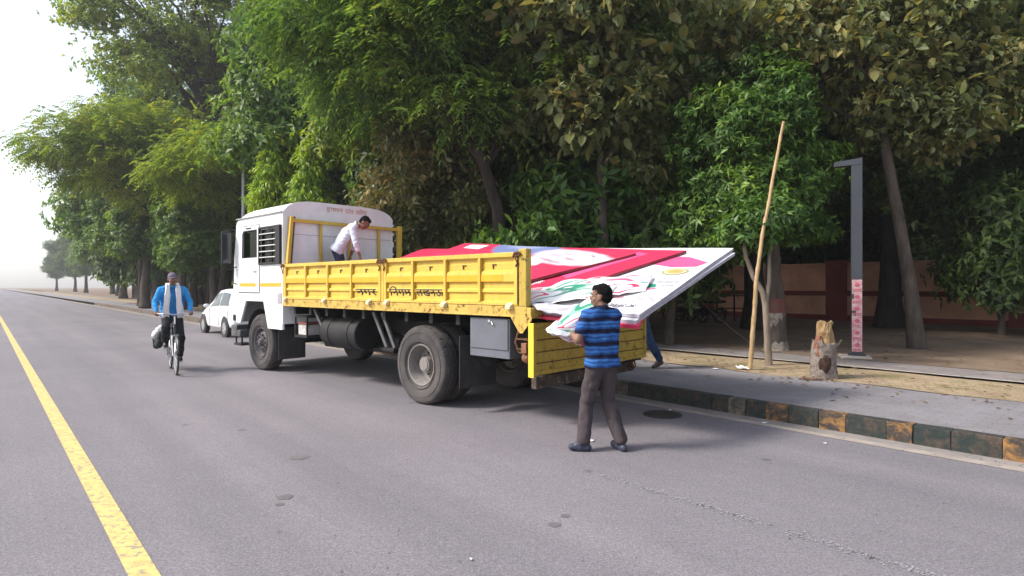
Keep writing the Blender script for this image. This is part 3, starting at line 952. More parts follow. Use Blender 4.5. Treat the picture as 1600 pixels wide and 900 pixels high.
for px_, d_, rz, s_, m_, l_ in [(318, 52, 0.6, 1.25, L_PINN, 'tall hazy green tree behind the huge fluted trunk'), (235, 60, 2.0, 1.4, L_PINN, 'tall hazy green tree behind the cyclist'), (405, 47, 4.0, 1.25, L_YEL, 'tall hazy tree behind the slim pale pole')]:
    tree('broad', 'forest_tree', l_, 'tree', at(px_, d_), rz, s_, s_, m_, None, 'tall trees of the wood')
for px_, d_, rz, s_, l_ in [(245, 46, 0.6, 1.9, 'low bushy green tree right above the cyclist'), (300, 41, 2.6, 1.7, 'low bushy green tree between the cyclist and the white car'), (352, 36, 1.6, 1.5, 'low bushy green tree just left of the truck mirror'), (226, 38.5, 3.6, 1.5, 'low hanging bushy tree over the pavement at the left, nearest the kerb'), (284, 35, 5.0, 1.38, 'low hanging bushy tree directly over the cyclist'), (334, 31.5, 0.3, 1.15, 'low hanging bushy tree between cyclist and truck mirror')]:
    tree('mango', 'roadside_tree', l_, 'tree', at(px_, d_), rz, s_, s_ * 0.95, L_PINN, None, GROW)
# second and third row, closing the wood
back = [(-2.2, 22, 0.3, 1.0, L_YEL), (3.0, 20.5, 1.7, 0.95, L_DARK), (8.0, 19.5, 2.6, 0.95, L_DARK), (13.0, 20.5, 0.9, 1.0, L_DARK), (17.5, 16.5, 2.2, 0.9, L_DARK),
        (-7.5, 26, 1.1, 1.05, L_PINN), (0.8, 29, 2.0, 1.15, L_DARK), (6.5, 30, 0.2, 1.15, L_DARK), (12.5, 31, 1.4, 1.2, L_DARK), (20, 29, 2.9, 1.2, L_DARK), (26, 22, 0.5, 1.1, L_DARK),
        (-6.5, 36, 2.5, 1.15, L_YEL), (-13.0, 40.5, 0.7, 1.2, L_PINN), (-19.5, 49, 1.9, 1.25, L_DARK), (22, 40, 1.0, 1.25, L_DARK), (30, 34, 2.0, 1.2, L_DARK)]
names = ['leftmost', 'second', 'third', 'fourth', 'rightmost']
lab = ['tall tree right behind the feathery drooping tree', 'tall dark tree behind the broad-leaved tree', 'tall dark tree behind the bushy banded tree', 'tall dark tree behind the lamp post', 'tall dark tree at the far right edge by the wall',
       'tall green tree above the conical pair', 'tall dark tree deep in the wood, above the curved trunk', 'tall dark tree deep in the wood, above the broad-leaved tree', 'tall dark tree deep in the wood, above the wall and bamboo tip', 'tall dark tree deep in the wood, right of the lamp post', 'tall dark tree beyond the wall at the right edge',
       'tall sunlit-coloured yellowing tree deep in the wood above the cab', 'tall green tree deep in the wood left of the cab', 'tall dark tree behind the huge fluted trunk', 'far dark tree beyond the wall behind the lamp post', 'far dark tree beyond the wall at the right edge']
for (x, y, rz, s, m), l in zip(back, lab):
    tree('broad', 'forest_tree', l, 'tree', (x, y, 0.2), rz, s, s, m, None, 'tall trees of the wood')
far = [(62, 19, 0.9, L_PINN, 0.2), (74, 15.5, 1.5, L_PINN, 1.2), (88, 17, 2.7, L_DARK, 0.6), (104, 15, 0.4, L_PINN, 1.9), (124, 17, 1.2, L_DARK, 2.6), (150, 16, 2.1, L_PINN, 0.3), (180, 17, 0.1, L_DARK, 1.4), (215, 16, 1.9, L_DARK, 2.2)]
fl_ = ['nearest of the distant trees down the road, beyond the huge fluted trunk', 'distant roadside tree, second beyond the huge fluted trunk', 'distant dark roadside tree, third beyond the huge fluted trunk', 'distant green roadside tree, fourth beyond the huge trunk', 'distant dark roadside tree, fifth beyond the huge trunk', 'distant green roadside tree, sixth beyond the huge trunk', 'distant dark roadside tree, seventh beyond the huge trunk', 'farthest roadside tree at the left edge of the road']
for (t_, o_, rz, m, r2), l in zip(far, fl_):
    tree('broad', 'distant_tree', l, 'tree', R(t_, o_, 0.2), rz, 0.95, 0.9, m, None, 'distant trees along the road')
# the mass of the wood far behind, one leafy thicket
gw = np.random.default_rng(99)
lob = []
for k in range(50):
    t_ = -42 + k * 3.6
    o_ = 36 + gw.uniform(-3, 5)
    p = R(t_, o_, 0)
    lob.append((p.x, p.y, gw.uniform(1.5, 3), 2.6, 2.6, 3.2))
    lob.append((p.x, p.y, gw.uniform(5, 9), 3.5, 3.5, 5.0))
    lob.append((p.x, p.y, gw.uniform(11, 17), 3.5, 3.5, 5.0))
Cc, Pp, Oo = sprigs(gw, lob, 3600, 12, 0.9, 0.3)
V, Fq = leaves_whorl(gw, Pp, Oo, 5, 0.85, 0.42)
tag(link('far_wood', raw_mesh('far_wood', V, Fq, L_DARK)), 'dark mass of foliage deep behind the trees', kind='stuff')
# undergrowth along the wall foot
for k, (x, y, s, rz) in enumerate([(-3.2, 18.5, 1.6, 0.2), (-0.9, 19.0, 1.7, 1.4), (1.9, 19.4, 1.7, 2.3), (-5.0, 24, 1.7, 0.9), (4.3, 19.2, 1.35, 0.4), (-10.8, 30.5, 1.8, 1.9), (17.0, 15.2, 1.6, 0.5), (14.0, 17.0, 1.2, 1.2), (-28.5, 55.5, 2.6, 0.3), (-33, 58.5, 2.8, 1.1), (-38, 64, 3.0, 2.0), (-44, 70, 3.2, 0.7), (-23.0, 51, 2.4, 1.6), (-31.2, 50, 2.3, 0.2), (-29.3, 49, 2.3, 2.2), (-27.0, 47.5, 2.1, 1.2), (-20.6, 42, 2.0, 0.9), (19.6, 26.6, 2.0, 0.4), (23.0, 25.0, 2.1, 1.4)]):
    l = ['dark shrub under the trees right of the cab', 'dark shrub under the trees left of the curved trunk', 'dark shrub under the trees right of the curved trunk', 'dark shrub below the conical pair of trees', 'dark shrub behind the tip of the banners', 'dark shrub hidden low behind the truck cab', 'dark shrub by the wall at the right edge', 'dark shrub by the wall right of the lamp post', 'shrub beside the huge fluted trunk, behind the cyclist', 'shrub beyond the huge fluted trunk, left of the cyclist', 'distant shrub along the pavement, second beyond the trunk', 'distant shrub along the pavement, farthest left', 'shrub right of the huge fluted trunk', 'leafy shrub left of the cyclist head', 'leafy shrub right behind the cyclist head', 'leafy shrub right of the cyclist head', 'leafy shrub just above the white car', 'dark shrub rising behind the wall right of the lamp post', 'dark shrub rising behind the wall at the far right'][k]
    tree('shrub', 'undergrowth_shrub', l, 'shrub', (x, y, 0.15), rz, s, s * 1.25, L_DARK, None, 'undergrowth shrubs')
# ================================================================ TRUCK  (local x forward from the rear axle, y to its left side, z up)
TR_ANG = rad(137.2)
TR_LOC = Vector((-0.4747, 9.1702, 0))
TM = Matrix.Translation(TR_LOC) @ Matrix.Rotation(TR_ANG, 4, 'Z')
def TL(x, y, z):
    return TM @ Vector((x, y, z))
def paint_material(name, col, chips, amt_lo=0.60, amt_hi=0.68, streak=True, rough=0.42, grime=(0.16, 0.10, 0.04), gr=0.5):
    m, nt, b = newmat(name)
    v = coords(nt)
    base = ramp(nt, noisetex(nt, v, 1.7, 6, 0.7), [(0.3, tuple(x * 0.86 for x in col)), (0.7, tuple(min(1, x * 1.06) for x in col))])
    if streak:
        vs_ = coords(nt, 'Object', (6, 6, 0.7))
        k = ramp(nt, noisetex(nt, vs_, 2.2, 6, 0.75), [(0.52, (0, 0, 0)), (0.8, (gr, gr, gr))])
        base = mixc(nt, k, base, grime)
    f = noisetex(nt, v, 11, 9, 0.8, 0.4)
    k = ramp(nt, f, [(amt_lo, (0, 0, 0)), (amt_hi, (1, 1, 1))])
    ch = ramp(nt, noisetex(nt, v, 40, 3), [(0.3, tuple(x * 0.5 for x in chips)), (0.7, chips)])
    c = mixc(nt, k, base, ch)
    nt.links.new(c, b.inputs['Base Color'])
    rk = ramp(nt, f, [(0.5, (rough,) * 3), (amt_hi, (0.9,) * 3)])
    nt.links.new(rk, b.inputs['Roughness'])
    b.inputs['Specular IOR Level'].default_value = 0.4
    bump(nt, b, noisetex(nt, v, 2.6, 3), 0.3, 0.03)
    return m
T_YEL = paint_material('truck_yellow', (0.64, 0.42, 0.062), (0.12, 0.05, 0.02), 0.62, 0.69, gr=0.62)
T_RAIL = paint_material('rusty_yellow_rail', (0.56, 0.37, 0.075), (0.10, 0.042, 0.016), 0.53, 0.60, gr=0.75)
T_TAIL = paint_material('tailgate_yellow', (0.46, 0.32, 0.05), (0.06, 0.032, 0.015), 0.555, 0.63, gr=0.9)
T_WHITE = paint_material('cab_white', (0.80, 0.80, 0.815), (0.10, 0.07, 0.06), 0.70, 0.74, gr=0.22, grime=(0.42, 0.36, 0.30))
T_ORANGE = pm('orange_stripe', (0.80, 0.34, 0.01), 0.45, 0.08, 4, dirt=(0.5, 0.22, 0.05), dlo=0.6, dhi=0.8, damt=0.5)
T_BLACK = pm('chassis_black', (0.009, 0.009, 0.010), 0.7, 0.4, 6, 0.2, 40, dirt=(0.022, 0.02, 0.019), dscale=4, dlo=0.5, dhi=0.75)
T_GREY = pm('toolbox_grey', (0.115, 0.122, 0.145), 0.55, 0.12, 3, dirt=(0.09, 0.075, 0.065), dscale=5, dlo=0.56, dhi=0.75, damt=0.7)
T_RUST = pm('rust', (0.12, 0.052, 0.026), 0.9, 0.4, 20, 0.5, 60)
T_RUBBER = pm('tyre_rubber', (0.058, 0.053, 0.053), 0.9, 0.25, 3, 0.3, 60, dirt=(0.125, 0.108, 0.10), dscale=3, dlo=0.45, dhi=0.75, damt=0.8)
T_RIM = pm('dusty_rim', (0.21, 0.19, 0.18), 0.75, 0.2, 5, dirt=(0.10, 0.085, 0.075), dscale=6, dlo=0.5, dhi=0.7)
T_DRIM = pm('dark_rim', (0.085, 0.08, 0.085), 0.7, 0.3, 8, 0.2, 50, dirt=(0.17, 0.15, 0.14), dscale=9, dlo=0.5, dhi=0.72)
T_DARKR = pm('plain_black_rubber', (0.02, 0.02, 0.02), 0.75, 0.2, 10)
T_CREAM = pm('cream_catch', (0.62, 0.50, 0.30), 0.6, 0.2, 10, dirt=(0.25, 0.14, 0.05), dlo=0.55, dhi=0.7)
T_STEEL = pm('bare_steel', (0.45, 0.45, 0.46), 0.4, 0.15, 9, metal=0.6)
def glass_material(name, tint=(0.13, 0.155, 0.14), refl=0.12):
    m, nt, b = newmat(name)
    nt.nodes.remove(b)
    tr = nt.nodes.new('ShaderNodeBsdfTransparent')
    tr.inputs[0].default_value = (*tint, 1)
    gl = nt.nodes.new('ShaderNodeBsdfGlossy')
    gl.inputs['Roughness'].default_value = 0.04
    mx = nt.nodes.new('ShaderNodeMixShader')
    mx.inputs[0].default_value = 0.05
    nt.links.new(tr.outputs[0], mx.inputs[1])
    nt.links.new(gl.outputs[0], mx.inputs[2])
    nt.links.new(mx.outputs[0], nt.nodes['Material Output'].inputs['Surface'])
    return m
T_GLASS = glass_material('window_glass')

truck = empty('truck', TR_LOC, TR_ANG, 'yellow and white municipal cargo truck loaded with banners', 'truck')
def TB(mb, name, mat, bevel=0.006, smooth=False, parent=None, ang=35):
    return mb.build(name, mat, parent or truck, smooth, bevel, ang)

# ---- chassis
mb = MB()
for s in (-1, 1):
    mb.box((-1.95, s * 0.40 - 0.04, 0.86), (5.95, s * 0.40 + 0.04, 1.10))
for x in (-1.8, -0.7, 0.7, 2.0, 3.4, 4.6, 5.7):
    mb.box((x - 0.04, -0.36, 0.90), (x + 0.04, 0.36, 1.06))
TB(mb, 'chassis_frame', T_BLACK)
mb = MB()
for x in np.arange(-1.85, 3.9, 0.55):
    mb.box((x - 0.04, -1.16, 1.14), (x + 0.04, 1.16, 1.285))
for s in (-1, 1):
    mb.box((-1.95, s * 0.40 - 0.05, 1.10), (3.85, s * 0.40 + 0.05, 1.145))
TB(mb, 'bed_crossbearers', T_BLACK)
mb = MB()
mb.box((-1.99, -1.18, 1.29), (3.86, 1.18, 1.395))
TB(mb, 'deck', pm('worn_deck', (0.16, 0.11, 0.06), 0.85, 0.4, 4, 0.4, 30), 0)
# ---- axles
def axle(x, r, name):
    m_ = MB()
    m_.cyl((x, -0.9, 0.54), (x, 0.9, 0.54), r, seg=14)
    if name == 'rear_axle':
        m_.sphere((x, 0, 0.54), (0.26, 0.2, 0.24), 16, 10)
        for s in (-1, 1):
            for k in range(5):
                m_.box((x - 0.75 + 0.07 * k, s * 0.5 - 0.05, 0.72 - 0.03 * k), (x + 0.75 - 0.07 * k, s * 0.5 + 0.05, 0.745 - 0.03 * k))
        m_.cyl((x + 0.2, 0, 0.56), (4.2, 0, 0.86), 0.05, seg=10)
    else:
        for s in (-1, 1):
            for k in range(4):
                m_.box((x - 0.7 + 0.07 * k, s * 0.45 - 0.04, 0.74 - 0.03 * k), (x + 0.7 - 0.07 * k, s * 0.45 + 0.04, 0.765 - 0.03 * k))
    return TB(m_, name, T_BLACK, 0, True)
axle(0, 0.10, 'rear_axle')
axle(5.0, 0.07, 'front_axle')
# ---- wheels
def tyre_profile(w, R_, ri):
    h = w / 2
    return [(ri, -h * 0.72), (ri + 0.03, -h * 0.88), (ri + 0.10, -h), (R_ - 0.10, -h * 0.99), (R_ - 0.035, -h * 0.93), (R_ - 0.010, -h * 0.84), (R_, -h * 0.6),
            (R_ + 0.002, -h * 0.42), (R_ - 0.016, -h * 0.40), (R_ - 0.016, -h * 0.32), (R_ + 0.003, -h * 0.30), (R_ + 0.003, -h * 0.05), (R_ - 0.014, -h * 0.04), (R_ - 0.014, h * 0.04),
            (R_ + 0.003, h * 0.05), (R_ + 0.003, h * 0.30), (R_ - 0.016, h * 0.32), (R_ - 0.016, h * 0.40), (R_ + 0.002, h * 0.42), (R_, h * 0.6), (R_ - 0.010, h * 0.84), (R_ - 0.035, h * 0.93), (R_ - 0.10, h * 0.99), (ri + 0.10, h), (ri + 0.03, h * 0.88), (ri, h * 0.72)]
def tread(i, j, r):
    if i in (5, 6, 19, 20) and j % 2:
        return r - 0.016
    if i in (7, 10, 15, 18) and j % 4 == 1:
        return r - 0.01
    return r
def side_rings(mb, ri, y, s):
    for rr_ in (ri + 0.045, ri + 0.165):
        mb.lathe([(rr_ - 0.006, y - s * 0.004), (rr_, y + s * 0.005), (rr_ + 0.006, y - s * 0.004)], 60)
def wheel(x, y, s, kind, r=0.55, w=0.29):
    """s = +1 when the outside faces the truck's left"""
    e = bpy.data.objects.new('wheel', None)
    COL.objects.link(e)
    e.parent = truck
    e.location = (x, y, r)
    ri = 0.285
    t = MB()
    t.lathe(tyre_profile(w, r, ri), 108, mod=tread)
    side_rings(t, ri, s * w / 2, s)
    TB(t, 'tyre', T_RUBBER, 0, True, e, 40)
    h = s * w / 2
    rm = MB()
    if kind == 'deep':       # dual wheel, dished far in
        rm.lathe([(ri + 0.012, h * 0.74), (ri + 0.004, h * 0.86), (ri - 0.012, h * 0.84), (ri - 0.03, h * 0.5), (ri - 0.045, -h * 0.1), (ri - 0.06, -h * 0.35), (0.19, -h * 0.45), (0.0, -h * 0.45)], 48)
        rm.lathe([(ri + 0.012, -h * 0.74), (ri - 0.01, -h * 0.8), (ri - 0.03, -h * 0.4), (ri - 0.03, h * 0.5)], 48)
    else:
        rm.lathe([(ri + 0.012, h * 0.74), (ri + 0.004, h * 0.86), (ri - 0.012, h * 0.84), (ri - 0.03, h * 0.45), (ri - 0.055, h * 0.25), (0.20, h * 0.52), (0.175, h * 0.66), (0.10, h * 0.66), (0.0, h * 0.66)], 48)
        rm.lathe([(ri + 0.012, -h * 0.74), (ri - 0.02, -h * 0.6), (ri - 0.03, h * 0.3)], 48)
    TB(rm, 'rim', T_RIM if kind == 'deep' else T_DRIM, 0, True, e, 30)
    hb = MB()
    if kind == 'deep':
        hb.cyl((0, -h * 0.45, 0), (0, h * 0.42, 0), 0.115, 0.105, 24)
        hb.cyl((0, h * 0.42, 0), (0, h * 0.5, 0), 0.085, 0.08, 24)
        for k in range(10):
            a = k * 0.628
            hb.cyl((0.155 * math.cos(a), -h * 0.5, 0.155 * math.sin(a)), (0.155 * math.cos(a), -h * 0.12, 0.155 * math.sin(a)), 0.02, seg=6)
    else:
        hb.cyl((0, h * 0.6, 0), (0, h * 1.0, 0), 0.085, 0.075, 20)
        hb.cyl((0, h * 1.0, 0), (0, h * 1.12, 0), 0.055, 0.05, 14)
        for k in range(10):
            a = k * 0.628
            hb.cyl((0.145 * math.cos(a), h * 0.6, 0.145 * math.sin(a)), (0.145 * math.cos(a), h * 0.92, 0.145 * math.sin(a)), 0.02, seg=6)
    TB(hb, 'hub', T_RIM if kind == 'deep' else T_DRIM, 0, True, e, 30)
    return e
wheel(0, 1.055, 1, 'deep')
wheel(0, 0.735, 1, 'deep')
wheel(0, -1.055, -1, 'deep')
wheel(0, -0.735, -1, 'deep')
wheel(5.0, 1.05, 1, 'front')
wheel(5.0, -1.05, -1, 'front')
# ---- under the bed: tank, batteries, struts, flaps, exhaust
mb = MB()
mb.cyl((1.75, 0.86, 0.86), (2.85, 0.86, 0.86), 0.27, seg=28)
tank = TB(mb, 'fuel_tank', T_BLACK, 0.02, True)
mb = MB()
for x in (2.0, 2.6):
    mb.lathe([(0.272, -0.03), (0.28, -0.03), (0.28, 0.03), (0.272, 0.03)], 28, M=Matrix.Translation((x, 0.86, 0.86)) @ Matrix.Rotation(rad(90), 4, 'Z'))
TB(mb, 'tank_strap', T_BLACK, 0, parent=tank)
mb = MB()
mb.box((3.28, 0.62, 0.72), (3.74, 1.12, 0.76))
mb.box((3.28, 0.62, 1.08), (3.74, 1.12, 1.11))
for x in (3.29, 3.71):
    mb.box((x, 1.09, 0.72), (x + 0.03, 1.12, 1.10))
    mb.box((x, 0.62, 0.72), (x + 0.03, 0.65, 1.10))
bb = TB(mb, 'battery_tray', T_BLACK, 0.004)
mb = MB()
mb.box((3.34, 0.66, 0.765), (3.70, 1.07, 0.95))
TB(mb, 'battery', pm('pale_battery', (0.5, 0.48, 0.47), 0.6, 0.2, 5, dirt=(0.15, 0.12, 0.1)), 0.01, parent=bb)
mb = MB()
mb.box((3.33, 0.65, 0.952), (3.71, 1.08, 0.99))
TB(mb, 'battery_lid', pm('red_battery_lid', (0.22, 0.06, 0.05), 0.6, 0.2, 5), 0.006, parent=bb)
for x0, x1 in ((1.25, 0.98), (1.02, 0.78), (3.05, 2.72)):
    mb = MB()
    mb.bar((x0, 1.10, 1.25), (x1, 1.04, 0.72 if x0 < 2 else 0.76), 0.05, 0.05)
    TB(mb, 'strut', pm('grey_strut', (0.10, 0.10, 0.105), 0.6, 0.3, 8), 0.006)
mb = MB()
for p, q in (((1.2, 0.72, 0.62), (3.3, 0.72, 0.60)),):
    mb.tube([p, q], 0.05, 12)
mb.cyl((1.3, 0.45, 0.7), (2.3, 0.45, 0.7), 0.15, seg=16)
TB(mb, 'exhaust_silencer', T_BLACK, 0, True)
mb = MB()
mb.cyl((3.1, -0.75, 0.8), (3.1, -0.2, 0.8), 0.14, seg=16)
mb.box((3.4, -1.1, 0.7), (4.1, -0.6, 1.1))
TB(mb, 'air_tank', T_BLACK, 0.01, True)
def flap(x, y0, y1, z0, z1, name='mudflap'):
    m_ = MB()
    n = 6
    for i in range(n):
        pass
    m_.box((x - 0.006, y0, z0), (x + 0.006, y1, z1))
    return TB(m_, name, pm('mudflap_rubber', (0.035, 0.034, 0.037), 0.85, 0.3, 3, dirt=(0.08, 0.075, 0.07), dscale=4), 0.003)
flap(4.20, 0.66, 1.20, 0.27, 0.86)
flap(4.20, -1.20, -0.66, 0.27, 0.86)
flap(-0.85, 0.55, 1.22, 0.32, 1.0)
flap(-0.85, -1.22, -0.55, 0.32, 1.0)
flap(0.95, -1.22, -0.55, 0.30, 0.9)
mb = MB()
mb.box((4.20, 0.60, 0.84), (4.34, 1.19, 0.88))
for k in range(9):
    a0, a1 = rad(20 + k * 15.5), rad(20 + (k + 1) * 15.5)
    r_ = 0.66
    mb.add([(5 + r_ * math.cos(a0), 0.62, 0.55 + r_ * math.sin(a0)), (5 + r_ * math.cos(a0), 1.18, 0.55 + r_ * math.sin(a0)), (5 + r_ * math.cos(a1), 1.18, 0.55 + r_ * math.sin(a1)), (5 + r_ * math.cos(a1), 0.62, 0.55 + r_ * math.sin(a1))], [(0, 1, 2, 3)])
TB(mb, 'wheel_housing', T_DARKR, 0)
# toolbox hung under the rear of the bed
mb = MB()
mb.box((-1.72, 0.62, 0.77), (-1.03, 1.20, 1.255))
tb = TB(mb, 'toolbox', T_GREY, 0.008)
mb = MB()
mb.box((-1.70, 1.2005, 0.875), (-1.05, 1.214, 1.245))
TB(mb, 'toolbox_door', T_GREY, 0.005, parent=tb)
mb = MB()
mb.box((-1.42, 1.214, 1.205), (-1.38, 1.232, 1.235))
mb.cyl((-1.43, 1.22, 1.215), (-1.47, 1.235, 1.175), 0.008, seg=8)
TB(mb, 'latch', T_STEEL, 0.002, parent=tb)
# ---- side rails under the drop sides
for s in (1, -1):
    mb = MB()
    y0, y1 = (1.185, 1.25) if s > 0 else (-1.25, -1.185)
    mb.box((-2.03, y0, 1.285), (3.93, y1, 1.412))
    mb.box((-2.03, y1 - 0.002 if s > 0 else y0 - 0.006, 1.285), (3.93, y1 + 0.008 if s > 0 else y0 + 0.002, 1.30))
    TB(mb, 'side_rail', T_RAIL, 0.006)
# ---- corrugated drop sides
PROF = [(2.05, 0.0), (1.985, 0.0), (1.975, -0.022), (1.935, -0.022), (1.925, -0.012), (1.845, -0.012), (1.825, 0.014), (1.79, 0.020), (1.705, 0.020), (1.69, -0.012), (1.625, -0.012), (1.605, 0.010), (1.575, 0.012), (1.56, -0.012), (1.475, -0.012), (1.468, 0.0), (1.42, 0.0)]
def drop_side(x0, x1, s, stiff, name='drop_side'):
    Y = 1.245 * s
    mb = MB()
    vs, fs = [], []
    for x in (x0, x1):
        for z, d in PROF:
            vs.append((x, Y + s * (d - 0.012), z))
    n = len(PROF)
    for x in (x0, x1):
        for z, d in PROF:
            vs.append((x, Y + s * (d - 0.022), z))
    for i in range(n - 1):
        fs.append((i, i + 1, n + i + 1, n + i))
        fs.append((2 * n + i, 3 * n + i, 3 * n + i + 1, 2 * n + i + 1))
    fs += [(0, n, 3 * n, 2 * n), (n - 1, 3 * n - 1, 4 * n - 1, 2 * n - 1)]
    mb.add(vs, fs)
    sheet = TB(mb, name, T_YEL, 0)
    fr = MB()
    yo, yi = Y + s * 0.012, Y - s * 0.035
    a, b = min(yo, yi), max(yo, yi)
    fr.box((x0, a, 1.995), (x1, b, 2.052))
    fr.box((x0, a + 0.002, 1.418), (x1, b - 0.002, 1.462))
    TB(fr, 'edge_frame', T_YEL, 0.006, parent=sheet)
    for x in (x0 + 0.028, x1 - 0.028):
        f2 = MB()
        f2.box((x - 0.028, a - 0.003, 1.43), (x + 0.028, b + 0.003, 2.046))
        TB(f2, 'end_post', T_YEL, 0.006, parent=sheet)
    for x in stiff:
        f2 = MB()
        f2.box((x - 0.022, min(Y - s * 0.02, Y + s * 0.024), 1.464), (x + 0.022, max(Y - s * 0.02, Y + s * 0.024), 1.993))
        TB(f2, 'stiffener', T_YEL, 0.006, parent=sheet)
    edges = [x0 + 0.056] + sorted(stiff) + [x1 - 0.056]
    for i in range(len(edges) - 1):
        e0, e1 = edges[i] + 0.024, edges[i + 1] - 0.024
        if s > 0:
            st = MB()
            if i == 0 and x0 < -1:
                e0 += 0.16
            yy = Y + s * 0.0082
            st.box((e0, yy, 1.708), (e1, yy + 0.0026, 1.787))
            TB(st, 'orange_stripe', T_ORANGE, 0, parent=sheet)
        hk = MB()
        xm = (e0 + e1) / 2
        yy = Y + s * (-0.024)
        c, d = min(yy, yy + s * 0.012), max(yy, yy + s * 0.012)
        hk.box((xm - 0.05, c, 1.905), (xm + 0.02, d, 1.918))
        hk.box((xm - 0.006, c, 1.862), (xm + 0.010, d, 1.906))
        TB(hk, 'rope_hook', T_RUST, 0, parent=sheet)
    return sheet
drop_side(0.845, 3.86, 1, [1.64, 2.35, 3.08])
drop_side(-1.90, 0.765, 1, [-1.26, -0.61, 0.08])
drop_side(0.845, 3.86, -1, [1.64, 2.35, 3.08])
drop_side(-1.90, 0.765, -1, [-1.26, -0.61, 0.08])
for s in (1, -1):
    for (x0, x1, z1, nm) in ((0.775, 0.835, 2.03, 'centre_post'), (-2.03, -1.91, 2.085, 'corner_post'), (3.87, 3.93, 2.07, 'front_post')):
        mb = MB()
        mb.box((x0, min(s * 1.16, s * 1.255), 1.412), (x1, max(s * 1.16, s * 1.255), z1))
        TB(mb, nm, T_YEL if nm != 'corner_post' else T_TAIL, 0.01)
    # catches along the rail, rusty latches at the seams
    for x in (3.8, 2.44, 1.13, 0.68, -0.60, -1.78):
        mb = MB()
        vs = [(-0.05, 0, 0.03), (0.05, 0, 0.03), (0.05, 0, -0.05), (-0.05, 0, -0.05), (-0.04, 0.055, -0.015), (0.04, 0.055, -0.015), (0.04, 0.055, -0.05), (-0.04, 0.055, -0.05)]
        mb.add([(x + p[0], s * (1.252 + p[1]), 1.425 + p[2]) for p in vs], [(0, 1, 2, 3), (4, 7, 6, 5), (0, 4, 5, 1), (1, 5, 6, 2), (2, 6, 7, 3), (3, 7, 4, 0)])
        TB(mb, 'catch', T_CREAM, 0.004)
    for x in (3.90, 0.86, 0.74, -1.90):
        mb = MB()
        y = s * 1.272
        mb.tube([(x - 0.06, y, 2.02), (x - 0.02, y + s * 0.012, 2.045), (x + 0.04, y, 2.03), (x + 0.06, y, 1.99)], 0.013, 8)
        mb.tube([(x, y, 2.03), (x + 0.015, y + s * 0.01, 1.97), (x - 0.01, y, 1.92), (x + 0.02, y, 1.88)], 0.009, 8)
        mb.box((x - 0.045, min(y - s * 0.01, y + s * 0.006), 2.0), (x + 0.045, max(y - s * 0.01, y + s * 0.006), 2.05))
        TB(mb, 'side_latch', T_RUST, 0)
# hinge rod down the seam at the rear corner
mb = MB()
mb.cyl((-1.905, 1.262, 1.44), (-1.905, 1.262, 2.06), 0.008, seg=8)
TB(mb, 'pin_rod', T_RUST, 0)
# ---- rear: cross beam, gusset, bumper, hanging tailgate
mb = MB()
mb.box((-2.10, -1.25, 1.275), (-2.032, 1.25, 1.40))
TB(mb, 'rear_beam', T_RAIL, 0.008)
for s in (1, -1):
    mb = MB()
    ys = (1.256, 1.262) if s > 0 else (-1.262, -1.256)
    mb.plate([(-1.78, 1.30), (-2.12, 1.30), (-2.12, 1.26), (-1.98, 1.10), (-1.93, 1.10)], [], lambda a, b: (a, ys[0], b), lambda a, b: (a, ys[1], b))
    TB(mb, 'gusset', T_RAIL, 0.002)
    mb = MB()
    y = s * 1.12
    for z in (1.16, 1.02, 0.90):
        mb.bar((-1.80, y, z), (-2.02, y, z), 0.10, 0.018)
    mb.tube([(-1.84, y, 1.24), (-1.78, y + s * 0.04, 0.98), (-1.82, y + s * 0.02, 0.86), (-2.0, y, 0.84)], 0.016, 8)
    TB(mb, 'lamp_guard', T_RUST, 0)
    mb = MB()
    mb.box((-1.98, min(s * 1.0, s * 1.2), 0.86), (-1.90, max(s * 1.0, s * 1.2), 0.98))
    mb.sphere((-1.93, s * 1.1, 0.80), (0.08, 0.09, 0.07), 12, 8)
    TB(mb, 'tail_lamp', pm('dirty_lamp', (0.22, 0.10, 0.05), 0.5, 0.3, 8), 0.006)
tg = MB()
tg.box((-2.125, -1.245, 0.635), (-2.105, 1.245, 1.215))
gate = TB(tg, 'tailgate', T_TAIL, 0)
mb = MB()
mb.box((-2.145, -1.25, 1.17), (-2.10, 1.25, 1.222))
mb.box((-2.145, -1.25, 0.622), (-2.10, 1.25, 0.668))
mb.box((-2.145, 1.20, 0.668), (-2.10, 1.25, 1.17))
mb.box((-2.145, -1.25, 0.668), (-2.10, -1.20, 1.17))
TB(mb, 'tailgate_frame', T_TAIL, 0.005, parent=gate)
mb = MB()
mb.box((-2.150, 1.251, 0.60), (-2.07, 1.263, 1.225))
TB(mb, 'edge_flange', pm('clean_yellow', (0.82, 0.56, 0.05), 0.45, 0.06, 5), 0.003, parent=gate)
for z in (0.755, 0.885, 1.025):
    mb = MB()
    zj = 0
    pts = []
    for i in range(25):
        y = 1.19 - 2.38 * i / 24
        pts.append((-2.128, y, z + 0.006 * noise.noise(Vector((y * 3, z * 7, 0)))))
    mb.tube(pts, 0.007, 6)
    TB(mb, 'plank_seam', T_RUST, 0, parent=gate)
for y in (0.9, 0.0, -0.9):
    mb = MB()
    mb.cyl((-2.115, y - 0.07, 1.245), (-2.115, y + 0.07, 1.245), 0.02, seg=10)
    TB(mb, 'hinge', T_RUST, 0, parent=gate)
mb = MB()
mb.box((-2.02, -1.1, 0.43), (-1.94, 1.06, 0.575))
for y in (-0.4, 0.4):
    mb.box((-2.0, y - 0.05, 0.57), (-1.93, y + 0.05, 0.9))
bum = TB(mb, 'rear_bumper', pm('rusty_bumper', (0.06, 0.042, 0.034), 0.85, 0.5, 9, 0.5, 30, dirt=(0.20, 0.16, 0.13), dscale=11, dlo=0.56, dhi=0.64), 0.008)
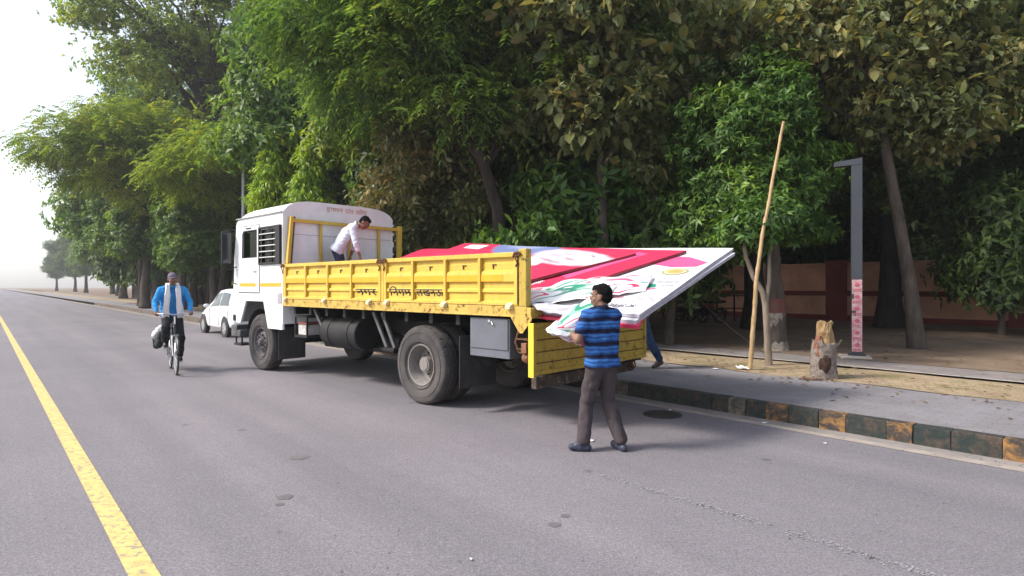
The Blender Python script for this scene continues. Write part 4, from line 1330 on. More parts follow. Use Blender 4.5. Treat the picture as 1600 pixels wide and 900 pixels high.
for y in (-0.95, -1.02):
    mb = MB()
    mb.tube([(-2.05, y, 0.62), (-2.09, y, 0.57), (-2.09, y - 0.02, 0.50), (-2.05, y - 0.03, 0.47), (-2.03, y, 0.50)], 0.012, 8)
    TB(mb, 'tow_hook', T_RUST, 0, parent=bum)
mb = MB()
mb.box((-2.10, -1.18, 0.585), (-1.99, -1.0, 0.66))
TB(mb, 'reflector_box', T_DARKR, 0.005)
# ---- yellow headboard frame behind the cab
mb = MB()
mb.bar((3.885, 1.225, 1.42), (3.885, 1.10, 2.94), 0.075, 0.06, up=(0, 1, 0))
TB(mb, 'headboard_post', T_YEL, 0.006)
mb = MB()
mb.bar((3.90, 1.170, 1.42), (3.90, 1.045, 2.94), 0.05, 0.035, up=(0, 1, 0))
TB(mb, 'post_shadow_strip', pm('dark_rust_shade', (0.06, 0.04, 0.03), 0.8, 0.3, 9), 0.003)  # dark strip stands for the shadow along the post's inner edge
mb = MB()
mb.bar((3.885, -1.31, 1.42), (3.885, -1.33, 2.93), 0.10, 0.08, up=(0, 1, 0))
TB(mb, 'headboard_post', T_YEL, 0.006)
mb = MB()
mb.bar((3.885, 1.08, 2.87), (3.885, -1.29, 2.855), 0.045, 0.065)
TB(mb, 'headboard_rail', T_YEL, 0.005)
for y in (0.50, -0.12, -0.82):
    mb = MB()
    mb.bar((3.905, y, 1.40), (3.905, y, 2.835), 0.045, 0.045, up=(0, 1, 0))
    TB(mb, 'headboard_bar', T_YEL, 0.005)
# ---- cab
SX = (3.98, 6.14)
def cabsec(x, rise=1.0):
    """outline of the rear wall, y/z"""
    pts = []
    return pts
side_outline = [(3.98, 0.84), (3.98, 3.03), (5.86, 3.03), (6.00, 2.92), (6.10, 2.2), (6.15, 1.6), (6.16, 0.90), (5.81, 0.89), (5.54, 1.35), (4.76, 1.35), (4.57, 0.84)]
win_door = [(5.0, 2.21), (5.0, 2.76), (5.62, 2.76), (5.68, 2.70), (5.70, 2.21)]
win_rear = [(4.10, 2.09), (4.10, 2.74), (4.88, 2.74), (4.88, 2.09)]
cab = None
for s in (1, -1):
    mb = MB()
    mb.plate(side_outline, [win_door, win_rear], lambda a, b: (a, s * 1.235, b), lambda a, b: (a, s * 1.19, b))
    p = TB(mb, 'cab_side', T_WHITE, 0.008)
    if s == 1:
        cab_l = p
    for w_ in (win_door, win_rear):
        g = MB()
        g.add([(a, s * 1.212, b) for a, b in w_], [tuple(range(len(w_)))])
        TB(g, 'window', T_GLASS, 0, parent=p)
    # rubber round the door window
    g = MB()
    w2 = [Vector((a, s * 1.238, b)) for a, b in win_door]
    for i in range(len(w2)):
        g.bar(w2[i], w2[(i + 1) % len(w2)], 0.022, 0.016, up=(0, 1, 0))
    TB(g, 'window_rubber', T_DARKR, 0, parent=p)
# rear wall with crowned top
top = []
for i in range(25):
    y = 1.235 - 2.47 * i / 24
    u = abs(y) / 1.235
    top.append((y, 3.06 + 0.205 * (1 - u ** 6.0) - 0.03 * (u > 0.99)))
outline = [(-1.235, 0.95), (1.235, 0.95)] + top
mb = MB()
mb.plate(outline, [], lambda a, b: (3.955, a, b), lambda a, b: (3.99, a, b))
rear = TB(mb, 'cab_rear_wall', T_WHITE, 0.012)
for z in (2.62, 2.05):
    m2 = MB()
    m2.box((3.948, -1.16, z - 0.006), (3.956, 1.10, z + 0.006))
    TB(m2, 'panel_seam', pm('seam_grey', (0.40, 0.40, 0.42), 0.6, 0.1), 0.002, parent=rear)
# roof shell, rounded at the front
mb = MB()
xs = [3.99, 4.5, 5.2, 5.6, 5.8, 5.93, 6.02, 6.06]
dr = [0, 0, 0, 0.006, 0.03, 0.075, 0.14, 0.22]
vs, fs = [], []
for x, d in zip(xs, dr):
    for (y, z) in top:
        u = abs(y) / 1.235
        vs.append((x, y * (1 - d * 0.12), z - d * (1 - 0.3 * u)))
n = len(top)
for i in range(len(xs) - 1):
    for j in range(n - 1):
        fs.append((i * n + j, i * n + j + 1, (i + 1) * n + j + 1, (i + 1) * n + j))
mb.add(vs, fs)
roof = TB(mb, 'cab_roof', T_WHITE, 0, True, ang=60)
for s in (1, -1):
    m2 = MB()
    m2.bar((3.97, s * 1.25, 3.025), (5.95, s * 1.25, 3.02), 0.03, 0.022)
    TB(m2, 'rain_gutter', pm('gutter_shade', (0.35, 0.34, 0.34), 0.6, 0.2), 0.004, parent=roof)
# front wall with windscreen
mb = MB()
def fr0(a, b):
    z = b
    x = 6.03 if z > 2.9 else (6.16 - max(0, z - 1.6) * 0.09)
    return (x, a, z)
mb.plate([(-1.19, 0.9), (1.19, 0.9), (1.19, 2.95), (0.0, 3.0), (-1.19, 2.95)], [[(-1.05, 1.95), (-1.05, 2.75), (1.05, 2.75), (1.05, 1.95)]], fr0, lambda a, b: (fr0(a, b)[0] - 0.04, a, b))
fw = TB(mb, 'cab_front', T_WHITE, 0)
g = MB()
g.add([fr0(a, b) for a, b in [(-1.05, 1.95), (-1.05, 2.75), (1.05, 2.75), (1.05, 1.95)]], [(0, 1, 2, 3)])
g.v = [(x - 0.02, y, z) for x, y, z in g.v]
TB(g, 'windscreen', T_GLASS, 0, parent=fw)
mb = MB()
mb.box((4.0, -1.185, 1.36), (6.05, 1.185, 1.40))
TB(mb, 'cab_floor', T_BLACK, 0)
mb = MB()
for y0, y1 in ((-1.0, -0.35), (-0.2, 1.0)):
    mb.box((4.25, y0, 1.40), (4.95, y1, 1.85))
    mb.box((4.25, y0, 1.85), (4.42, y1, 2.45))
TB(mb, 'cab_seat', pm('dark_seat', (0.03, 0.028, 0.027), 0.8, 0.3), 0.03)
mb = MB()
mb.box((4.02, -1.15, 1.45), (4.03, 1.15, 3.0))
mb.box((5.72, -1.1, 1.4), (6.0, 1.1, 1.92))
TB(mb, 'cab_lining', pm('cab_lining', (0.07, 0.07, 0.06), 0.9, 0.3), 0)
# door: raised leaf with its own seam, stripe, handle
mb = MB()
mb.plate([(4.925, 1.53), (4.925, 2.84), (5.76, 2.84), (5.84, 2.72), (5.87, 1.53)], [[(a, b) for a, b in win_door]], lambda a, b: (a, 1.2365, b), lambda a, b: (a, 1.250, b))
door = TB(mb, 'door', T_WHITE, 0.006)
mb = MB()
dp = [Vector((a, 1.2375, b)) for a, b in [(4.914, 1.515), (4.914, 2.855), (5.77, 2.855), (5.855, 2.73), (5.885, 1.515)]]
for i in range(5):
    mb.bar(dp[i], dp[(i + 1) % 5], 0.010, 0.008, up=(0, 1, 0))
TB(mb, 'door_gap', pm('gap_shade', (0.10, 0.095, 0.10), 0.8, 0.2), 0, parent=door)
mb = MB()
mb.box((5.05, 1.2505, 1.64), (5.80, 1.2535, 1.71))
TB(mb, 'orange_stripe', T_ORANGE, 0, parent=door)
mb = MB()
mb.box((5.25, 1.2505, 2.79), (5.50, 1.262, 2.815))
TB(mb, 'door_vent', T_DARKR, 0.003, parent=door)
mb = MB()
mb.box((5.02, 1.2505, 1.93), (5.16, 1.275, 1.96))
TB(mb, 'door_handle', T_STEEL, 0.005, parent=door)
for z in (2.05, 1.62):
    mb = MB()
    mb.cyl((5.885, 1.25, z - 0.05), (5.885, 1.25, z + 0.05), 0.015, seg=8)
    TB(mb, 'door_hinge', T_WHITE, 0, parent=door)
mb = MB()
mb.box((4.03, 1.2355, 1.64), (4.92, 1.2395, 1.71))
TB(mb, 'orange_stripe', T_ORANGE, 0)
mb = MB()
mb.box((4.0, 1.2355, 1.33), (4.16, 1.245, 1.52))
TB(mb, 'battery_cutoff_plate', pm('grey_plate', (0.35, 0.32, 0.36), 0.5, 0.3, 20), 0.003)
# grab rail and step beside the door
mb = MB()
mb.tube([(5.98, 1.24, 2.05), (5.98, 1.30, 2.02), (5.99, 1.30, 1.72), (5.99, 1.24, 1.69)], 0.014, 8)
TB(mb, 'grab_rail', T_DARKR, 0, True)
# window guard: black frame, pale bars
mb = MB()
mb.box((4.00, 1.2365, 2.06), (4.17, 1.285, 2.79))
mb.box((4.86, 1.2365, 2.06), (4.905, 1.275, 2.79))
mb.box((4.171, 1.2365, 2.06), (4.859, 1.275, 2.10))
mb.box((4.171, 1.2365, 2.75), (4.859, 1.275, 2.79))
mb.box((4.47, 1.2365, 2.10), (4.51, 1.25, 2.75))
grd_ = TB(mb, 'window_guard', T_DARKR, 0.006)
for k in range(5):
    z = 2.20 + k * 0.112
    mb = MB()
    mb.cyl((4.172, 1.268, z), (4.858, 1.268, z), 0.010, seg=8)
    TB(mb, 'guard_bar', pm('pale_bar', (0.6, 0.6, 0.6), 0.45, 0.1), 0, parent=grd_)
# mirrors
for s in (1, -1):
    mb = MB()
    vs = []
    mb.box((6.05, s * 1.40 - 0.11, 2.08), (6.13, s * 1.40 + 0.11, 2.78))
    mr = TB(mb, 'mirror', T_DARKR, 0.05)
    mb = MB()
    mb.box((6.042, s * 1.40 - 0.085, 2.12), (6.052, s * 1.40 + 0.085, 2.74))
    TB(mb, 'mirror_glass', pm('mirror_glass', (0.03, 0.032, 0.036), 0.12, 0.0, spec=0.6), 0, parent=mr)
    mb = MB()
    mb.tube([(6.08, s * 1.22, 2.80), (6.13, s * 1.33, 2.82), (6.12, s * 1.40, 2.77)], 0.016, 8)
    TB(mb, 'mirror_arm', T_DARKR, 0, True, parent=mr)
    mb = MB()
    mb.tube([(6.12, s * 1.22, 2.0), (6.13, s * 1.36, 1.99), (6.12, s * 1.40, 2.09)], 0.016, 8)
    TB(mb, 'mirror_arm', T_DARKR, 0, True, parent=mr)
# bumper, lamp, steps
mb = MB()
mb.box((6.02, -1.22, 0.60), (6.30, 1.22, 0.84))
mb.box((5.86, 1.0, 0.60), (6.02, 1.22, 0.74))
fb = TB(mb, 'front_bumper', pm('bumper_grey', (0.09, 0.09, 0.095), 0.6, 0.3, 6), 0.02)
for s in (1, -1):
    mb = MB()
    mb.box((6.17, s * 0.95 - 0.12, 0.96), (6.20, s * 0.95 + 0.12, 1.2))
    TB(mb, 'headlight', T_STEEL, 0.01)
    mb = MB()
    mb.box((6.02, min(s * 1.237, s * 1.26), 0.93), (6.12, max(s * 1.237, s * 1.26), 1.06))
    TB(mb, 'side_lamp', T_DARKR, 0.02)
mb = MB()
mb.box((5.85, 0.95, 0.42), (6.20, 1.20, 0.46))
mb.box((5.87, 1.15, 0.46), (5.90, 1.18, 0.62))
mb.box((6.15, 1.15, 0.46), (6.18, 1.18, 0.62))
TB(mb, 'step', T_BLACK, 0.005)
# ---- lettering
T_INK = pm('stencil_black', (0.025, 0.022, 0.02), 0.7, 0.2, 30)
def side_text(body, x0, x1, z, size, mat, bold):
    """letters stencilled over the corrugations"""
    w = x0 - x1
    me = textmesh(body, size, bold)
    bm = bmesh.new()
    bm.from_mesh(me)
    for zc, _ in PROF:
        bmesh.ops.bisect_plane(bm, geom=bm.verts[:] + bm.edges[:] + bm.faces[:], plane_co=(0, zc - z, 0), plane_no=(0, 1, 0))
    xs_ = [v.co.x for v in bm.verts]
    k, cx = w / (max(xs_) - min(xs_)), (max(xs_) + min(xs_)) / 2
    zp = [p[0] for p in PROF][::-1]
    dp_ = [p[1] for p in PROF][::-1]
    for v in bm.verts:
        zz_ = z + v.co.y
        v.co = Vector(((x0 + x1) / 2 - (v.co.x - cx) * k, 1.245 - 0.012 + float(np.interp(zz_, zp, dp_)) + 0.003, zz_))
    bm.to_mesh(me)
    bm.free()
    me.materials.clear()
    me.materials.append(mat)
    return link('lettering', me, truck)
side_text('नगर', 1.53, 0.98, 1.515, 0.145, T_INK, 0.003)
side_text('\u093fनगम', 0.66, 0.14, 1.515, 0.145, T_INK, 0.003)
side_text('लखनऊ', 0.03, -0.54, 1.515, 0.145, T_INK, 0.003)
T_RED = pm('faded_red_letters', (0.62, 0.38, 0.34), 0.6, 0.25, 20)
M = Matrix.Translation((3.948, -0.10, 3.105)) @ Matrix(((0, 0, -1), (-1, 0, 0), (0, 1, 0))).to_4x4()
text('इगमन दल जोन', 0.13, T_RED, truck, M, 'lettering', 0.002, 0.92)
# dark rubber worn along the cab's rear right edge, paint worn off the top left corner
mb = MB()
for k, (y, z) in enumerate([(-1.237, 3.03), (-1.237, 2.86), (-1.237, 2.66), (-1.237, 2.42), (-1.237, 2.25)]):
    mb.box((3.945, y - 0.012, z - 0.07), (3.975, y + 0.03, z + 0.06))
TB(mb, 'worn_edge', T_DARKR, 0.006)
# ================================================================ BANNERS on the truck
def bz(x, y, h=0.0):
    return 2.15 + 0.045 * (x + 3.38) - 0.34 * (y + 1.35) + h
P_WHITE = pm('banner_white', (0.80, 0.79, 0.82), 0.45, 0.04, 2)
P_PINK = pm('banner_red', (0.60, 0.035, 0.095), 0.42, 0.10, 1.4)
P_RED2 = pm('banner_red_deep', (0.56, 0.038, 0.10), 0.42, 0.10, 1.4)
P_EDGE = pm('banner_edge_grey', (0.38, 0.36, 0.42), 0.7, 0.2, 8)
P_REDEDGE = pm('banner_edge_red', (0.20, 0.025, 0.035), 0.6, 0.2, 8)
P_BLUE = pm('print_blue', (0.19, 0.23, 0.42), 0.45, 0.2, 3)
P_PALE = pm('print_pale_pink', (0.72, 0.60, 0.66), 0.45, 0.08, 3)
P_MAUVE = pm('print_mauve', (0.52, 0.41, 0.48), 0.45, 0.15, 3)
P_SHADE = pm('print_dark_mauve', (0.33, 0.24, 0.29), 0.5, 0.2, 5)
P_MAG = pm('print_magenta', (0.62, 0.10, 0.25), 0.42, 0.12, 2)
P_GREEN = pm('print_green', (0.02, 0.26, 0.16), 0.45, 0.12, 4)
P_OLIVE = pm('print_olive', (0.33, 0.34, 0.14), 0.45, 0.12, 4)
P_ORNG = pm('print_orange', (0.70, 0.36, 0.12), 0.45, 0.12, 4)
P_INK = pm('print_ink', (0.16, 0.15, 0.19), 0.5, 0.2, 9)
P_WHITEP = pm('print_white', (0.80, 0.79, 0.80), 0.45, 0.04, 4)
def bil(q, u, v):
    a, b, c, d = [Vector((p[0], p[1], 0)) for p in q]
    return (a * (1 - u) + b * u) * (1 - v) + (d * (1 - u) + c * u) * v
def sheet_z(x, y, h, sag, seed):
    return bz(x, y, h) + sag * noise.noise(Vector((x * 0.9, y * 0.9, seed))) + 0.25 * sag * noise.noise(Vector((x * 3.1, y * 3.1, seed + 5)))
BN = []
def banner(name, label, quad, h, th, top, edge, sag=0.012, seed=0, nu=18, nv=18):
    """framed flex panel: quad in truck x,y, lying on the sloping stack at height h"""
    e = empty(name, TL(quad[0][0], quad[0][1], bz(*quad[0], h)), TR_ANG, label, 'banner', 'banners stacked on the truck')
    inv = (Matrix.Translation(e.location) @ Matrix.Rotation(TR_ANG, 4, 'Z')).inverted() @ TM
    loc = lambda x, y, z: inv @ Vector((x, y, z))
    mb = MB()
    vs, fs = [], []
    for i in range(nu + 1):
        for j in range(nv + 1):
            p = bil(quad, i / nu, j / nv)
            vs.append(loc(p.x, p.y, sheet_z(p.x, p.y, h, sag, seed)))
    for i in range(nu):
        for j in range(nv):
            a = i * (nv + 1) + j
            fs.append((a, a + 1, a + nv + 2, a + nv + 1))
    mb.add(vs, fs)
    mb.build('printed_sheet', top, e, True)
    # wooden frame under the flex, as four rails
    for i in range(4):
        m2 = MB()
        n = 12
        p0, p1 = Vector((*quad[i], 0)), Vector((*quad[(i + 1) % 4], 0))
        inn = sum((Vector((*q, 0)) for q in quad), Vector()) / 4
        pts = [p0.lerp(p1, k / n) for k in range(n + 1)]
        vs, fs = [], []
        for p in pts:
            w = (inn - p).normalized() * 0.05
            for q, dz in ((p, -0.002), (p, -th), (p + w, -th), (p + w, -0.003)):
                vs.append(loc(q.x, q.y, sheet_z(q.x, q.y, h, sag, seed) + dz))
        for k in range(n):
            for c in range(4):
                fs.append((k * 4 + c, k * 4 + (c + 1) % 4, k * 4 + 4 + (c + 1) % 4, k * 4 + 4 + c))
        fs += [(0, 1, 2, 3), (n * 4 + 3, n * 4 + 2, n * 4 + 1, n * 4)]
        m2.add(vs, fs)
        m2.build('frame_rail', edge, e, False)
    e_data = dict(e=e, loc=loc, h=h, sag=sag, seed=seed)
    BN.append(e_data)
    return e_data
def printed(b, poly, mat, lift=0.004, name='print', fine=0.12, label=None):
    """flat print: polygon in truck x,y laid on the sheet"""
    me = bpy.data.meshes.new(name)
    bm = bmesh.new()
    vs = [bm.verts.new((p[0], p[1], 0)) for p in poly]
    bm.faces.new(vs)
    lo = [min(p[k] for p in poly) for k in (0, 1)]
    hi = [max(p[k] for p in poly) for k in (0, 1)]
    for k in (0, 1):
        c = lo[k] + fine
        while c < hi[k]:
            co = [0, 0, 0]
            no = [0, 0, 0]
            co[k], no[k] = c, 1
            bmesh.ops.bisect_plane(bm, geom=bm.verts[:] + bm.edges[:] + bm.faces[:], plane_co=co, plane_no=no)
            c += fine
    bmesh.ops.triangulate(bm, faces=bm.faces)
    for v in bm.verts:
        v.co = b['loc'](v.co.x, v.co.y, sheet_z(v.co.x, v.co.y, b['h'], b['sag'], b['seed']) + lift)
    bm.to_mesh(me)
    bm.free()
    me.materials.append(mat)
    me.polygons.foreach_set('use_smooth', [True] * len(me.polygons))
    return link(name, me, b['e'])
def blob(cx, cy, rx, ry, ang=0.0, n=22, wob=0.0, seed=0):
    out = []
    for k in range(n):
        a = 6.2832 * k / n
        r = 1 + wob * noise.noise(Vector((math.cos(a) * 1.3, math.sin(a) * 1.3, seed)))
        x, y = math.cos(a) * rx * r, math.sin(a) * ry * r
        out.append((cx + x * math.cos(ang) - y * math.sin(ang), cy + x * math.sin(ang) + y * math.cos(ang)))
    return out
def printed_text(b, body, p, d, size, mat, bold=0.0):
    """lettering centred at p, running along direction d (truck x,y)"""
    me = textmesh(body, size, bold)
    d = Vector((d[0], d[1])).normalized()
    nn = Vector((-d.y, d.x))
    for v in me.vertices:
        q = Vector(p) + d * v.co.x + nn * v.co.y
        v.co = b['loc'](q.x, q.y, sheet_z(q.x, q.y, b['h'], b['sag'], b['seed']) + 0.006)
    me.materials.clear()
    me.materials.append(mat)
    return link('lettering', me, b['e'])
banner('lower_banner', 'red edged banner at the bottom of the stack, showing under the white one', [(-3.40, 1.07), (-2.7, -1.10), (1.0, -1.10), (1.0, 1.07)], -0.083, 0.035, P_PINK, P_PINK, 0.006, 2)
banner('pale_banner', 'white banner lying just under the topmost white one', [(-3.35, 1.04), (-3.42, -1.31), (0.6, -1.29), (0.6, 1.0)], -0.045, 0.038, P_WHITE, P_EDGE, 0.008, 3)
b0 = banner('white_banner', 'large white banner with round emblem jutting out behind the truck', [(-3.36, 0.99), (-3.38, -1.36), (0.4, -1.33), (0.4, 1.0)], 0.0, 0.035, P_WHITE, P_EDGE, 0.008, 4)
b1 = banner('red_banner', 'red printed banner on top of the white one, corner turned to the rear', [(-1.87, 0.99), (-2.86, -1.07), (1.9, -1.36), (1.9, 0.99)], 0.05, 0.035, P_PINK, P_REDEDGE, 0.014, 5)
b2 = banner('portrait_banner', 'topmost red banner with a large pale portrait and blue backdrop', [(-1.25, 0.60), (-2.24, -0.80), (1.85, -1.37), (2.0, 0.75)], 0.095, 0.035, P_RED2, P_REDEDGE, 0.02, 6)
b3 = banner('front_banner', 'banner stacked toward the cab with a green and white far edge', [(-0.2, 0.9), (-0.2, -1.3), (3.0, -1.25), (3.0, 0.85)], -0.0, 0.035, P_PINK, P_GREEN, 0.03, 8)
# prints on the white banner
printed(b0, [(-3.32, -0.72), (-3.25, -0.55), (-2.95, -0.50), (-2.55, -0.62), (-2.6, -0.98), (-3.0, -0.92)], P_MAG, 0.004)
printed(b0, blob(-3.07, -0.34, 0.175, 0.135), P_OLIVE, 0.004, 'emblem_ring')
printed(b0, blob(-3.07, -0.34, 0.135, 0.100), P_WHITEP, 0.006, 'emblem_band')
printed(b0, blob(-3.07, -0.34, 0.118, 0.086), P_ORNG, 0.008, 'emblem_disc')
printed(b0, blob(-3.07, -0.34, 0.05, 0.036), P_OLIVE, 0.010, 'emblem_centre')
printed_text(b0, 'जनसभा', (-3.17, -0.02), (1, 0.15), 0.10, P_INK)
printed_text(b0, 'नगर', (-3.21, 0.10), (1, 0.15), 0.10, P_INK)
printed(b0, [(-2.72, 0.14), (-3.06, 0.10), (-3.10, 0.20), (-2.95, 0.27), (-2.62, 0.30)], P_GREEN, 0.004)
printed(b0, [(-2.55, 0.32), (-2.95, 0.30), (-3.12, 0.22), (-3.13, 0.255), (-2.97, 0.345), (-2.56, 0.375)], P_MAG, 0.005)
printed_text(b0, 'आप सभी', (-2.70, 0.48), (1, 0.10), 0.10, P_PINK)
printed_text(b0, 'का सवागत', (-2.74, 0.57), (1, 0.10), 0.09, P_PINK)
printed_text(b0, 'अभिनंदन', (-3.0, 0.76), (1, 0.08), 0.12, P_INK, 0.002)
for k in range(7):
    printed(b0, blob(-3.05 - 0.05 * k, 0.52 + 0.04 * (k % 3), 0.035, 0.02, 0.4 * k, 12), P_MAUVE, 0.004 + 0.0005 * k)
# the red one: a line of white lettering near its edge, a magenta wash
printed(b1, [(-1.78, 0.18), (-2.38, -0.90), (-2.18, -0.98), (-1.60, 0.06)], P_MAG, 0.004)
printed_text(b1, 'लोक जनाधार रैली', (-1.28, 0.62), (0.44, 0.90), 0.12, P_WHITEP, 0.003)
# the portrait panel: soft-edged photographic print, nobody in particular
def portrait_material(q0):
    m, nt, b = newmat('portrait_print')
    tc = nt.nodes.new('ShaderNodeTexCoord')
    vec = tc.outputs['Object']
    wob = nt.nodes.new('ShaderNodeTexNoise')
    wob.inputs['Scale'].default_value = 5
    nt.links.new(vec, wob.inputs['Vector'])
    wv = N(nt, 'ShaderNodeVectorMath', operation='MULTIPLY_ADD')
    nt.links.new(wob.outputs['Color'], wv.inputs[0])
    wv.inputs[1].default_value = (0.10, 0.10, 0)
    nt.links.new(vec, wv.inputs[2])
    def soft(cx, cy, rx, ry, ang=0.0, edge=0.25):
        mp = nt.nodes.new('ShaderNodeMapping')
        mp.vector_type = 'TEXTURE'
        mp.inputs['Location'].default_value = (cx - q0[0] + 0.05, cy - q0[1] + 0.05, 0)
        mp.inputs['Rotation'].default_value = (0, 0, ang)
        mp.inputs['Scale'].default_value = (rx, ry, 1e3)
        nt.links.new(wv.outputs[0], mp.inputs[0])
        ln = N(nt, 'ShaderNodeVectorMath', operation='LENGTH')
        nt.links.new(mp.outputs[0], ln.inputs[0])
        return ramp(nt, ln.outputs['Value'], [(max(0.0, 1 - edge), (1, 1, 1)), (1.0, (0, 0, 0))])
    c = ramp(nt, noisetex(nt, vec, 2, 3), [(0.3, (0.54, 0.032, 0.085)), (0.7, (0.62, 0.045, 0.115))])
    for args, col in (((-0.05, -1.10, 0.85, 0.55, -0.12, 0.12), (0.17, 0.21, 0.40)), ((0.0, -1.15, 0.6, 0.25, -0.1, 0.5), (0.30, 0.34, 0.52)),
                      ((-1.28, -0.56, 0.86, 0.36, -0.22, 0.16), (0.66, 0.54, 0.60)), ((-1.5, -0.62, 0.45, 0.22, -0.3, 0.5), (0.74, 0.66, 0.70)), ((-0.72, -0.34, 0.30, 0.20, -0.5, 0.3), (0.74, 0.71, 0.74)),
                      ((-1.02, -0.40, 0.42, 0.055, -0.36, 0.6), (0.40, 0.28, 0.35)), ((-1.33, -0.50, 0.20, 0.045, -0.35, 0.7), (0.34, 0.22, 0.28)), ((-1.62, -0.66, 0.13, 0.035, -0.7, 0.7), (0.30, 0.20, 0.25)),
                      ((-1.15, -0.72, 0.18, 0.03, -0.25, 0.7), (0.45, 0.33, 0.40)), ((-0.95, -0.66, 0.28, 0.10, -0.2, 0.7), (0.52, 0.42, 0.50))):
        c = mixc(nt, soft(*args), c, col)
    nt.links.new(c, b.inputs['Base Color'])
    b.inputs['Roughness'].default_value = 0.4
    return m
sheet_ = [o for o in b2['e'].children if o.name.startswith('printed_sheet')][0]
sheet_.data.materials[0] = portrait_material((-1.25, 0.60))
printed(b2, [(0.95, -1.13), (1.5, -1.22), (1.5, -1.0), (1.0, -0.9)], P_WHITEP, 0.010)

# torn cloth banner bunched on the pile and pulled down by the man
def cloth_material(name, seed, vert=False):
    m, nt, b = newmat(name)
    uv = nt.nodes.new('ShaderNodeUVMap')
    mp = nt.nodes.new('ShaderNodeMapping')
    mp.inputs['Location'].default_value = (seed, seed * 0.37, 0)
    mp.inputs['Scale'].default_value = (1.0, 2.6, 1)
    nt.links.new(uv.outputs[0], mp.inputs['Vector'])
    f = noisetex(nt, mp.outputs[0], 1.5, 0.5, 0.3, 0.3)
    r = nt.nodes.new('ShaderNodeValToRGB')
    r.color_ramp.interpolation = 'CONSTANT'
    cs = [(0.0, (0.66, 0.12, 0.24)), (0.30, (0.74, 0.73, 0.76)), (0.41, (0.62, 0.05, 0.13)), (0.455, (0.76, 0.75, 0.78)), (0.56, (0.25, 0.42, 0.37)), (0.60, (0.03, 0.24, 0.15)), (0.64, (0.74, 0.73, 0.76))]
    el = r.color_ramp.elements
    while len(el) < len(cs):
        el.new(0.5)
    for e_, (p, c) in zip(el, cs):
        e_.position = p
        e_.color = (*c, 1)
    nt.links.new(f, r.inputs['Fac'])
    nt.links.new(r.outputs['Color'], b.inputs['Base Color'])
    b.inputs['Roughness'].default_value = 0.4
    return m
def cloth(name, label, rows, seed, th=0.0, nu=44, nv=22, amp=0.03, mat=None):
    """rows: list of polylines (world points); a wrinkled sheet is strung between them"""
    def samp(line, u):
        k = u * (len(line) - 1)
        i = min(int(k), len(line) - 2)
        return line[i].lerp(line[i + 1], k - i)
    vs, fs, uvs = [], [], []
    for j in range(nv + 1):
        v = j / nv
        for i in range(nu + 1):
            u = i / nu
            p = samp([samp(r_, u) for r_ in rows], v)
            q = Vector((u * 3.2, v * 1.5, seed))
            ridge = abs(noise.noise(q * 1.3)) * 2 - 0.5
            p = p + Vector((noise.noise(q * 1.1 + Vector((9, 0, 0))), noise.noise(q * 1.1 + Vector((0, 9, 0))), ridge)) * amp
            p = p + noise.noise_vector(q * 3.5) * amp * 0.35
            vs.append(p)
            uvs.append((u, v))
    n = nu + 1
    for j in range(nv):
        for i in range(nu):
            fs.append((j * n + i, j * n + i + 1, j * n + n + i + 1, j * n + n + i))
    base = vs[0].copy()
    me = bpy.data.meshes.new(name)
    me.from_pydata([tuple(p - base) for p in vs], [], fs)
    ul = me.uv_layers.new(name='UVMap')
    for l in me.loops:
        ul.data[l.index].uv = uvs[l.vertex_index]
    me.polygons.foreach_set('use_smooth', [True] * len(me.polygons))
    me.materials.append(mat)
    o = link(name, me)
    o.location = base
    md = o.modifiers.new('thickness', 'SOLIDIFY')
    md.thickness = 0.004
    return tag(o, label, 'banner', 'torn cloth banners')
# lying crumpled along the near edge of the pile
def bp(x, y, h):
    return TL(x, y, bz(x, y, h))
cloth('torn_banner', 'crumpled white, red and green cloth banner along the near edge of the pile',
      [[bp(-1.60, 0.86, 0.11), bp(-1.92, 0.68, 0.13), bp(-2.32, 0.40, 0.15), bp(-2.68, 0.14, 0.11), bp(-2.88, -0.08, 0.05)],
       [bp(-1.76, 0.97, 0.10), bp(-2.10, 0.84, 0.14), bp(-2.46, 0.60, 0.17), bp(-2.80, 0.34, 0.10), bp(-3.0, 0.14, 0.04)],
       [bp(-1.90, 1.08, 0.05), bp(-2.25, 1.02, 0.07), bp(-2.60, 0.84, 0.08), bp(-2.88, 0.58, 0.05), bp(-3.08, 0.36, 0.03)]],
      3.1, amp=0.034, mat=cloth_material('torn_banner_cloth', 2.0))
# loose grey-white lining hanging over the rear beam
cloth('loose_lining', 'grey-white cloth hanging over the rear beam beside the corner post',
      [[bp(-1.75, 1.00, 0.03), bp(-2.15, 0.98, 0.04), bp(-2.5, 0.95, 0.02), bp(-2.75, 0.9, 0.0)],
       [TL(-1.95, 1.14, 1.47), TL(-2.2, 1.18, 1.43), TL(-2.50, 1.12, 1.42), TL(-2.8, 1.05, 1.42)],
       [TL(-2.04, 1.16, 1.43), TL(-2.20, 1.20, 1.37), TL(-2.45, 1.16, 1.33), TL(-2.75, 1.10, 1.36)]],
      7.7, nu=30, nv=12, amp=0.025, mat=pm('lining_cloth', (0.50, 0.48, 0.54), 0.7, 0.15, 5))
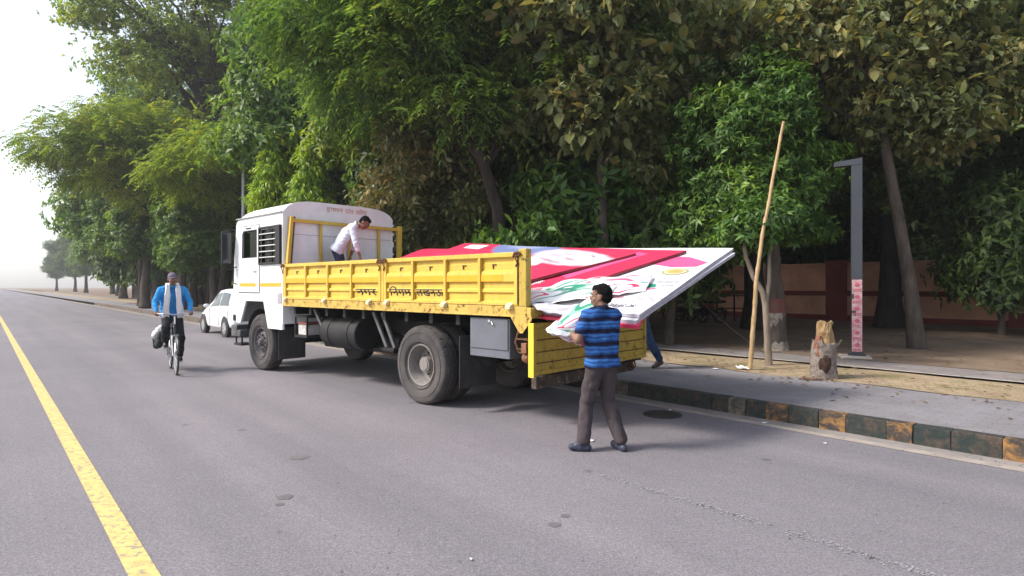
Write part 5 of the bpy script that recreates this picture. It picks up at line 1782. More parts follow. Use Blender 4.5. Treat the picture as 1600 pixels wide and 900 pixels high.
# the piece the man is holding
Wd = lambda px, py, d: W(px, py, d)
HELD = cloth('held_banner', 'folded white and green banner held in the striped man\'s hands',
      [[Wd(966, 446, 6.22), Wd(930, 458, 6.16), Wd(897, 480, 6.10), Wd(868, 501, 6.04), Wd(853, 513, 6.02)],
       [Wd(946, 474, 6.02), Wd(922, 487, 5.96), Wd(895, 502, 5.92), Wd(872, 513, 5.90), Wd(857, 519, 5.92)],
       [Wd(930, 505, 6.02), Wd(915, 515, 5.95), Wd(897, 524, 5.90), Wd(878, 524, 5.88), Wd(862, 521, 5.90)],
       [Wd(920, 535, 6.12), Wd(910, 540, 6.06), Wd(896, 537, 6.0), Wd(880, 530, 5.97), Wd(864, 523, 5.96)]],
      5.2, nu=30, nv=24, amp=0.018, mat=cloth_material('held_banner_cloth', 5.5))
# ================================================================ PEOPLE
def capsule(mb, p, q, r0, r1, seg=14):
    p, q = Vector(p), Vector(q)
    d = q - p
    L = d.length
    if L < 1e-5:
        mb.sphere(p, max(r0, r1), seg, 8)
        return
    d.normalize()
    pts, rs = [], []
    for k in range(5):
        a = -math.pi / 2 + (k + 0.35) / 5 * math.pi / 2
        pts.append(p + d * math.sin(a) * r0)
        rs.append(max(1e-4, math.cos(a) * r0))
    pts.append(p); rs.append(r0)
    pts.append(q); rs.append(r1)
    for k in range(5):
        a = (k + 0.65) / 5 * math.pi / 2
        pts.append(q + d * math.sin(a) * r1)
        rs.append(max(1e-4, math.cos(a) * r1))
    mb.tube(pts, rs, seg)
def fuse(name, mb, voxel, mat, parent, origin, smooth=4, wrinkle=None, cut=None):
    """union of overlapping solids -> one continuous skin"""
    me = bpy.data.meshes.new('tmp')
    me.from_pydata(mb.v, [], mb.f)
    o = bpy.data.objects.new('tmp', me)
    COL.objects.link(o)
    m = o.modifiers.new('r', 'REMESH')
    m.mode = 'VOXEL'
    m.voxel_size = voxel
    m2 = o.modifiers.new('s', 'SMOOTH')
    m2.iterations = smooth
    m2.factor = 0.5
    bpy.context.view_layer.update()
    out = bpy.data.meshes.new_from_object(o.evaluated_get(bpy.context.evaluated_depsgraph_get()))
    bpy.data.objects.remove(o)
    bpy.data.meshes.remove(me)
    out.name = name
    og = Vector(origin)
    if wrinkle:
        amp, fq, st = wrinkle
        nm = [v.normal.copy() for v in out.vertices]
        for v, n_ in zip(out.vertices, nm):
            p = v.co
            q = Vector((p.x * fq, p.y * fq, p.z * fq * st))
            h = (abs(noise.noise(q)) - 0.25) * 1.6 + 0.4 * noise.noise(q * 2.3)
            v.co = p + n_ * amp * h
    if cut:
        bm = bmesh.new()
        bm.from_mesh(out)
        bmesh.ops.bisect_plane(bm, geom=bm.verts[:] + bm.edges[:] + bm.faces[:], plane_co=cut[0], plane_no=cut[1], clear_inner=True)
        bm.to_mesh(out)
        bm.free()
    for v in out.vertices:
        v.co = v.co - og
    out.polygons.foreach_set('use_smooth', [True] * len(out.polygons))
    out.materials.clear()
    out.materials.append(mat)
    return link(name, out, parent)
SKIN = pm('brown_skin', (0.20, 0.105, 0.07), 0.55, 0.15, 12, spec=0.35)
HAIR = pm('black_hair', (0.007, 0.006, 0.006), 0.8, 0.3, 60, 0.8, 120, spec=0.12)
LEATH = pm('dark_shoe', (0.022, 0.02, 0.022), 0.5, 0.3, 15)
EYEW = pm('eye_white', (0.6, 0.57, 0.52), 0.3, 0.02)
LIP = pm('lip', (0.16, 0.06, 0.05), 0.5, 0.1)
def hand(mb, wrist, d, palm_n, out, curl=0.6, k=1.0):
    """palm and five fingers; d: pointing direction, palm_n: palm side, out: towards the thumb"""
    d = Vector(d).normalized()
    n_ = Vector(palm_n)
    n_ = (n_ - d * n_.dot(d)).normalized()
    t = d.cross(n_)
    if t.dot(Vector(out)) < 0:
        t = -t
    w = Vector(wrist)
    for i, f in enumerate((-0.030, -0.010, 0.010, 0.030)):
        kn = w + d * (0.090 - 0.004 * abs(i - 1.5)) * k + t * f * k
        capsule(mb, w + t * f * 0.6 * k, kn, 0.016 * k, 0.0125 * k, 8)
        L = (0.062, 0.075, 0.080, 0.072)[i] * k
        a, p = 0.0, kn
        for sgm in range(3):
            a += curl * (0.6 if sgm == 0 else 0.9)
            q = p + (d * math.cos(a) + n_ * math.sin(a)) * L * (0.45, 0.32, 0.23)[sgm]
            capsule(mb, p, q, 0.0098 * k, 0.0086 * k, 8)
            p = q
    b = w + d * 0.025 * k + t * 0.028 * k
    m_ = b + (d * 0.6 + t * 0.8 + n_ * 0.3).normalized() * 0.045 * k
    capsule(mb, b, m_, 0.014 * k, 0.0115 * k, 8)
    capsule(mb, m_, m_ + (d * 0.9 + t * 0.25 + n_ * (0.3 + curl * 0.4)).normalized() * 0.034 * k, 0.0112 * k, 0.009 * k, 8)
def basis(fwd, up):
    f_ = Vector(fwd).normalized()
    u_ = Vector(up)
    u_ = (u_ - f_ * u_.dot(f_)).normalized()
    l_ = u_.cross(f_)
    return Matrix((f_, l_, u_)).transposed()          # columns: forward, left, up
def person(label, J, mats, sleeve=1.0, voxel=0.0085, shoe_n=None, hair='short', group=None, cap_=None, gaps=(0.012, 0.011), beard=False):
    og = Vector(((J['anL'][0] + J['anR'][0]) / 2, (J['anL'][1] + J['anR'][1]) / 2, min(J['anL'][2], J['anR'][2]) - 0.09))
    e = empty('person', og, 0, label, 'person', group)
    V_ = {k: Vector(v) for k, v in J.items() if len(v) == 3}
    H = V_['head']
    B = basis(V_['face'], V_['headup'])
    fw, lf, up = B.col[0], B.col[1], B.col[2]
    k = J.get('k', (1, 0, 0))[0]
    body = MB()
    # head
    def ell(c, r):
        body.sphere(H + B @ Vector(c), r, 16, 12, M=B)
    ell((-0.008, 0, 0.025), (0.098, 0.077, 0.092))
    ell((0.022, 0, -0.045), (0.068, 0.060, 0.075))
    ell((0.050, 0, -0.085), (0.036, 0.036, 0.030))
    ell((0.096, 0, -0.020), (0.022, 0.014, 0.028))
    ell((0.078, 0, 0.018), (0.018, 0.052, 0.016))
    ell((0.086, 0, -0.060), (0.016, 0.028, 0.014))
    for s in (-1, 1):
        ell((-0.005, s * 0.078, -0.018), (0.022, 0.010, 0.034))
        ell((0.055, s * 0.040, -0.035), (0.030, 0.022, 0.024))
    capsule(body, V_['neck'], H + B @ Vector((-0.02, 0, -0.05)), 0.056, 0.054)
    # trunk
    def trunk(mb, g):
        for a, b in (('hipL', 'shL'), ('hipR', 'shR')):
            p, q = V_[a], V_[b]
            mid = p.lerp(q, 0.5) * 0.85 + (V_['pelvis'].lerp(V_['chest'], 0.6)) * 0.15
            qi = q.lerp(V_['neck'], 0.28) - (V_['neck'] - V_['pelvis']).normalized() * 0.04
            capsule(mb, p, mid, 0.094 + g, 0.080 + g)
            capsule(mb, mid, qi, 0.080 + g, 0.086 + g)
        capsule(mb, V_['pelvis'], V_['chest'], 0.100 + g, 0.112 + g)
        capsule(mb, V_['shL'], V_['neck'], 0.058 + g, 0.050 + g * 0.6)
        capsule(mb, V_['shR'], V_['neck'], 0.058 + g, 0.050 + g * 0.6)
        capsule(mb, V_['hipL'], V_['hipR'], 0.098 + g * 2.0, 0.098 + g * 2.0)
    trunk(body, -0.012)
    for s in 'LR':
        sh, el, ha = V_['sh' + s], V_['el' + s], V_['ha' + s]
        capsule(body, sh, el, 0.052, 0.041)
        capsule(body, el, ha, 0.042, 0.027)
        fd = (ha - el).normalized()
        hand(body, ha, V_.get('hd' + s, fd), V_.get('hn' + s, Vector((0, 0, -1))), V_.get('ht' + s, (V_['sh' + ('R' if s == 'L' else 'L')] - sh)), J.get('curl', (0.6,))[0])
        hip, kn, an = V_['hip' + s], V_['kn' + s], V_['an' + s]
        capsule(body, hip, kn, 0.078, 0.052)
        capsule(body, kn, kn.lerp(an, 0.35), 0.052, 0.052)
        capsule(body, kn.lerp(an, 0.35), an, 0.052, 0.034)
        toe = V_['toe' + s]
        capsule(body, an - Vector((0, 0, 0.03)), toe, 0.034, 0.026)
    fuse('body', body, voxel, SKIN, e, og, 3)
    # face details
    for s in (-1, 1):
        m_ = MB()
        m_.sphere(H + B @ Vector((0.080, s * 0.033, 0.0)), (0.010, 0.014, 0.008), 10, 8, M=B)
        m_.v = [tuple(Vector(p) - og) for p in m_.v]
        ey = m_.build('eye', EYEW, e, True)
        m_ = MB()
        m_.sphere(H + B @ Vector((0.0875, s * 0.033, 0.0)), (0.004, 0.0065, 0.0065), 10, 8, M=B)
        m_.v = [tuple(Vector(p) - og) for p in m_.v]
        m_.build('iris', HAIR, ey, True)
        m_ = MB()
        m_.sphere(H + B @ Vector((0.092, s * 0.034, 0.020)), (0.007, 0.022, 0.005), 10, 6, M=B)
        m_.v = [tuple(Vector(p) - og) for p in m_.v]
        m_.build('eyebrow', HAIR, e, True)
    m_ = MB()
    m_.sphere(H + B @ Vector((0.098, 0, -0.061)), (0.008, 0.024, 0.008), 10, 6, M=B)
    m_.v = [tuple(Vector(p) - og) for p in m_.v]
    m_.build('mouth', LIP, e, True)
    if beard:
        m_ = MB()
        m_.sphere(H + B @ Vector((0.095, 0, -0.045)), (0.010, 0.032, 0.008), 10, 6, M=B)
        m_.v = [tuple(Vector(p) - og) for p in m_.v]
        m_.build('moustache', HAIR, e, True)
    if hair:
        m_ = MB()
        m_.sphere(H + B @ Vector((-0.020, 0, 0.040)), (0.097, 0.083, 0.090), 18, 12, M=B)
        m_.sphere(H + B @ Vector((-0.050, 0, -0.005)), (0.066, 0.076, 0.075), 18, 12, M=B)
        m_.sphere(H + B @ Vector((0.030, 0, 0.075)), (0.062, 0.062, 0.042), 16, 10, M=B)
        fuse('hair', m_, 0.008, HAIR, e, og, 2, (0.010, 60, 1))
    if cap_:
        m_ = MB()
        m_.sphere(H + B @ Vector((-0.010, 0, 0.048)), (0.106, 0.088, 0.085), 18, 12, M=B)
        cp = fuse('cap', m_, 0.008, cap_, e, og, 2)
        m_ = MB()
        vs = []
        for r_, z in ((0.0, 0.045), (1.0, 0.03)):
            for j in range(13):
                a = rad(-85 + 170 * j / 12)
                vs.append(H + B @ Vector((0.06 + math.cos(a) * (0.03 + 0.085 * r_), math.sin(a) * (0.070 + 0.008 * r_), z - 0.01 * abs(math.sin(a)))) - og)
        m_.add(vs, [(j, j + 1, 14 + j, 13 + j) for j in range(12)])
        br = m_.build('cap_brim', cap_, e, True)
        md = br.modifiers.new('t', 'SOLIDIFY')
        md.thickness = 0.006
    # shirt
    sh_ = MB()
    trunk(sh_, gaps[0])
    capsule(sh_, V_['pelvis'] , V_['pelvis'] - (V_['chest'] - V_['pelvis']).normalized() * 0.05, 0.128, 0.132)
    capsule(sh_, V_['hipL'], V_['hipR'], 0.124, 0.124)
    for s in 'LR':
        sh, el, ha = V_['sh' + s], V_['el' + s], V_['ha' + s]
        if sleeve > 1:
            capsule(sh_, sh, el, 0.069, 0.056)
            capsule(sh_, el, el.lerp(ha, sleeve - 1), 0.056, 0.043)
        else:
            capsule(sh_, sh, sh.lerp(el, sleeve), 0.070, 0.068)
    fuse('shirt', sh_, voxel, mats[0], e, og, 3, (0.009, 9, 1.5), cut=(V_['pelvis'] - (V_['chest'] - V_['pelvis']).normalized() * J.get('hem', (0.045,))[0], (V_['chest'] - V_['pelvis']).normalized()))
    if J.get('collar', (1,))[0]:
        m_ = MB()
        ax = (H - V_['neck']).normalized()
        c = V_['neck'] + ax * 0.035
        m_.tube([c - ax * 0.03, c + ax * 0.012], [0.078, 0.070], 18, cap=False)
        m_.v = [tuple(Vector(p) - og) for p in m_.v]
        cl = m_.build('collar', mats[0], e, True)
        md = cl.modifiers.new('t', 'SOLIDIFY')
        md.thickness = 0.008
    # trousers
    tr = MB()
    capsule(tr, V_['hipL'], V_['hipR'], 0.106, 0.106)
    capsule(tr, V_['pelvis'], V_['pelvis'].lerp(V_['chest'], 0.22), 0.102, 0.098)
    for s in 'LR':
        hip, kn, an = V_['hip' + s], V_['kn' + s], V_['an' + s]
        capsule(tr, hip, kn, 0.098, 0.074)
        capsule(tr, kn, kn.lerp(an, 0.5), 0.076, 0.074)
        capsule(tr, kn.lerp(an, 0.5), kn.lerp(an, 0.93), 0.074, 0.068)
    fuse('trousers', tr, voxel, mats[1], e, og, 2, (0.012, 10, 0.7))
    for s in 'LR':
        an, toe = V_['an' + s], V_['toe' + s]
        m_ = MB()
        d = (toe - an)
        dn = Vector((d.x, d.y, d.z)).normalized()
        heel = an - Vector((0, 0, 0.05)) - Vector((dn.x, dn.y, 0)) * 0.045
        capsule(m_, heel, toe, 0.040, 0.036)
        capsule(m_, an - Vector((0, 0, 0.01)), an.lerp(toe, 0.55), 0.044, 0.036)
        capsule(m_, heel.lerp(toe, 0.45), toe, 0.045, 0.034)
        fuse('shoe', m_, 0.008, mats[2], e, og, 3)
    return e
def stripes():
    m, nt, b = newmat('striped_blue_knit')
    tc = nt.nodes.new('ShaderNodeTexCoord')
    sx = nt.nodes.new('ShaderNodeSeparateXYZ')
    wn_ = noisetex(nt, tc.outputs['Object'], 6, 2)
    nt.links.new(tc.outputs['Object'], sx.inputs[0])
    a = N(nt, 'ShaderNodeMath', operation='MULTIPLY_ADD')
    nt.links.new(wn_, a.inputs[0])
    a.inputs[1].default_value = 0.05
    nt.links.new(sx.outputs['Z'], a.inputs[2])
    mul = N(nt, 'ShaderNodeMath', operation='MULTIPLY')
    nt.links.new(a.outputs[0], mul.inputs[0])
    mul.inputs[1].default_value = 1 / 0.122
    fr = N(nt, 'ShaderNodeMath', operation='FRACT')
    nt.links.new(mul.outputs[0], fr.inputs[0])
    r = nt.nodes.new('ShaderNodeValToRGB')
    r.color_ramp.interpolation = 'CONSTANT'
    cs = [(0.0, (0.010, 0.012, 0.03)), (0.25, (0.018, 0.060, 0.20)), (0.40, (0.035, 0.125, 0.36)), (0.58, (0.020, 0.070, 0.23)), (0.72, (0.04, 0.135, 0.38)), (0.90, (0.014, 0.03, 0.10))]
    el = r.color_ramp.elements
    while len(el) < len(cs):
        el.new(0.5)
    for e_, (p, c) in zip(el, cs):
        e_.position = p
        e_.color = (*c, 1)
    nt.links.new(fr.outputs[0], r.inputs['Fac'])
    nt.links.new(r.outputs['Color'], b.inputs['Base Color'])
    b.inputs['Roughness'].default_value = 0.85
    b.inputs['Specular IOR Level'].default_value = 0.15
    bump(nt, b, noisetex(nt, tc.outputs['Object'], 25, 3), 0.25, 0.01)
    return m
# the man at the tailgate
F1 = Vector((-0.42, 0.91, 0)).normalized()
L1 = Vector((-F1.y, F1.x, 0))
def m1(f, l, z):
    p = Vector((0.905, 5.97, 0)) + F1 * f + L1 * l
    return (p.x, p.y, z)
J1 = dict(pelvis=m1(0, 0, 0.90), chest=m1(0.02, 0, 1.22), neck=m1(0.02, -0.005, 1.405), head=m1(0.04, -0.01, 1.548), face=(-0.93, 0.36, 0.02), headup=(0.02, 0, 1),
          shL=m1(0.02, 0.165, 1.355), shR=m1(0.02, -0.165, 1.355),
          elL=(0.645, 5.84, 1.12), haL=(0.565, 5.98, 1.225), elR=(1.02, 6.27, 1.13), haR=(0.80, 6.26, 1.25),
          hipL=m1(0, 0.07, 0.88), hipR=m1(0, -0.07, 0.88),
          knL=(0.755, 6.05, 0.46), anL=(0.715, 5.95, 0.085), toeL=(0.60, 5.96, 0.04),
          knR=(0.985, 6.10, 0.47), anR=(1.095, 5.97, 0.085), toeR=(1.04, 6.09, 0.04),
          hdL=(-0.25, 0.8, 0.35), hnL=(-0.5, -0.2, -0.8), curl=(0.75,), hem=(0.06,))
person('man in blue striped shirt with his back turned, pulling a banner at the tailgate', J1,
       (stripes(), pm('brown_grey_trousers', (0.062, 0.050, 0.054), 0.85, 0.15, 6, spec=0.15), pm('dark_blue_shoe', (0.03, 0.035, 0.06), 0.5, 0.4, 20)), 0.62)
# the man bending over on the truck bed
d2 = 11.35
J2 = dict(pelvis=W(527, 389, d2), chest=W(543, 364, d2), neck=W(556, 352, d2), head=W(570, 348, d2 - 0.02), face=(0.75, -0.12, -0.65), headup=(0.62, 0, 0.78),
          shL=W(550, 355, d2 + 0.17), shR=W(551, 358, d2 - 0.18), elL=W(556, 379, d2 + 0.2), haL=W(548, 399, d2 + 0.15), elR=W(556, 381, d2 - 0.24), haR=W(562, 400, d2 - 0.2),
          hipL=W(527, 392, d2 + 0.09), hipR=W(527, 392, d2 - 0.09), curl=(0.5,))
for s, o_, px in (('L', 0.10, 533), ('R', -0.10, 530)):
    b_ = W(px, 447, d2 + o_)
    J2['kn' + s] = Vector((b_.x + 0.07, b_.y, 1.89))
    J2['an' + s] = Vector((b_.x, b_.y, 1.485))
    J2['toe' + s] = Vector((b_.x + 0.16, b_.y - 0.02, 1.436))
person('man in pale shirt bending over on the truck bed behind the cab', J2,
       (pm('pale_blue_shirt', (0.60, 0.64, 0.74), 0.8, 0.06, 5, spec=0.15), pm('navy_trousers', (0.035, 0.045, 0.075), 0.85, 0.15, 6, spec=0.15), LEATH), 1.55)
# the legs behind the banners
d4 = 10.5
J4 = dict(pelvis=W(1003, 492, d4), chest=W(996, 463, d4), neck=W(992, 446, d4), head=W(990, 434, d4), face=(-0.95, -0.1, -0.1), headup=(-0.1, 0, 1),
          shL=W(995, 451, d4 - 0.18), shR=W(995, 451, d4 + 0.18), elL=W(988, 473, d4 - 0.2), haL=W(978, 462, d4 - 0.12), elR=W(988, 473, d4 + 0.2), haR=W(978, 462, d4 + 0.12),
          hipL=W(1004, 497, d4 - 0.08), hipR=W(1004, 497, d4 + 0.08), knL=W(1016, 534, d4 - 0.06), anL=W(1031, 562, d4), toeL=W(1021, 573, d4 - 0.02),
          knR=W(990, 533, d4 + 0.08), anR=W(984, 567, d4 + 0.08), toeR=W(972, 572, d4 + 0.05))
person('person in blue jeans walking behind the white banner, only one leg showing', J4,
       (pm('plain_dark_shirt', (0.10, 0.10, 0.12), 0.85, 0.1, 5), pm('blue_jeans', (0.025, 0.050, 0.110), 0.85, 0.25, 9, spec=0.15), pm('brown_shoe', (0.04, 0.022, 0.018), 0.5, 0.3, 15)), 1.9)

# ---------------------------------------------------------------- cyclist and bicycle
BD = Vector((0.568, -0.823, 0)).normalized()
B_ANG = math.atan2(BD.y, BD.x)
BK_LOC = Vector((-6.845, 11.935, 0))
BKM = Matrix.Translation(BK_LOC) @ Matrix.Rotation(B_ANG, 4, 'Z')
bike = empty('bicycle', BK_LOC, B_ANG, 'old roadster bicycle ridden toward the camera on the left', 'bicycle')
K_BLK = pm('bicycle_black', (0.02, 0.02, 0.022), 0.4, 0.2, 10)
K_CHR = pm('dull_chrome', (0.55, 0.55, 0.57), 0.3, 0.12, 15, metal=0.8)
K_TYR = pm('bicycle_tyre', (0.05, 0.046, 0.045), 0.85, 0.2, 10)
WR = 0.36
def bwheel(x):
    e = bpy.data.objects.new('wheel', None)
    COL.objects.link(e)
    e.parent = bike
    e.location = (x, 0, WR)
    m_ = MB()
    ring = [(WR - 0.018 + 0.018 * math.cos(a), 0.018 * math.sin(a)) for a in [6.2832 * i / 10 for i in range(10)]]
    m_.lathe(ring, 48, closed=True)
    m_.build('tyre', K_TYR, e, True)
    m_ = MB()
    m_.lathe([(WR - 0.034, -0.013), (WR - 0.046, -0.012), (WR - 0.050, 0), (WR - 0.046, 0.012), (WR - 0.034, 0.013)], 48, closed=True)
    m_.build('rim', K_CHR, e, True)
    m_ = MB()
    for k in range(32):
        a = 6.2832 * k / 32
        s = 0.025 if k % 2 else -0.025
        a2 = a + (0.5 if k % 4 < 2 else -0.5)
        m_.tube([(0.02 * math.cos(a2), s, 0.02 * math.sin(a2)), ((WR - 0.045) * math.cos(a), 0, (WR - 0.045) * math.sin(a))], 0.0022, 4, cap=False)
    tag(m_.build('spokes', K_CHR, e), kind='stuff')
    m_ = MB()
    m_.cyl((0, -0.045, 0), (0, 0.045, 0), 0.02, seg=12)
    m_.build('hub', K_CHR, e, True)
bwheel(0)
bwheel(1.10)
HX, HZ = 0.80, 1.0
m_ = MB()
BBp, ST, HD, HDb = (0.45, 0, 0.31), (0.26, 0, 0.90), (0.83, 0, 0.93), (0.87, 0, 0.72)
for p, q, r in ((ST, HD, 0.016), (BBp, HDb, 0.017), (BBp, ST, 0.016), (HD, HDb, 0.02)):
    m_.tube([p, q], r, 10)
for s in (-1, 1):
    m_.tube([(0, s * 0.06, WR), (0.40, s * 0.035, 0.31), BBp], 0.010, 8)
    m_.tube([(0, s * 0.06, WR), (0.22, s * 0.02, 0.84)], 0.009, 8)
m_.build('frame', K_BLK, bike, True)
m_ = MB()
for s in (-1, 1):
    m_.tube([(0.88, s * 0.045, 0.72), (0.93, s * 0.055, 0.62), (1.04, s * 0.055, 0.42), (1.10, s * 0.055, WR)], [0.014, 0.013, 0.011, 0.009], 8)
m_.tube([(0.88, -0.05, 0.72), (0.88, 0.05, 0.72)], 0.016, 8)
m_.build('fork', K_CHR, bike, True)
m_ = MB()
m_.tube([(0.83, 0, 0.93), (0.80, 0, 1.08)], 0.014, 8)
m_.tube([(0.62, -0.285, 1.11), (0.74, -0.27, 1.13), (0.84, -0.19, 1.13), (0.85, 0, 1.11), (0.84, 0.19, 1.13), (0.74, 0.27, 1.13), (0.62, 0.285, 1.11)], 0.013, 8)
hb_ = m_.build('handlebar', K_CHR, bike, True)
for s in (-1, 1):
    m_ = MB()
    m_.tube([(0.59, s * 0.287, 1.11), (0.71, s * 0.275, 1.128)], 0.018, 10)
    m_.build('grip', K_BLK, hb_, True)
    m_ = MB()
    m_.tube([(0.72, s * 0.25, 1.115), (0.66, s * 0.275, 1.07), (0.62, s * 0.285, 1.06)], 0.006, 6)
    m_.build('brake_lever', K_CHR, hb_, True)
m_ = MB()
m_.sphere((0.20, 0, 1.0), (0.11, 0.095, 0.045), 16, 10)
m_.sphere((0.34, 0, 1.0), (0.13, 0.045, 0.035), 14, 8)
m_.tube([(0.26, 0, 0.88), (0.25, 0, 0.98)], 0.014, 8)
m_.build('saddle', K_BLK, bike, True)
m_ = MB()
m_.cyl((0.45, -0.07, 0.31), (0.45, 0.07, 0.31), 0.025, seg=12)
ca = rad(62)
PED = {}
for s, a in ((-1, ca), (1, ca + math.pi)):
    px_, pz_ = 0.45 + 0.165 * math.cos(a), 0.31 + 0.165 * math.sin(a)
    m_.bar((0.45, s * 0.07, 0.31), (px_, s * 0.08, pz_), 0.014, 0.025, up=(0, 1, 0))
    m_.box((px_ - 0.04, min(s * 0.09, s * 0.18), pz_ - 0.012), (px_ + 0.04, max(s * 0.09, s * 0.18), pz_ + 0.012))
    PED[s] = (px_, pz_)
m_.lathe([(0.075, -0.004), (0.09, -0.004), (0.09, 0.004), (0.075, 0.004)], 28, M=Matrix.Translation((0.45, -0.05, 0.31)), closed=True)
m_.build('crank', K_CHR, bike, True)
for x, a0, a1 in ((0, 20, 200), (1.10, 5, 150)):
    m_ = MB()
    n = 16
    vs = []
    for i in range(n + 1):
        a = rad(a0 + (a1 - a0) * i / n)
        for yy, rr_ in ((-0.03, WR + 0.010), (0, WR + 0.024), (0.03, WR + 0.010)):
            vs.append((x + math.cos(a) * rr_, yy, WR + math.sin(a) * rr_))
    m_.add(vs, [(i * 3 + j, i * 3 + j + 1, i * 3 + j + 4, i * 3 + j + 3) for i in range(n) for j in range(2)])
    o = m_.build('mudguard', K_BLK, bike, True)
    o.modifiers.new('t', 'SOLIDIFY').thickness = 0.002
m_ = MB()
for s in (-1, 1):
    m_.tube([(0.20, s * 0.05, 0.80), (-0.28, s * 0.07, 0.80)], 0.006, 6)
    m_.tube([(0, s * 0.06, WR), (-0.12, s * 0.07, 0.80)], 0.006, 6)
for x in (0.1, -0.05, -0.2, -0.28):
    m_.tube([(x, -0.07, 0.80), (x, 0.07, 0.80)], 0.005, 6)
m_.build('carrier', K_BLK, bike, True)
# bag slung on the rider's right side of the carrier
m_ = MB()
capsule(m_, (-0.05, -0.18, 0.74), (-0.12, -0.22, 0.48), 0.07, 0.085)
capsule(m_, (0.08, -0.18, 0.70), (0.05, -0.21, 0.50), 0.065, 0.08)
m_.v = [tuple(BKM @ Vector(p)) for p in m_.v]
bl = BKM @ Vector((-0.05, -0.2, 0.38))
bag = empty('cloth_bag', bl, 0, 'dark bag with white cloth slung on the bicycle carrier', 'bag')
fuse('sack', m_, 0.012, pm('dark_bag', (0.03, 0.032, 0.035), 0.8, 0.3, 8), bag, bl, 3, (0.02, 9, 1))
m_ = MB()
capsule(m_, (0.0, -0.17, 0.80), (-0.05, -0.27, 0.66), 0.07, 0.06)
capsule(m_, (-0.1, -0.15, 0.82), (-0.12, -0.26, 0.70), 0.06, 0.06)
m_.v = [tuple(BKM @ Vector(p)) for p in m_.v]
fuse('white_cloth', m_, 0.012, pm('white_rag', (0.65, 0.64, 0.65), 0.85, 0.1, 8), bag, bl, 3, (0.02, 12, 1))
m_ = MB()
m_.tube([tuple(BKM @ Vector(p) - bl) for p in ((0.0, -0.05, 0.83), (-0.05, -0.2, 0.80), (-0.08, -0.30, 0.62), (-0.10, -0.28, 0.42))], 0.012, 6)
m_.build('strap', K_BLK, bag, True)
# rider
def rj(x, y, z):
    return BKM @ Vector((x, y, z))
def rv(x, y, z):
    return BKM.to_3x3() @ Vector((x, y, z))
J3 = dict(pelvis=rj(0.24, 0, 1.13), chest=rj(0.33, 0, 1.46), neck=rj(0.36, 0, 1.635), head=rj(0.41, 0, 1.785), face=rv(1, 0.02, -0.05), headup=rv(0.05, 0, 1),
          shL=rj(0.34, 0.195, 1.575), shR=rj(0.34, -0.195, 1.575), elL=rj(0.42, 0.30, 1.33), elR=rj(0.42, -0.30, 1.33), haL=rj(0.60, 0.285, 1.155), haR=rj(0.60, -0.285, 1.155),
          hipL=rj(0.24, 0.09, 1.09), hipR=rj(0.24, -0.09, 1.09),
          knR=rj(0.66, -0.13, 0.86), anR=rj(PED[-1][0] - 0.07, -0.13, PED[-1][1] + 0.115), toeR=rj(PED[-1][0] + 0.08, -0.135, PED[-1][1] + 0.055),
          knL=rj(0.60, 0.12, 0.66), anL=rj(PED[1][0] - 0.07, 0.13, PED[1][1] + 0.115), toeL=rj(PED[1][0] + 0.08, 0.135, PED[1][1] + 0.055),
          hdL=rv(1, 0, -0.1), hdR=rv(1, 0, -0.1), hnL=rv(0, 0, -1), hnR=rv(0, 0, -1), curl=(0.95,))
rider = person('cyclist in bright blue shirt, cap and white scarf riding on the left', J3,
       (pm('bright_blue_shirt', (0.03, 0.24, 0.58), 0.8, 0.12, 5, spec=0.15), pm('black_trousers', (0.018, 0.02, 0.024), 0.85, 0.2, 6, spec=0.15), LEATH), 1.92, hair=None, cap_=pm('purple_grey_cap', (0.12, 0.10, 0.14), 0.8, 0.2, 10), beard=True)
og = rider.location
for s in (-1, 1):
    m_ = MB()
    line = [(0.25, s * 0.045, 1.705), (0.33, s * 0.070, 1.71), (0.41, s * 0.085, 1.675), (0.465, s * 0.088, 1.59), (0.492, s * 0.092, 1.48), (0.492, s * 0.10, 1.36), (0.482, s * 0.115, 1.24), (0.472, s * 0.128, 1.12), (0.465, s * 0.125, 1.03)]
    vs = []
    for i, p in enumerate(line):
        hw = 0.032 + 0.0038 * i + 0.006 * math.sin(i * 2.1 + s)
        for k in range(7):
            f_ = (k - 3) / 3
            x = p[0] + 0.014 * math.cos(f_ * 5 + i) + (0.02 if i > 1 else 0) * (1 - f_ * f_)
            vs.append(rj(x, p[1] + f_ * hw, p[2]) - og)
    m_.add(vs, [(i * 7 + k, i * 7 + k + 1, i * 7 + k + 8, i * 7 + k + 7) for i in range(len(line) - 1) for k in range(6)])
    o = m_.build('scarf', pm('white_scarf', (0.76, 0.74, 0.76), 0.85, 0.06, 10, spec=0.1), rider, True, ang=80)
    o.modifiers.new('t', 'SOLIDIFY').thickness = 0.012
# ================================================================ WHITE CAR parked beyond the truck
car_m = pm('white_car_paint', (0.78, 0.78, 0.80), 0.25, 0.02, 2, spec=0.6)
C_GL = pm('car_glass', (0.035, 0.042, 0.045), 0.12, 0.1, 2, spec=0.35)
C_BLK = pm('car_black_trim', (0.02, 0.02, 0.02), 0.6, 0.1)
CAR_ANG = ROAD_ANG
near_rear = W(356, 527, 19.3)          # left rear wheel on the ground
CAR_LOC = Vector((near_rear.x, near_rear.y, 0)) + RN * 0.74
car = empty('parked_car', CAR_LOC, CAR_ANG, 'white hatchback parked at the kerb, half hidden behind the truck cab', 'car')
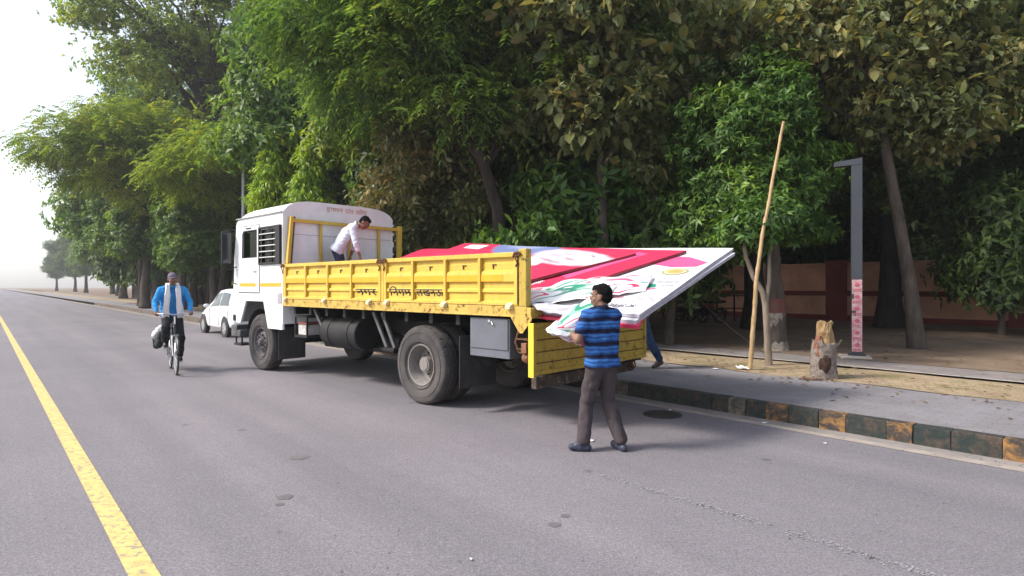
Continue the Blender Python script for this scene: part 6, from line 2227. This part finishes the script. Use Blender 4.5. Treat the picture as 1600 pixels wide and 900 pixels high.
# stations along the car: x, sill half width, belt half width, bottom z, belt z, roof half width, roof z (None = no cabin)
ST_ = [(-0.72, 0.60, 0.62, 0.42, 0.80), (-0.66, 0.76, 0.78, 0.30, 0.90), (-0.35, 0.82, 0.83, 0.26, 0.98), (0.0, 0.83, 0.845, 0.24, 0.99), (0.8, 0.83, 0.85, 0.20, 0.96), (1.7, 0.83, 0.85, 0.20, 0.93), (2.2, 0.82, 0.83, 0.22, 0.92), (2.55, 0.81, 0.79, 0.24, 0.84), (2.95, 0.78, 0.73, 0.26, 0.76), (3.12, 0.68, 0.64, 0.32, 0.62), (3.18, 0.50, 0.48, 0.40, 0.54)]
m_ = MB()
ring_n = 14
vs, fs = [], []
for (x, ws, wb, zb, zt) in ST_:
    zm = (zb + zt) / 2
    pts = [(ws * 0.90, zb), (ws, zb + 0.06), (ws + 0.015, zm), (wb, zt - 0.06), (wb - 0.03, zt), (wb * 0.6, zt + 0.03), (wb * 0.2, zt + 0.045)]
    full = pts + [(-y, z) for y, z in reversed(pts)]
    vs += [(x, y, z) for y, z in full]
for i in range(len(ST_) - 1):
    for j in range(ring_n):
        fs.append((i * ring_n + j, i * ring_n + (j + 1) % ring_n, (i + 1) * ring_n + (j + 1) % ring_n, (i + 1) * ring_n + j))
fs += [tuple(range(ring_n)), tuple((len(ST_) - 1) * ring_n + j for j in reversed(range(ring_n)))]
m_.add(vs, fs)
cb = m_.build('body', car_m, car, True, ang=50)
cb.modifiers.new('s', 'SUBSURF').levels = 1
cb.modifiers['s'].render_levels = 2
# cabin: glass house with white roof and pillars
def loft(stations, name, mat, parent):
    m2 = MB()
    n = len(stations[0])
    v2 = [p for s_ in stations for p in s_]
    f2 = [(i * n + j, i * n + j + 1, (i + 1) * n + j + 1, (i + 1) * n + j) for i in range(len(stations) - 1) for j in range(n - 1)]
    m2.add(v2, f2)
    return m2.build(name, mat, parent, True, ang=60)
def cab_ring(x, w0, z0, w1, z1):
    return [(x, w0, z0), (x + 0.0, (w0 + w1) / 2 + 0.02, (z0 + z1) / 2), (x, w1, z1 - 0.03), (x, w1 - 0.08, z1), (x, 0, z1 + 0.02), (x, -w1 + 0.08, z1), (x, -w1, z1 - 0.03), (x, -(w0 + w1) / 2 - 0.02, (z0 + z1) / 2), (x, -w0, z0)]
gh = loft([cab_ring(-0.66, 0.74, 0.88, 0.60, 1.05), cab_ring(-0.42, 0.80, 0.95, 0.60, 1.40), cab_ring(0.0, 0.81, 0.96, 0.62, 1.52), cab_ring(0.6, 0.82, 0.94, 0.63, 1.555), cab_ring(1.15, 0.82, 0.92, 0.62, 1.52), cab_ring(1.55, 0.80, 0.91, 0.60, 1.40), cab_ring(1.95, 0.79, 0.90, 0.66, 1.14), cab_ring(2.30, 0.76, 0.88, 0.70, 0.93)], 'cabin', car_m, car)
for s in (1, -1):
    def gp(x, t):
        # point on the side of the cabin, t = 0 belt .. 1 roof
        rows = [(-0.66, .74, .88, .60, 1.05), (-0.42, .80, .95, .60, 1.40), (0, .81, .96, .62, 1.52), (.6, .82, .94, .63, 1.555), (1.15, .82, .92, .62, 1.52), (1.55, .80, .91, .60, 1.40), (1.95, .79, .90, .66, 1.14), (2.3, .76, .88, .70, .93)]
        xs_ = [r_[0] for r_ in rows]
        w0, z0, w1, z1 = [float(np.interp(x, xs_, [r_[k] for r_ in rows])) for k in (1, 2, 3, 4)]
        bul = 0.02 * math.sin(math.pi * t)
        return (x, s * (w0 + (w1 - w0) * t + bul + 0.008), z0 + (z1 - 0.03 - z0) * t)
    for nm, quad in (('front_side_window', [(0.72, 0.10), (1.83, 0.10), (1.42, 0.86), (0.72, 0.86)]), ('rear_side_window', [(-0.28, 0.10), (0.64, 0.10), (0.64, 0.86), (-0.10, 0.86)])):
        m2 = MB()
        n = 6
        v2 = []
        for i in range(n + 1):
            for j in range(n + 1):
                u, v = i / n, j / n
                lo_ = quad[0][0] * (1 - u) + quad[1][0] * u
                hi_ = quad[3][0] * (1 - u) + quad[2][0] * u
                v2.append(gp(lo_ * (1 - v) + hi_ * v, quad[0][1] + (quad[3][1] - quad[0][1]) * v))
        m2.add(v2, [(i * (n + 1) + j, i * (n + 1) + j + 1, (i + 1) * (n + 1) + j + 1, (i + 1) * (n + 1) + j) for i in range(n) for j in range(n)])
        m2.build(nm, C_GL, car, True)
    m2 = MB()
    m2.sphere((1.72, s * 0.93, 0.98), (0.06, 0.10, 0.065), 12, 8)
    m2.build('door_mirror', car_m, car, True)
    for x in (0.18, 1.02):
        m2 = MB()
        m2.box((x - 0.08, min(s * 0.848, s * 0.872), 0.80), (x + 0.08, max(s * 0.848, s * 0.872), 0.83))
        m2.build('door_handle', car_m, car, False, 0.006)
    for x in (-0.30, 0.68, 1.72):
        m2 = MB()
        m2.box((x - 0.005, min(s * 0.84, s * 0.853), 0.34), (x + 0.005, max(s * 0.84, s * 0.853), 0.90))
        m2.build('door_gap', C_BLK, car)
    m2 = MB()
    m2.sphere((2.86, s * 0.66, 0.66), (0.18, 0.12, 0.075), 14, 8)
    m2.build('headlight', pm('car_lamp_glass', (0.55, 0.56, 0.58), 0.1, 0.05, spec=0.8), car, True)
    for x in (0.0, 2.45):
        m2 = MB()
        m2.lathe([(0.0, s * 0.80), (0.355, s * 0.80), (0.365, s * 0.852), (0.33, s * 0.858), (0.0, s * 0.80)], 32, M=Matrix.Translation((x, 0, 0.31)))
        m2.build('wheel_arch', C_BLK, car, True)
        we = bpy.data.objects.new('wheel', None)
        COL.objects.link(we)
        we.parent = car
        we.location = (x, s * 0.775, 0.30)
        m2 = MB()
        m2.lathe([(0.19, -0.085), (0.28, -0.09), (0.298, -0.07), (0.30, 0), (0.298, 0.07), (0.28, 0.09), (0.19, 0.085)], 36)
        m2.build('tyre', K_TYR, we, True)
        m2 = MB()
        m2.lathe([(0.19, s * 0.085), (0.18, s * 0.05), (0.06, s * 0.07), (0.0, s * 0.075)], 36)
        for k in range(7):
            a = k * 0.8976
            m2.bar((0.05 * math.cos(a), s * 0.078, 0.05 * math.sin(a)), (0.185 * math.cos(a), s * 0.074, 0.185 * math.sin(a)), 0.045, 0.02, up=(0, 1, 0))
        m2.build('hubcap', pm('hubcap_silver', (0.5, 0.5, 0.52), 0.4, 0.1, metal=0.4), we, True)
m2 = MB()
m2.add([(2.24, -0.68, 0.925), (2.24, 0.68, 0.925), (1.60, 0.60, 1.385), (1.60, -0.60, 1.385)], [(0, 1, 2, 3)])
m2.v = [(x + 0.03, y, z + 0.02) for x, y, z in m2.v]
m2.build('windscreen', C_GL, car)

# ================================================================ BOUNDARY WALL, rail, motorcycles
W_ORG = pm('terracotta_wash', (0.74, 0.40, 0.27), 0.95, 0.15, 1.2, 0.2, 20, dirt=(0.45, 0.24, 0.16), dscale=0.8, dlo=0.45, dhi=0.75, damt=0.8)
W_RED = pm('dark_red_wash', (0.22, 0.05, 0.045), 0.95, 0.2, 2, 0.2, 20)
wall = empty('boundary_wall', R(0, 26.6, 0.2), ROAD_ANG, 'terracotta boundary wall with dark red pillars under the trees', 'wall')
PIL = [9.48 + 5.95 * k for k in range(-4, 9)]
for k in range(len(PIL) - 1):
    m2 = MB()
    m2.box((PIL[k] + 0.40, -0.12, -0.3), (PIL[k + 1] - 0.40, 0.12, 2.33))
    m2.build('wall_panel', W_ORG, wall)
    m2 = MB()
    m2.box((PIL[k] + 0.40, 0.1205, 1.05), (PIL[k + 1] - 0.40, 0.16, 1.25))
    m2.build('band', W_RED, wall, False, 0.01)
    m2 = MB()
    m2.box((PIL[k] + 0.40, 0.1205, -0.3), (PIL[k + 1] - 0.40, 0.15, 0.25))
    m2.build('plinth', W_RED, wall, False, 0.01)
    m2 = MB()
    m2.box((PIL[k] + 0.40, -0.16, 2.331), (PIL[k + 1] - 0.40, 0.17, 2.41))
    m2.build('coping', W_ORG, wall, False, 0.01)
for x in PIL:
    m2 = MB()
    m2.box((x - 0.40, -0.2, -0.3), (x + 0.40, 0.24, 2.52))
    m2.build('pillar', W_RED, wall, False, 0.015)
M_RAIL = pm('dark_iron', (0.035, 0.025, 0.022), 0.7, 0.3, 9)
rp = W(1120, 500, 24.2)
rl = empty('iron_rail', (rp.x, rp.y, 0.2), ROAD_ANG + math.pi, 'low dark iron railing in front of the terracotta wall', 'railing')
for k in range(3):
    m2 = MB()
    m2.bar((0.75 * k, 0, 0), (0.75 * k, 0, 1.5 if k == 1 else 1.25), 0.05, 0.05, up=(0, 1, 0))
    m2.build('post', M_RAIL, rl)
for z in (0.55, 1.05):
    m2 = MB()
    m2.bar((-0.03, 0, z), (1.53, 0, z + 0.03), 0.04, 0.045)
    m2.build('bar', M_RAIL, rl)
def motorcycle(loc, rz, label):
    e = empty('motorcycle', loc, rz, label, 'motorcycle', 'motorcycles parked by the wall')
    m_b = pm('motorcycle_black', (0.016, 0.016, 0.018), 0.35, 0.2, 8)
    for x in (0, 1.25):
        m2 = MB()
        m2.lathe([(0.25 + 0.05 * math.cos(a), 0.045 * math.sin(a)) for a in [6.2832 * i / 10 for i in range(10)]], 32, closed=True)
        for k in range(6):
            a = k * 1.047
            m2.bar((0.03 * math.cos(a), 0, 0.03 * math.sin(a)), (0.22 * math.cos(a), 0, 0.22 * math.sin(a)), 0.03, 0.02, up=(0, 1, 0))
        o = m2.build('wheel', K_TYR, e, True)
        o.location = (x, 0, 0.30)
    m2 = MB()
    m2.sphere((0.72, 0, 0.86), (0.27, 0.14, 0.14), 16, 10)
    m2.build('fuel_tank', m_b, e, True)
    m2 = MB()
    m2.sphere((0.22, 0, 0.82), (0.36, 0.13, 0.07), 16, 10)
    m2.sphere((-0.12, 0, 0.84), (0.16, 0.11, 0.06), 14, 8)
    m2.build('seat', C_BLK, e, True)
    m2 = MB()
    m2.box((0.42, -0.14, 0.30), (0.80, 0.14, 0.62))
    m2.tube([(0.05, 0.16, 0.34), (0.6, 0.15, 0.30)], 0.045, 10)
    m2.tube([(0, 0, 0.30), (0.35, 0, 0.42), (0.6, 0, 0.6), (0.95, 0, 0.82)], 0.035, 8)
    m2.build('engine', pm('dull_engine', (0.08, 0.08, 0.08), 0.5, 0.3), e, True)
    m2 = MB()
    for s in (-1, 1):
        m2.tube([(1.25, s * 0.07, 0.30), (0.98, s * 0.07, 0.95)], 0.022, 8)
    m2.tube([(0.84, -0.36, 1.04), (0.96, -0.2, 1.02), (1.0, 0, 0.98), (0.96, 0.2, 1.02), (0.84, 0.36, 1.04)], 0.015, 8)
    m2.build('fork', K_CHR, e, True)
    m2 = MB()
    m2.sphere((1.08, 0, 0.92), (0.09, 0.10, 0.10), 14, 10)
    m2.build('headlamp', pm('lamp_lens', (0.6, 0.6, 0.58), 0.15, 0.05), e, True)
    m2 = MB()
    vs_ = []
    for i in range(9):
        a = rad(10 + i * 20)
        for y in (-0.07, 0.07):
            vs_.append((math.cos(a) * 0.36, y, 0.30 + math.sin(a) * 0.36))
    m2.add(vs_, [(2 * i, 2 * i + 1, 2 * i + 3, 2 * i + 2) for i in range(8)])
    o = m2.build('rear_mudguard', m_b, e, True)
    o.modifiers.new('t', 'SOLIDIFY').thickness = 0.01
    return e
for px, d, a, l in ((1070, 23.6, 1.9, 'black motorcycle under the tip of the banner, leftmost of three'), (1098, 23.2, 2.1, 'black motorcycle in the middle of the three by the wall'), (1124, 23.0, 2.35, 'black motorcycle nearest the iron railing')):
    motorcycle(at(px, d, 0.21), a, l)

# ================================================================ STREET FURNITURE, POLE, STUMP
lp = empty('lamp_post', (6.86, 11.85, 0.2), rad(-24), 'dark grey square lamp post with pink posters pasted on its shaft', 'lamp post')
M_POST = pm('slate_grey_steel', (0.045, 0.05, 0.062), 0.5, 0.1, 2, dirt=(0.07, 0.07, 0.075), dlo=0.55, dhi=0.8, damt=0.6)
m2 = MB()
m2.box((-0.095, -0.07, 0.10), (0.095, 0.07, 3.88))
m2.build('shaft', M_POST, lp, False, 0.006)
m2 = MB()
m2.plate([(-0.40, 3.84), (-0.40, 3.93), (0.095, 3.99), (0.095, 3.86)], [], lambda a, b: (a, -0.078, b), lambda a, b: (a, 0.078, b))
hd_ = m2.build('lamp_head', M_POST, lp, False, 0.006)
m2 = MB()
m2.box((-0.31, -0.055, 3.852), (-0.15, 0.055, 3.8595))
m2.build('lamp_lens', pm('off_lens', (0.4, 0.4, 0.4), 0.3, 0.05), hd_)
m2 = MB()
m2.box((-0.15, -0.11, 0.07), (0.15, 0.11, 0.10))
m2.build('base_plate', M_POST, lp, False, 0.004)
m2 = MB()
m2.box((-0.30, -0.26, -0.05), (0.24, 0.22, 0.07))
m2.build('footing', M_CONC, lp, False, 0.02)
def poster_mat(seed):
    m, nt, b = newmat('pink_poster')
    tc = nt.nodes.new('ShaderNodeTexCoord')
    mp = nt.nodes.new('ShaderNodeMapping')
    mp.inputs['Location'].default_value = (seed, seed, 0)
    nt.links.new(tc.outputs['Object'], mp.inputs[0])
    f = noisetex(nt, mp.outputs[0], 14, 4, 0.6, 0.5)
    c = ramp(nt, f, [(0.30, (0.62, 0.47, 0.47)), (0.46, (0.58, 0.36, 0.38)), (0.57, (0.52, 0.20, 0.24)), (0.66, (0.56, 0.34, 0.36)), (0.8, (0.7, 0.6, 0.6))])
    nt.links.new(c, b.inputs['Base Color'])
    b.inputs['Roughness'].default_value = 0.8
    return m
z = 0.155
for k in range(6):
    h = 0.232
    m2 = MB()
    w_ = 0.088
    nn_ = 5
    vs_ = []
    rr = random.Random(k)
    for i in range(nn_ + 1):
        for j in range(nn_ + 1):
            vs_.append((-w_ + 2 * w_ * i / nn_ + rr.uniform(-0.002, 0.002), -0.0725 - rr.uniform(0, 0.0035), z + h * j / nn_ + rr.uniform(-0.002, 0.002)))
    m2.add(vs_, [(i * 6 + j, i * 6 + j + 1, i * 6 + j + 7, i * 6 + j + 6) for i in range(5) for j in range(5) if not ((k == 3 and i < 2 and j in (1,)) or (k == 4 and i < 1 and j in (2, 3)) or (k == 3 and i == 1 and j == 0))])
    m2.build('poster', poster_mat(k * 3.7), lp)
    m2 = MB()
    m2.sphere((0.005, -0.078, z + 0.13), (0.045, 0.002, 0.036), 14, 6)
    m2.build('poster_emblem', pm('poster_red', (0.48, 0.11, 0.14), 0.7, 0.2, 20), lp)
    m2 = MB()
    m2.box((-0.075, -0.0775, z + 0.02), (0.07, -0.0765, z + 0.045))
    m2.build('poster_text_bar', pm('poster_red', (0.48, 0.11, 0.14), 0.7, 0.2, 20), lp)
    z += h + 0.006

# bamboo pole leaning on the bushy tree
def bamboo():
    m, nt, b = newmat('dry_bamboo')
    v = coords(nt, 'Object', (8, 8, 1.2))
    c = ramp(nt, noisetex(nt, v, 3, 5), [(0.3, (0.30, 0.19, 0.09)), (0.7, (0.50, 0.35, 0.18))])
    nt.links.new(c, b.inputs['Base Color'])
    b.inputs['Roughness'].default_value = 0.6
    return m
pb = Vector((4.12, 10.32, 0.2))
ptop = Vector((4.84, 10.58, 4.57))
pole = empty('bamboo_pole', pb, 0, 'long thin bamboo pole leaning up against the bushy tree', 'pole')
m2 = MB()
n = 60
pts, rs = [], []
for i in range(n + 1):
    u = i / n
    p = (ptop - pb) * u + Vector((-0.10 * math.sin(math.pi * u) + 0.010 * math.sin(u * 11), 0, 0)) + Vector((0.004 * math.sin(u * 31), 0.004 * math.cos(u * 23), 0))
    pts.append(p)
    r_ = 0.040 - 0.017 * u
    rs.append(r_ * (1.17 if i % 4 == 0 else 1.0))
m2.tube(pts, rs, 12)
m2.build('cane', bamboo(), pole, True, ang=70)
# broken stump
st_ = empty('tree_stump', (4.95, 9.45, 0.2), 0.0, 'broken grey tree stump with splintered pale top on the verge', 'tree stump')
def stump_material():
    m, nt, b = newmat('stump_bark')
    v = coords(nt)
    f = noisetex(nt, v, 9, 6, 0.7)
    c = ramp(nt, f, [(0.3, (0.08, 0.06, 0.05)), (0.5, (0.20, 0.165, 0.145)), (0.75, (0.31, 0.265, 0.235))])
    vo = nt.nodes.new('ShaderNodeTexVoronoi')
    vo.inputs['Scale'].default_value = 13
    nt.links.new(v, vo.inputs['Vector'])
    c = mixc(nt, 1.0, c, ramp(nt, vo.outputs['Distance'], [(0.08, (0.55, 0.5, 0.47)), (0.35, (1, 1, 1))]), 'MULTIPLY')
    nt.links.new(c, b.inputs['Base Color'])
    b.inputs['Roughness'].default_value = 0.95
    bump(nt, b, f, 1.0, 0.03)
    return m
def ring_solid(levels, seg, top_fn=None, cap=True):
    m2 = MB()
    vs_ = []
    for (cx, cy, z_, rx, ry, wob, sd) in levels:
        for j in range(seg):
            a = 6.2832 * j / seg
            q = Vector((math.cos(a) * 1.6, math.sin(a) * 1.6, z_ * 2.2 + sd))
            r_ = 1 + wob * noise.noise(q) + 0.5 * wob * noise.noise(q * 2.7)
            zz_ = z_ + (top_fn(a) if top_fn and z_ == levels[-1][2] else 0)
            vs_.append((cx + math.cos(a) * rx * r_, cy + math.sin(a) * ry * r_, zz_))
    L_ = len(levels)
    m2.add(vs_, [(i * seg + j, i * seg + (j + 1) % seg, (i + 1) * seg + (j + 1) % seg, (i + 1) * seg + j) for i in range(L_ - 1) for j in range(seg)])
    if cap:
        k = len(m2.v)
        m2.v.append((levels[-1][0], levels[-1][1], levels[-1][2] - 0.04))
        o_ = (L_ - 1) * seg
        for j in range(seg):
            m2.f.append((o_ + j, o_ + (j + 1) % seg, k))
            m2.m.append(0)
    return m2
lv = [(0, 0, -0.05, 0.25, 0.25, 0.22, 0), (0, 0, 0.05, 0.235, 0.235, 0.2, 0), (0, 0, 0.18, 0.225, 0.225, 0.15, 0), (0, 0, 0.32, 0.22, 0.22, 0.13, 0), (0, 0, 0.45, 0.215, 0.215, 0.13, 0), (0, 0, 0.56, 0.20, 0.205, 0.13, 0)]
ring_solid(lv, 36, lambda a: 0.09 * noise.noise(Vector((math.cos(a) * 2, math.sin(a) * 2, 5))) + 0.05 * noise.noise(Vector((math.cos(a) * 4, math.sin(a) * 4, 7)))).build('bark', stump_material(), st_, True, ang=50)
lv = [(0.02, 0.02, 0.40, 0.17, 0.16, 0.25, 3), (0.03, 0.02, 0.52, 0.165, 0.15, 0.3, 3), (0.03, 0.02, 0.62, 0.15, 0.14, 0.35, 3.3), (0.035, 0.02, 0.72, 0.145, 0.13, 0.4, 3.8), (0.035, 0.02, 0.80, 0.13, 0.115, 0.45, 4.2), (0.04, 0.02, 0.88, 0.125, 0.10, 0.35, 4.8)]
M_SPLIT = pm('split_wood', (0.30, 0.20, 0.105), 0.9, 0.35, 12, 0.9, 30, stretch=(1, 1, 0.25), spec=0.1)
ring_solid(lv, 40, lambda a: 0.055 * noise.noise(Vector((math.cos(a) * 1.7, math.sin(a) * 1.7, 2))) + 0.03 * noise.noise(Vector((math.cos(a) * 5, math.sin(a) * 5, 9)))).build('splintered_heartwood', M_SPLIT, st_, False)
lv = [(-0.13, -0.06, 0.36, 0.09, 0.10, 0.3, 8), (-0.125, -0.06, 0.50, 0.085, 0.09, 0.35, 8), (-0.12, -0.05, 0.60, 0.06, 0.07, 0.4, 8), (-0.11, -0.04, 0.67, 0.03, 0.04, 0.4, 8)]
ring_solid(lv, 24).build('torn_bark', pm('raw_red_wood', (0.20, 0.085, 0.05), 0.9, 0.5, 9, 0.9, 25), st_, False)
lv = [(-0.07, -0.185, 0.10, 0.05, 0.05, 0.5, 6), (-0.07, -0.19, 0.16, 0.10, 0.055, 0.5, 6), (-0.075, -0.19, 0.24, 0.115, 0.06, 0.5, 6), (-0.06, -0.185, 0.32, 0.09, 0.05, 0.5, 6), (-0.05, -0.17, 0.38, 0.04, 0.03, 0.5, 6)]
ring_solid(lv, 24).build('rotten_hollow', pm('rotten_brown', (0.05, 0.026, 0.018), 0.95, 0.7, 14, 1.0, 22), st_, False)
m2 = MB()
m2.tube([(0.17, -0.02, 0.46), (0.25, -0.03, 0.53), (0.31, -0.03, 0.60)], [0.03, 0.022, 0.012], 8)
m2.build('broken_twig', M_BARKP, st_, True)
st_.scale = (0.86, 0.86, 1.0)
rr = random.Random(12)
M_CHIP = pm('bark_chip', (0.16, 0.09, 0.06), 0.95, 0.4, 9)
chipmb = MB()
for k in range(40):
    x, y = -0.28 + rr.gauss(0, 0.13), -0.2 + rr.gauss(0, 0.09)
    s = rr.uniform(0.012, 0.05)
    a = rr.random() * 6
    M_ = Matrix.Translation((4.95 + x, 9.45 + y, 0.205 + s * 0.15)) @ Matrix.Rotation(a, 4, 'Z') @ Matrix.Rotation(rr.uniform(-0.4, 0.4), 4, 'X')
    chipmb.box((-s, -s * 0.4, -s * 0.15), (s, s * 0.4, s * 0.15), M=M_)
tag(chipmb.build('bark_chips', M_CHIP), 'brown bark chips scattered at the stump foot', kind='stuff')
# litter at the foot of the pole, scraps on road and pavement
M_PAPER = pm('scrap_white', (0.7, 0.69, 0.68), 0.8, 0.1, 9)
def scrap(name, label, p, s, seed, z):
    rr = random.Random(seed)
    n = 7
    vs_, fs_ = [], []
    for i in range(n + 1):
        for j in range(n + 1):
            x, y = (i / n - 0.5) * s * 2, (j / n - 0.5) * s * 1.1
            q = Vector((x / s * 1.5, y / s * 1.5, seed))
            vs_.append((x + 0.2 * s * noise.noise(q), y + 0.2 * s * noise.noise(q + Vector((5, 5, 0))), 0.012 + abs(noise.noise(q * 1.4)) * s * 0.35))
    m2 = MB()
    m2.add(vs_, [(i * (n + 1) + j, (i + 1) * (n + 1) + j, (i + 1) * (n + 1) + j + 1, i * (n + 1) + j + 1) for i in range(n) for j in range(n)])
    o = m2.build(name, M_PAPER, None, True, ang=80)
    o.location = (p.x, p.y, z)
    o.rotation_euler = (0, 0, rr.random() * 6)
    o.modifiers.new('t', 'SOLIDIFY').thickness = 0.002
    return tag(o, label, 'litter', 'white scraps of litter')
g2 = lambda px, py, z: W(px, py, (EYE - z) * 930 / (py - 447))
scrap('plastic_scrap', 'white plastic sheet lying at the foot of the bamboo pole', g2(1160, 576, 0.2), 0.17, 3, 0.2)
scrap('paper_scrap', 'small white scrap on the road just right of the striped man', g2(925, 690, 0), 0.03, 4, 0.0)
scrap('paper_scrap', 'small white scrap on the gutter strip near the kerb', g2(1195, 662, 0), 0.035, 5, 0.0)
scrap('paper_scrap', 'tiny white scrap on the road at right, near the frame edge', g2(1290, 694, 0), 0.02, 6, 0.0)
scrap('paper_scrap', 'tiny white scrap in the middle foreground of the road', g2(736, 876, 0), 0.012, 7, 0.0)
scrap('paper_scrap', 'tiny white scrap on the manhole cover', g2(1047, 643, 0), 0.03, 8, 0.012)
scrap('paper_scrap', 'small pale scrap on the verge left of the bamboo pole', g2(1118, 577, 0.2), 0.05, 9, 0.2)
# fallen leaves and grit, uncountable
M_DRY = leafmat('fallen_leaf', [(0.0, (0.07, 0.045, 0.02)), (0.5, (0.16, 0.10, 0.05)), (1.0, (0.30, 0.20, 0.09))], 0.1, 0.8, 0.1)
gl = np.random.default_rng(31)
nL = 5200
tt, oo = gl.uniform(-8, 45, nL), np.where(gl.random(nL) < 0.75, gl.uniform(9.8, 26, nL), gl.normal(9.6, 0.6, nL))
P = np.array([[U.x * a + RN.x * b_, U.y * a + RN.y * b_, 0.245 if b_ > 11.4 else 0.222 if b_ > 9.7 else 0.2] for a, b_ in zip(tt, oo)])
D = gl.normal(size=(nL, 3)) * np.array([1, 1, 0.12])
up = np.tile([0, 0, 1.0], (nL, 1)) + gl.normal(size=(nL, 3)) * 0.2
V, Fq = leaf_quads(P, D, up, gl.uniform(0.05, 0.14, nL), gl.uniform(0.03, 0.06, nL), 0.15, -0.05)
tag(link('fallen_leaves', raw_mesh('fallen_leaves', V, Fq, M_DRY)), 'dry fallen leaves strewn on the verge and soil', kind='stuff')
nG = 900
tt, oo = gl.uniform(-5, 14, nG), gl.uniform(1.0, 7.2, nG)
oo = np.where(gl.random(nG) < 0.4, gl.normal(7.05, 0.12, nG).clip(6.6, 7.22), oo)
P = np.array([[U.x * a + RN.x * b_, U.y * a + RN.y * b_, 0.003] for a, b_ in zip(tt, oo)])
D = gl.normal(size=(nG, 3)) * np.array([1, 1, 0.05])
V, Fq = leaf_quads(P, D, np.tile([0, 0, 1.0], (nG, 1)), gl.uniform(0.008, 0.03, nG), gl.uniform(0.006, 0.018, nG), 0.3, -0.1)
tag(link('road_grit', raw_mesh('road_grit', V, Fq, pm('grit', (0.13, 0.12, 0.115), 0.9, 0.5, 30))), 'small dark grit and crumbs on the asphalt', kind='stuff')
# sparse grass on the verge
nB = 9000
tt, oo = gl.uniform(-8, 30, nB), gl.uniform(9.75, 11.35, nB)
keep = np.array([noise.noise(Vector((a * 0.9, b_ * 1.6, 3))) > 0.12 for a, b_ in zip(tt, oo)])
tt, oo = tt[keep], oo[keep]
P = np.array([[U.x * a + RN.x * b_, U.y * a + RN.y * b_, 0.2] for a, b_ in zip(tt, oo)])
D = gl.normal(size=(len(P), 3)) * 0.5 + np.array([0, 0, 0.8])
V, Fq = leaf_quads(P, D, rdir(gl, len(P)), gl.uniform(0.02, 0.06, len(P)), gl.uniform(0.003, 0.007, len(P)), 0.1, 0.1)
tag(link('verge_grass', raw_mesh('verge_grass', V, Fq, leafmat('dry_grass', [(0, (0.10, 0.10, 0.03)), (0.5, (0.20, 0.18, 0.06)), (1, (0.33, 0.27, 0.12))], 0.2))), 'sparse short grass on the sandy verge', kind='stuff')
# ================================================================ FAR LEFT: iron fence, slim pole, guy wire
fe = empty('iron_fence', R(60, 13.6, 0.2), ROAD_ANG, 'dark iron fence of thin bars far down the pavement on the left', 'fence')
for k in range(9):
    m2 = MB()
    m2.box((k * 3.0 - 0.12, -0.12, 0), (k * 3.0 + 0.12, 0.12, 2.5))
    m2.build('fence_post', M_RAIL, fe)
bar_me = MB().box((-0.02, -0.02, 0.1), (0.02, 0.02, 2.3)).mesh('fence_bar')
bar_me.materials.append(M_RAIL)
for k in range(120):
    o = link('fence_bar', bar_me, fe)
    o.location = (0.2 * k + 0.1, 0, 0)
for z in (0.3, 2.1):
    m2 = MB()
    m2.box((-0.1, -0.03, z), (24.1, 0.03, z + 0.06))
    m2.build('fence_rail', M_RAIL, fe)
sp = empty('street_pole', at(380, 30, 0.2), 0, 'slim pale metal pole rising through the foliage above the cab', 'pole')
m2 = MB()
m2.tube([(0, 0, 0), (0, 0, 5), (0, 0, 10.8)], [0.09, 0.08, 0.06], 12)
m2.build('shaft', pm('pale_pole', (0.55, 0.56, 0.58), 0.5, 0.1), sp, True)
m2 = MB()
m2.sphere((0, 0, 10.83), 0.075, 12, 8)
m2.build('cap', pm('pale_pole', (0.55, 0.56, 0.58)), sp, True)
gp_ = at(380, 30, 10.9)
cb_ = MB()
a, b = gp_, R(62, 12, 13.0)
cb_.tube([a.lerp(b, i / 14) - Vector((0, 0, 1.2 * math.sin(math.pi * i / 14))) for i in range(15)], 0.02, 6)
o = cb_.build('overhead_cable', M_RAIL, None, True)
tag(o, 'thin cable running left from the slim pale pole', 'cable')
gw_ = MB()
a, b = Vector((3.95, 14.4, 1.9)), Vector((5.3, 12.4, 0.22))
gw_.tube([a.lerp(b, i / 8) - Vector((0, 0, 0.1 * math.sin(math.pi * i / 8))) for i in range(9)], 0.007, 5)
tag(gw_.build('guy_wire', M_RAIL, None, True), 'thin wire running down from the bare brown trunk to the ground', 'wire')

# ================================================================ HAZE: thin even air round the whole place
hz = MB().box((-720, -170, -1.2), (520, 720, 45)).build('haze', pm('unused_surface', (0.5, 0.5, 0.5)))
hm = bpy.data.materials.new('haze_air')
hm.use_nodes = True
ht = hm.node_tree
for n_ in list(ht.nodes):
    ht.nodes.remove(n_)
ho = ht.nodes.new('ShaderNodeOutputMaterial')
hv = ht.nodes.new('ShaderNodeVolumePrincipled')
hv.inputs['Color'].default_value = (0.93, 0.95, 1.0, 1)
hv.inputs['Density'].default_value = 0.0009
hv.inputs['Anisotropy'].default_value = 0.3
ht.links.new(hv.outputs[0], ho.inputs['Volume'])
hz.data.materials.clear()
hz.data.materials.append(hm)
tag(hz, kind='stuff')
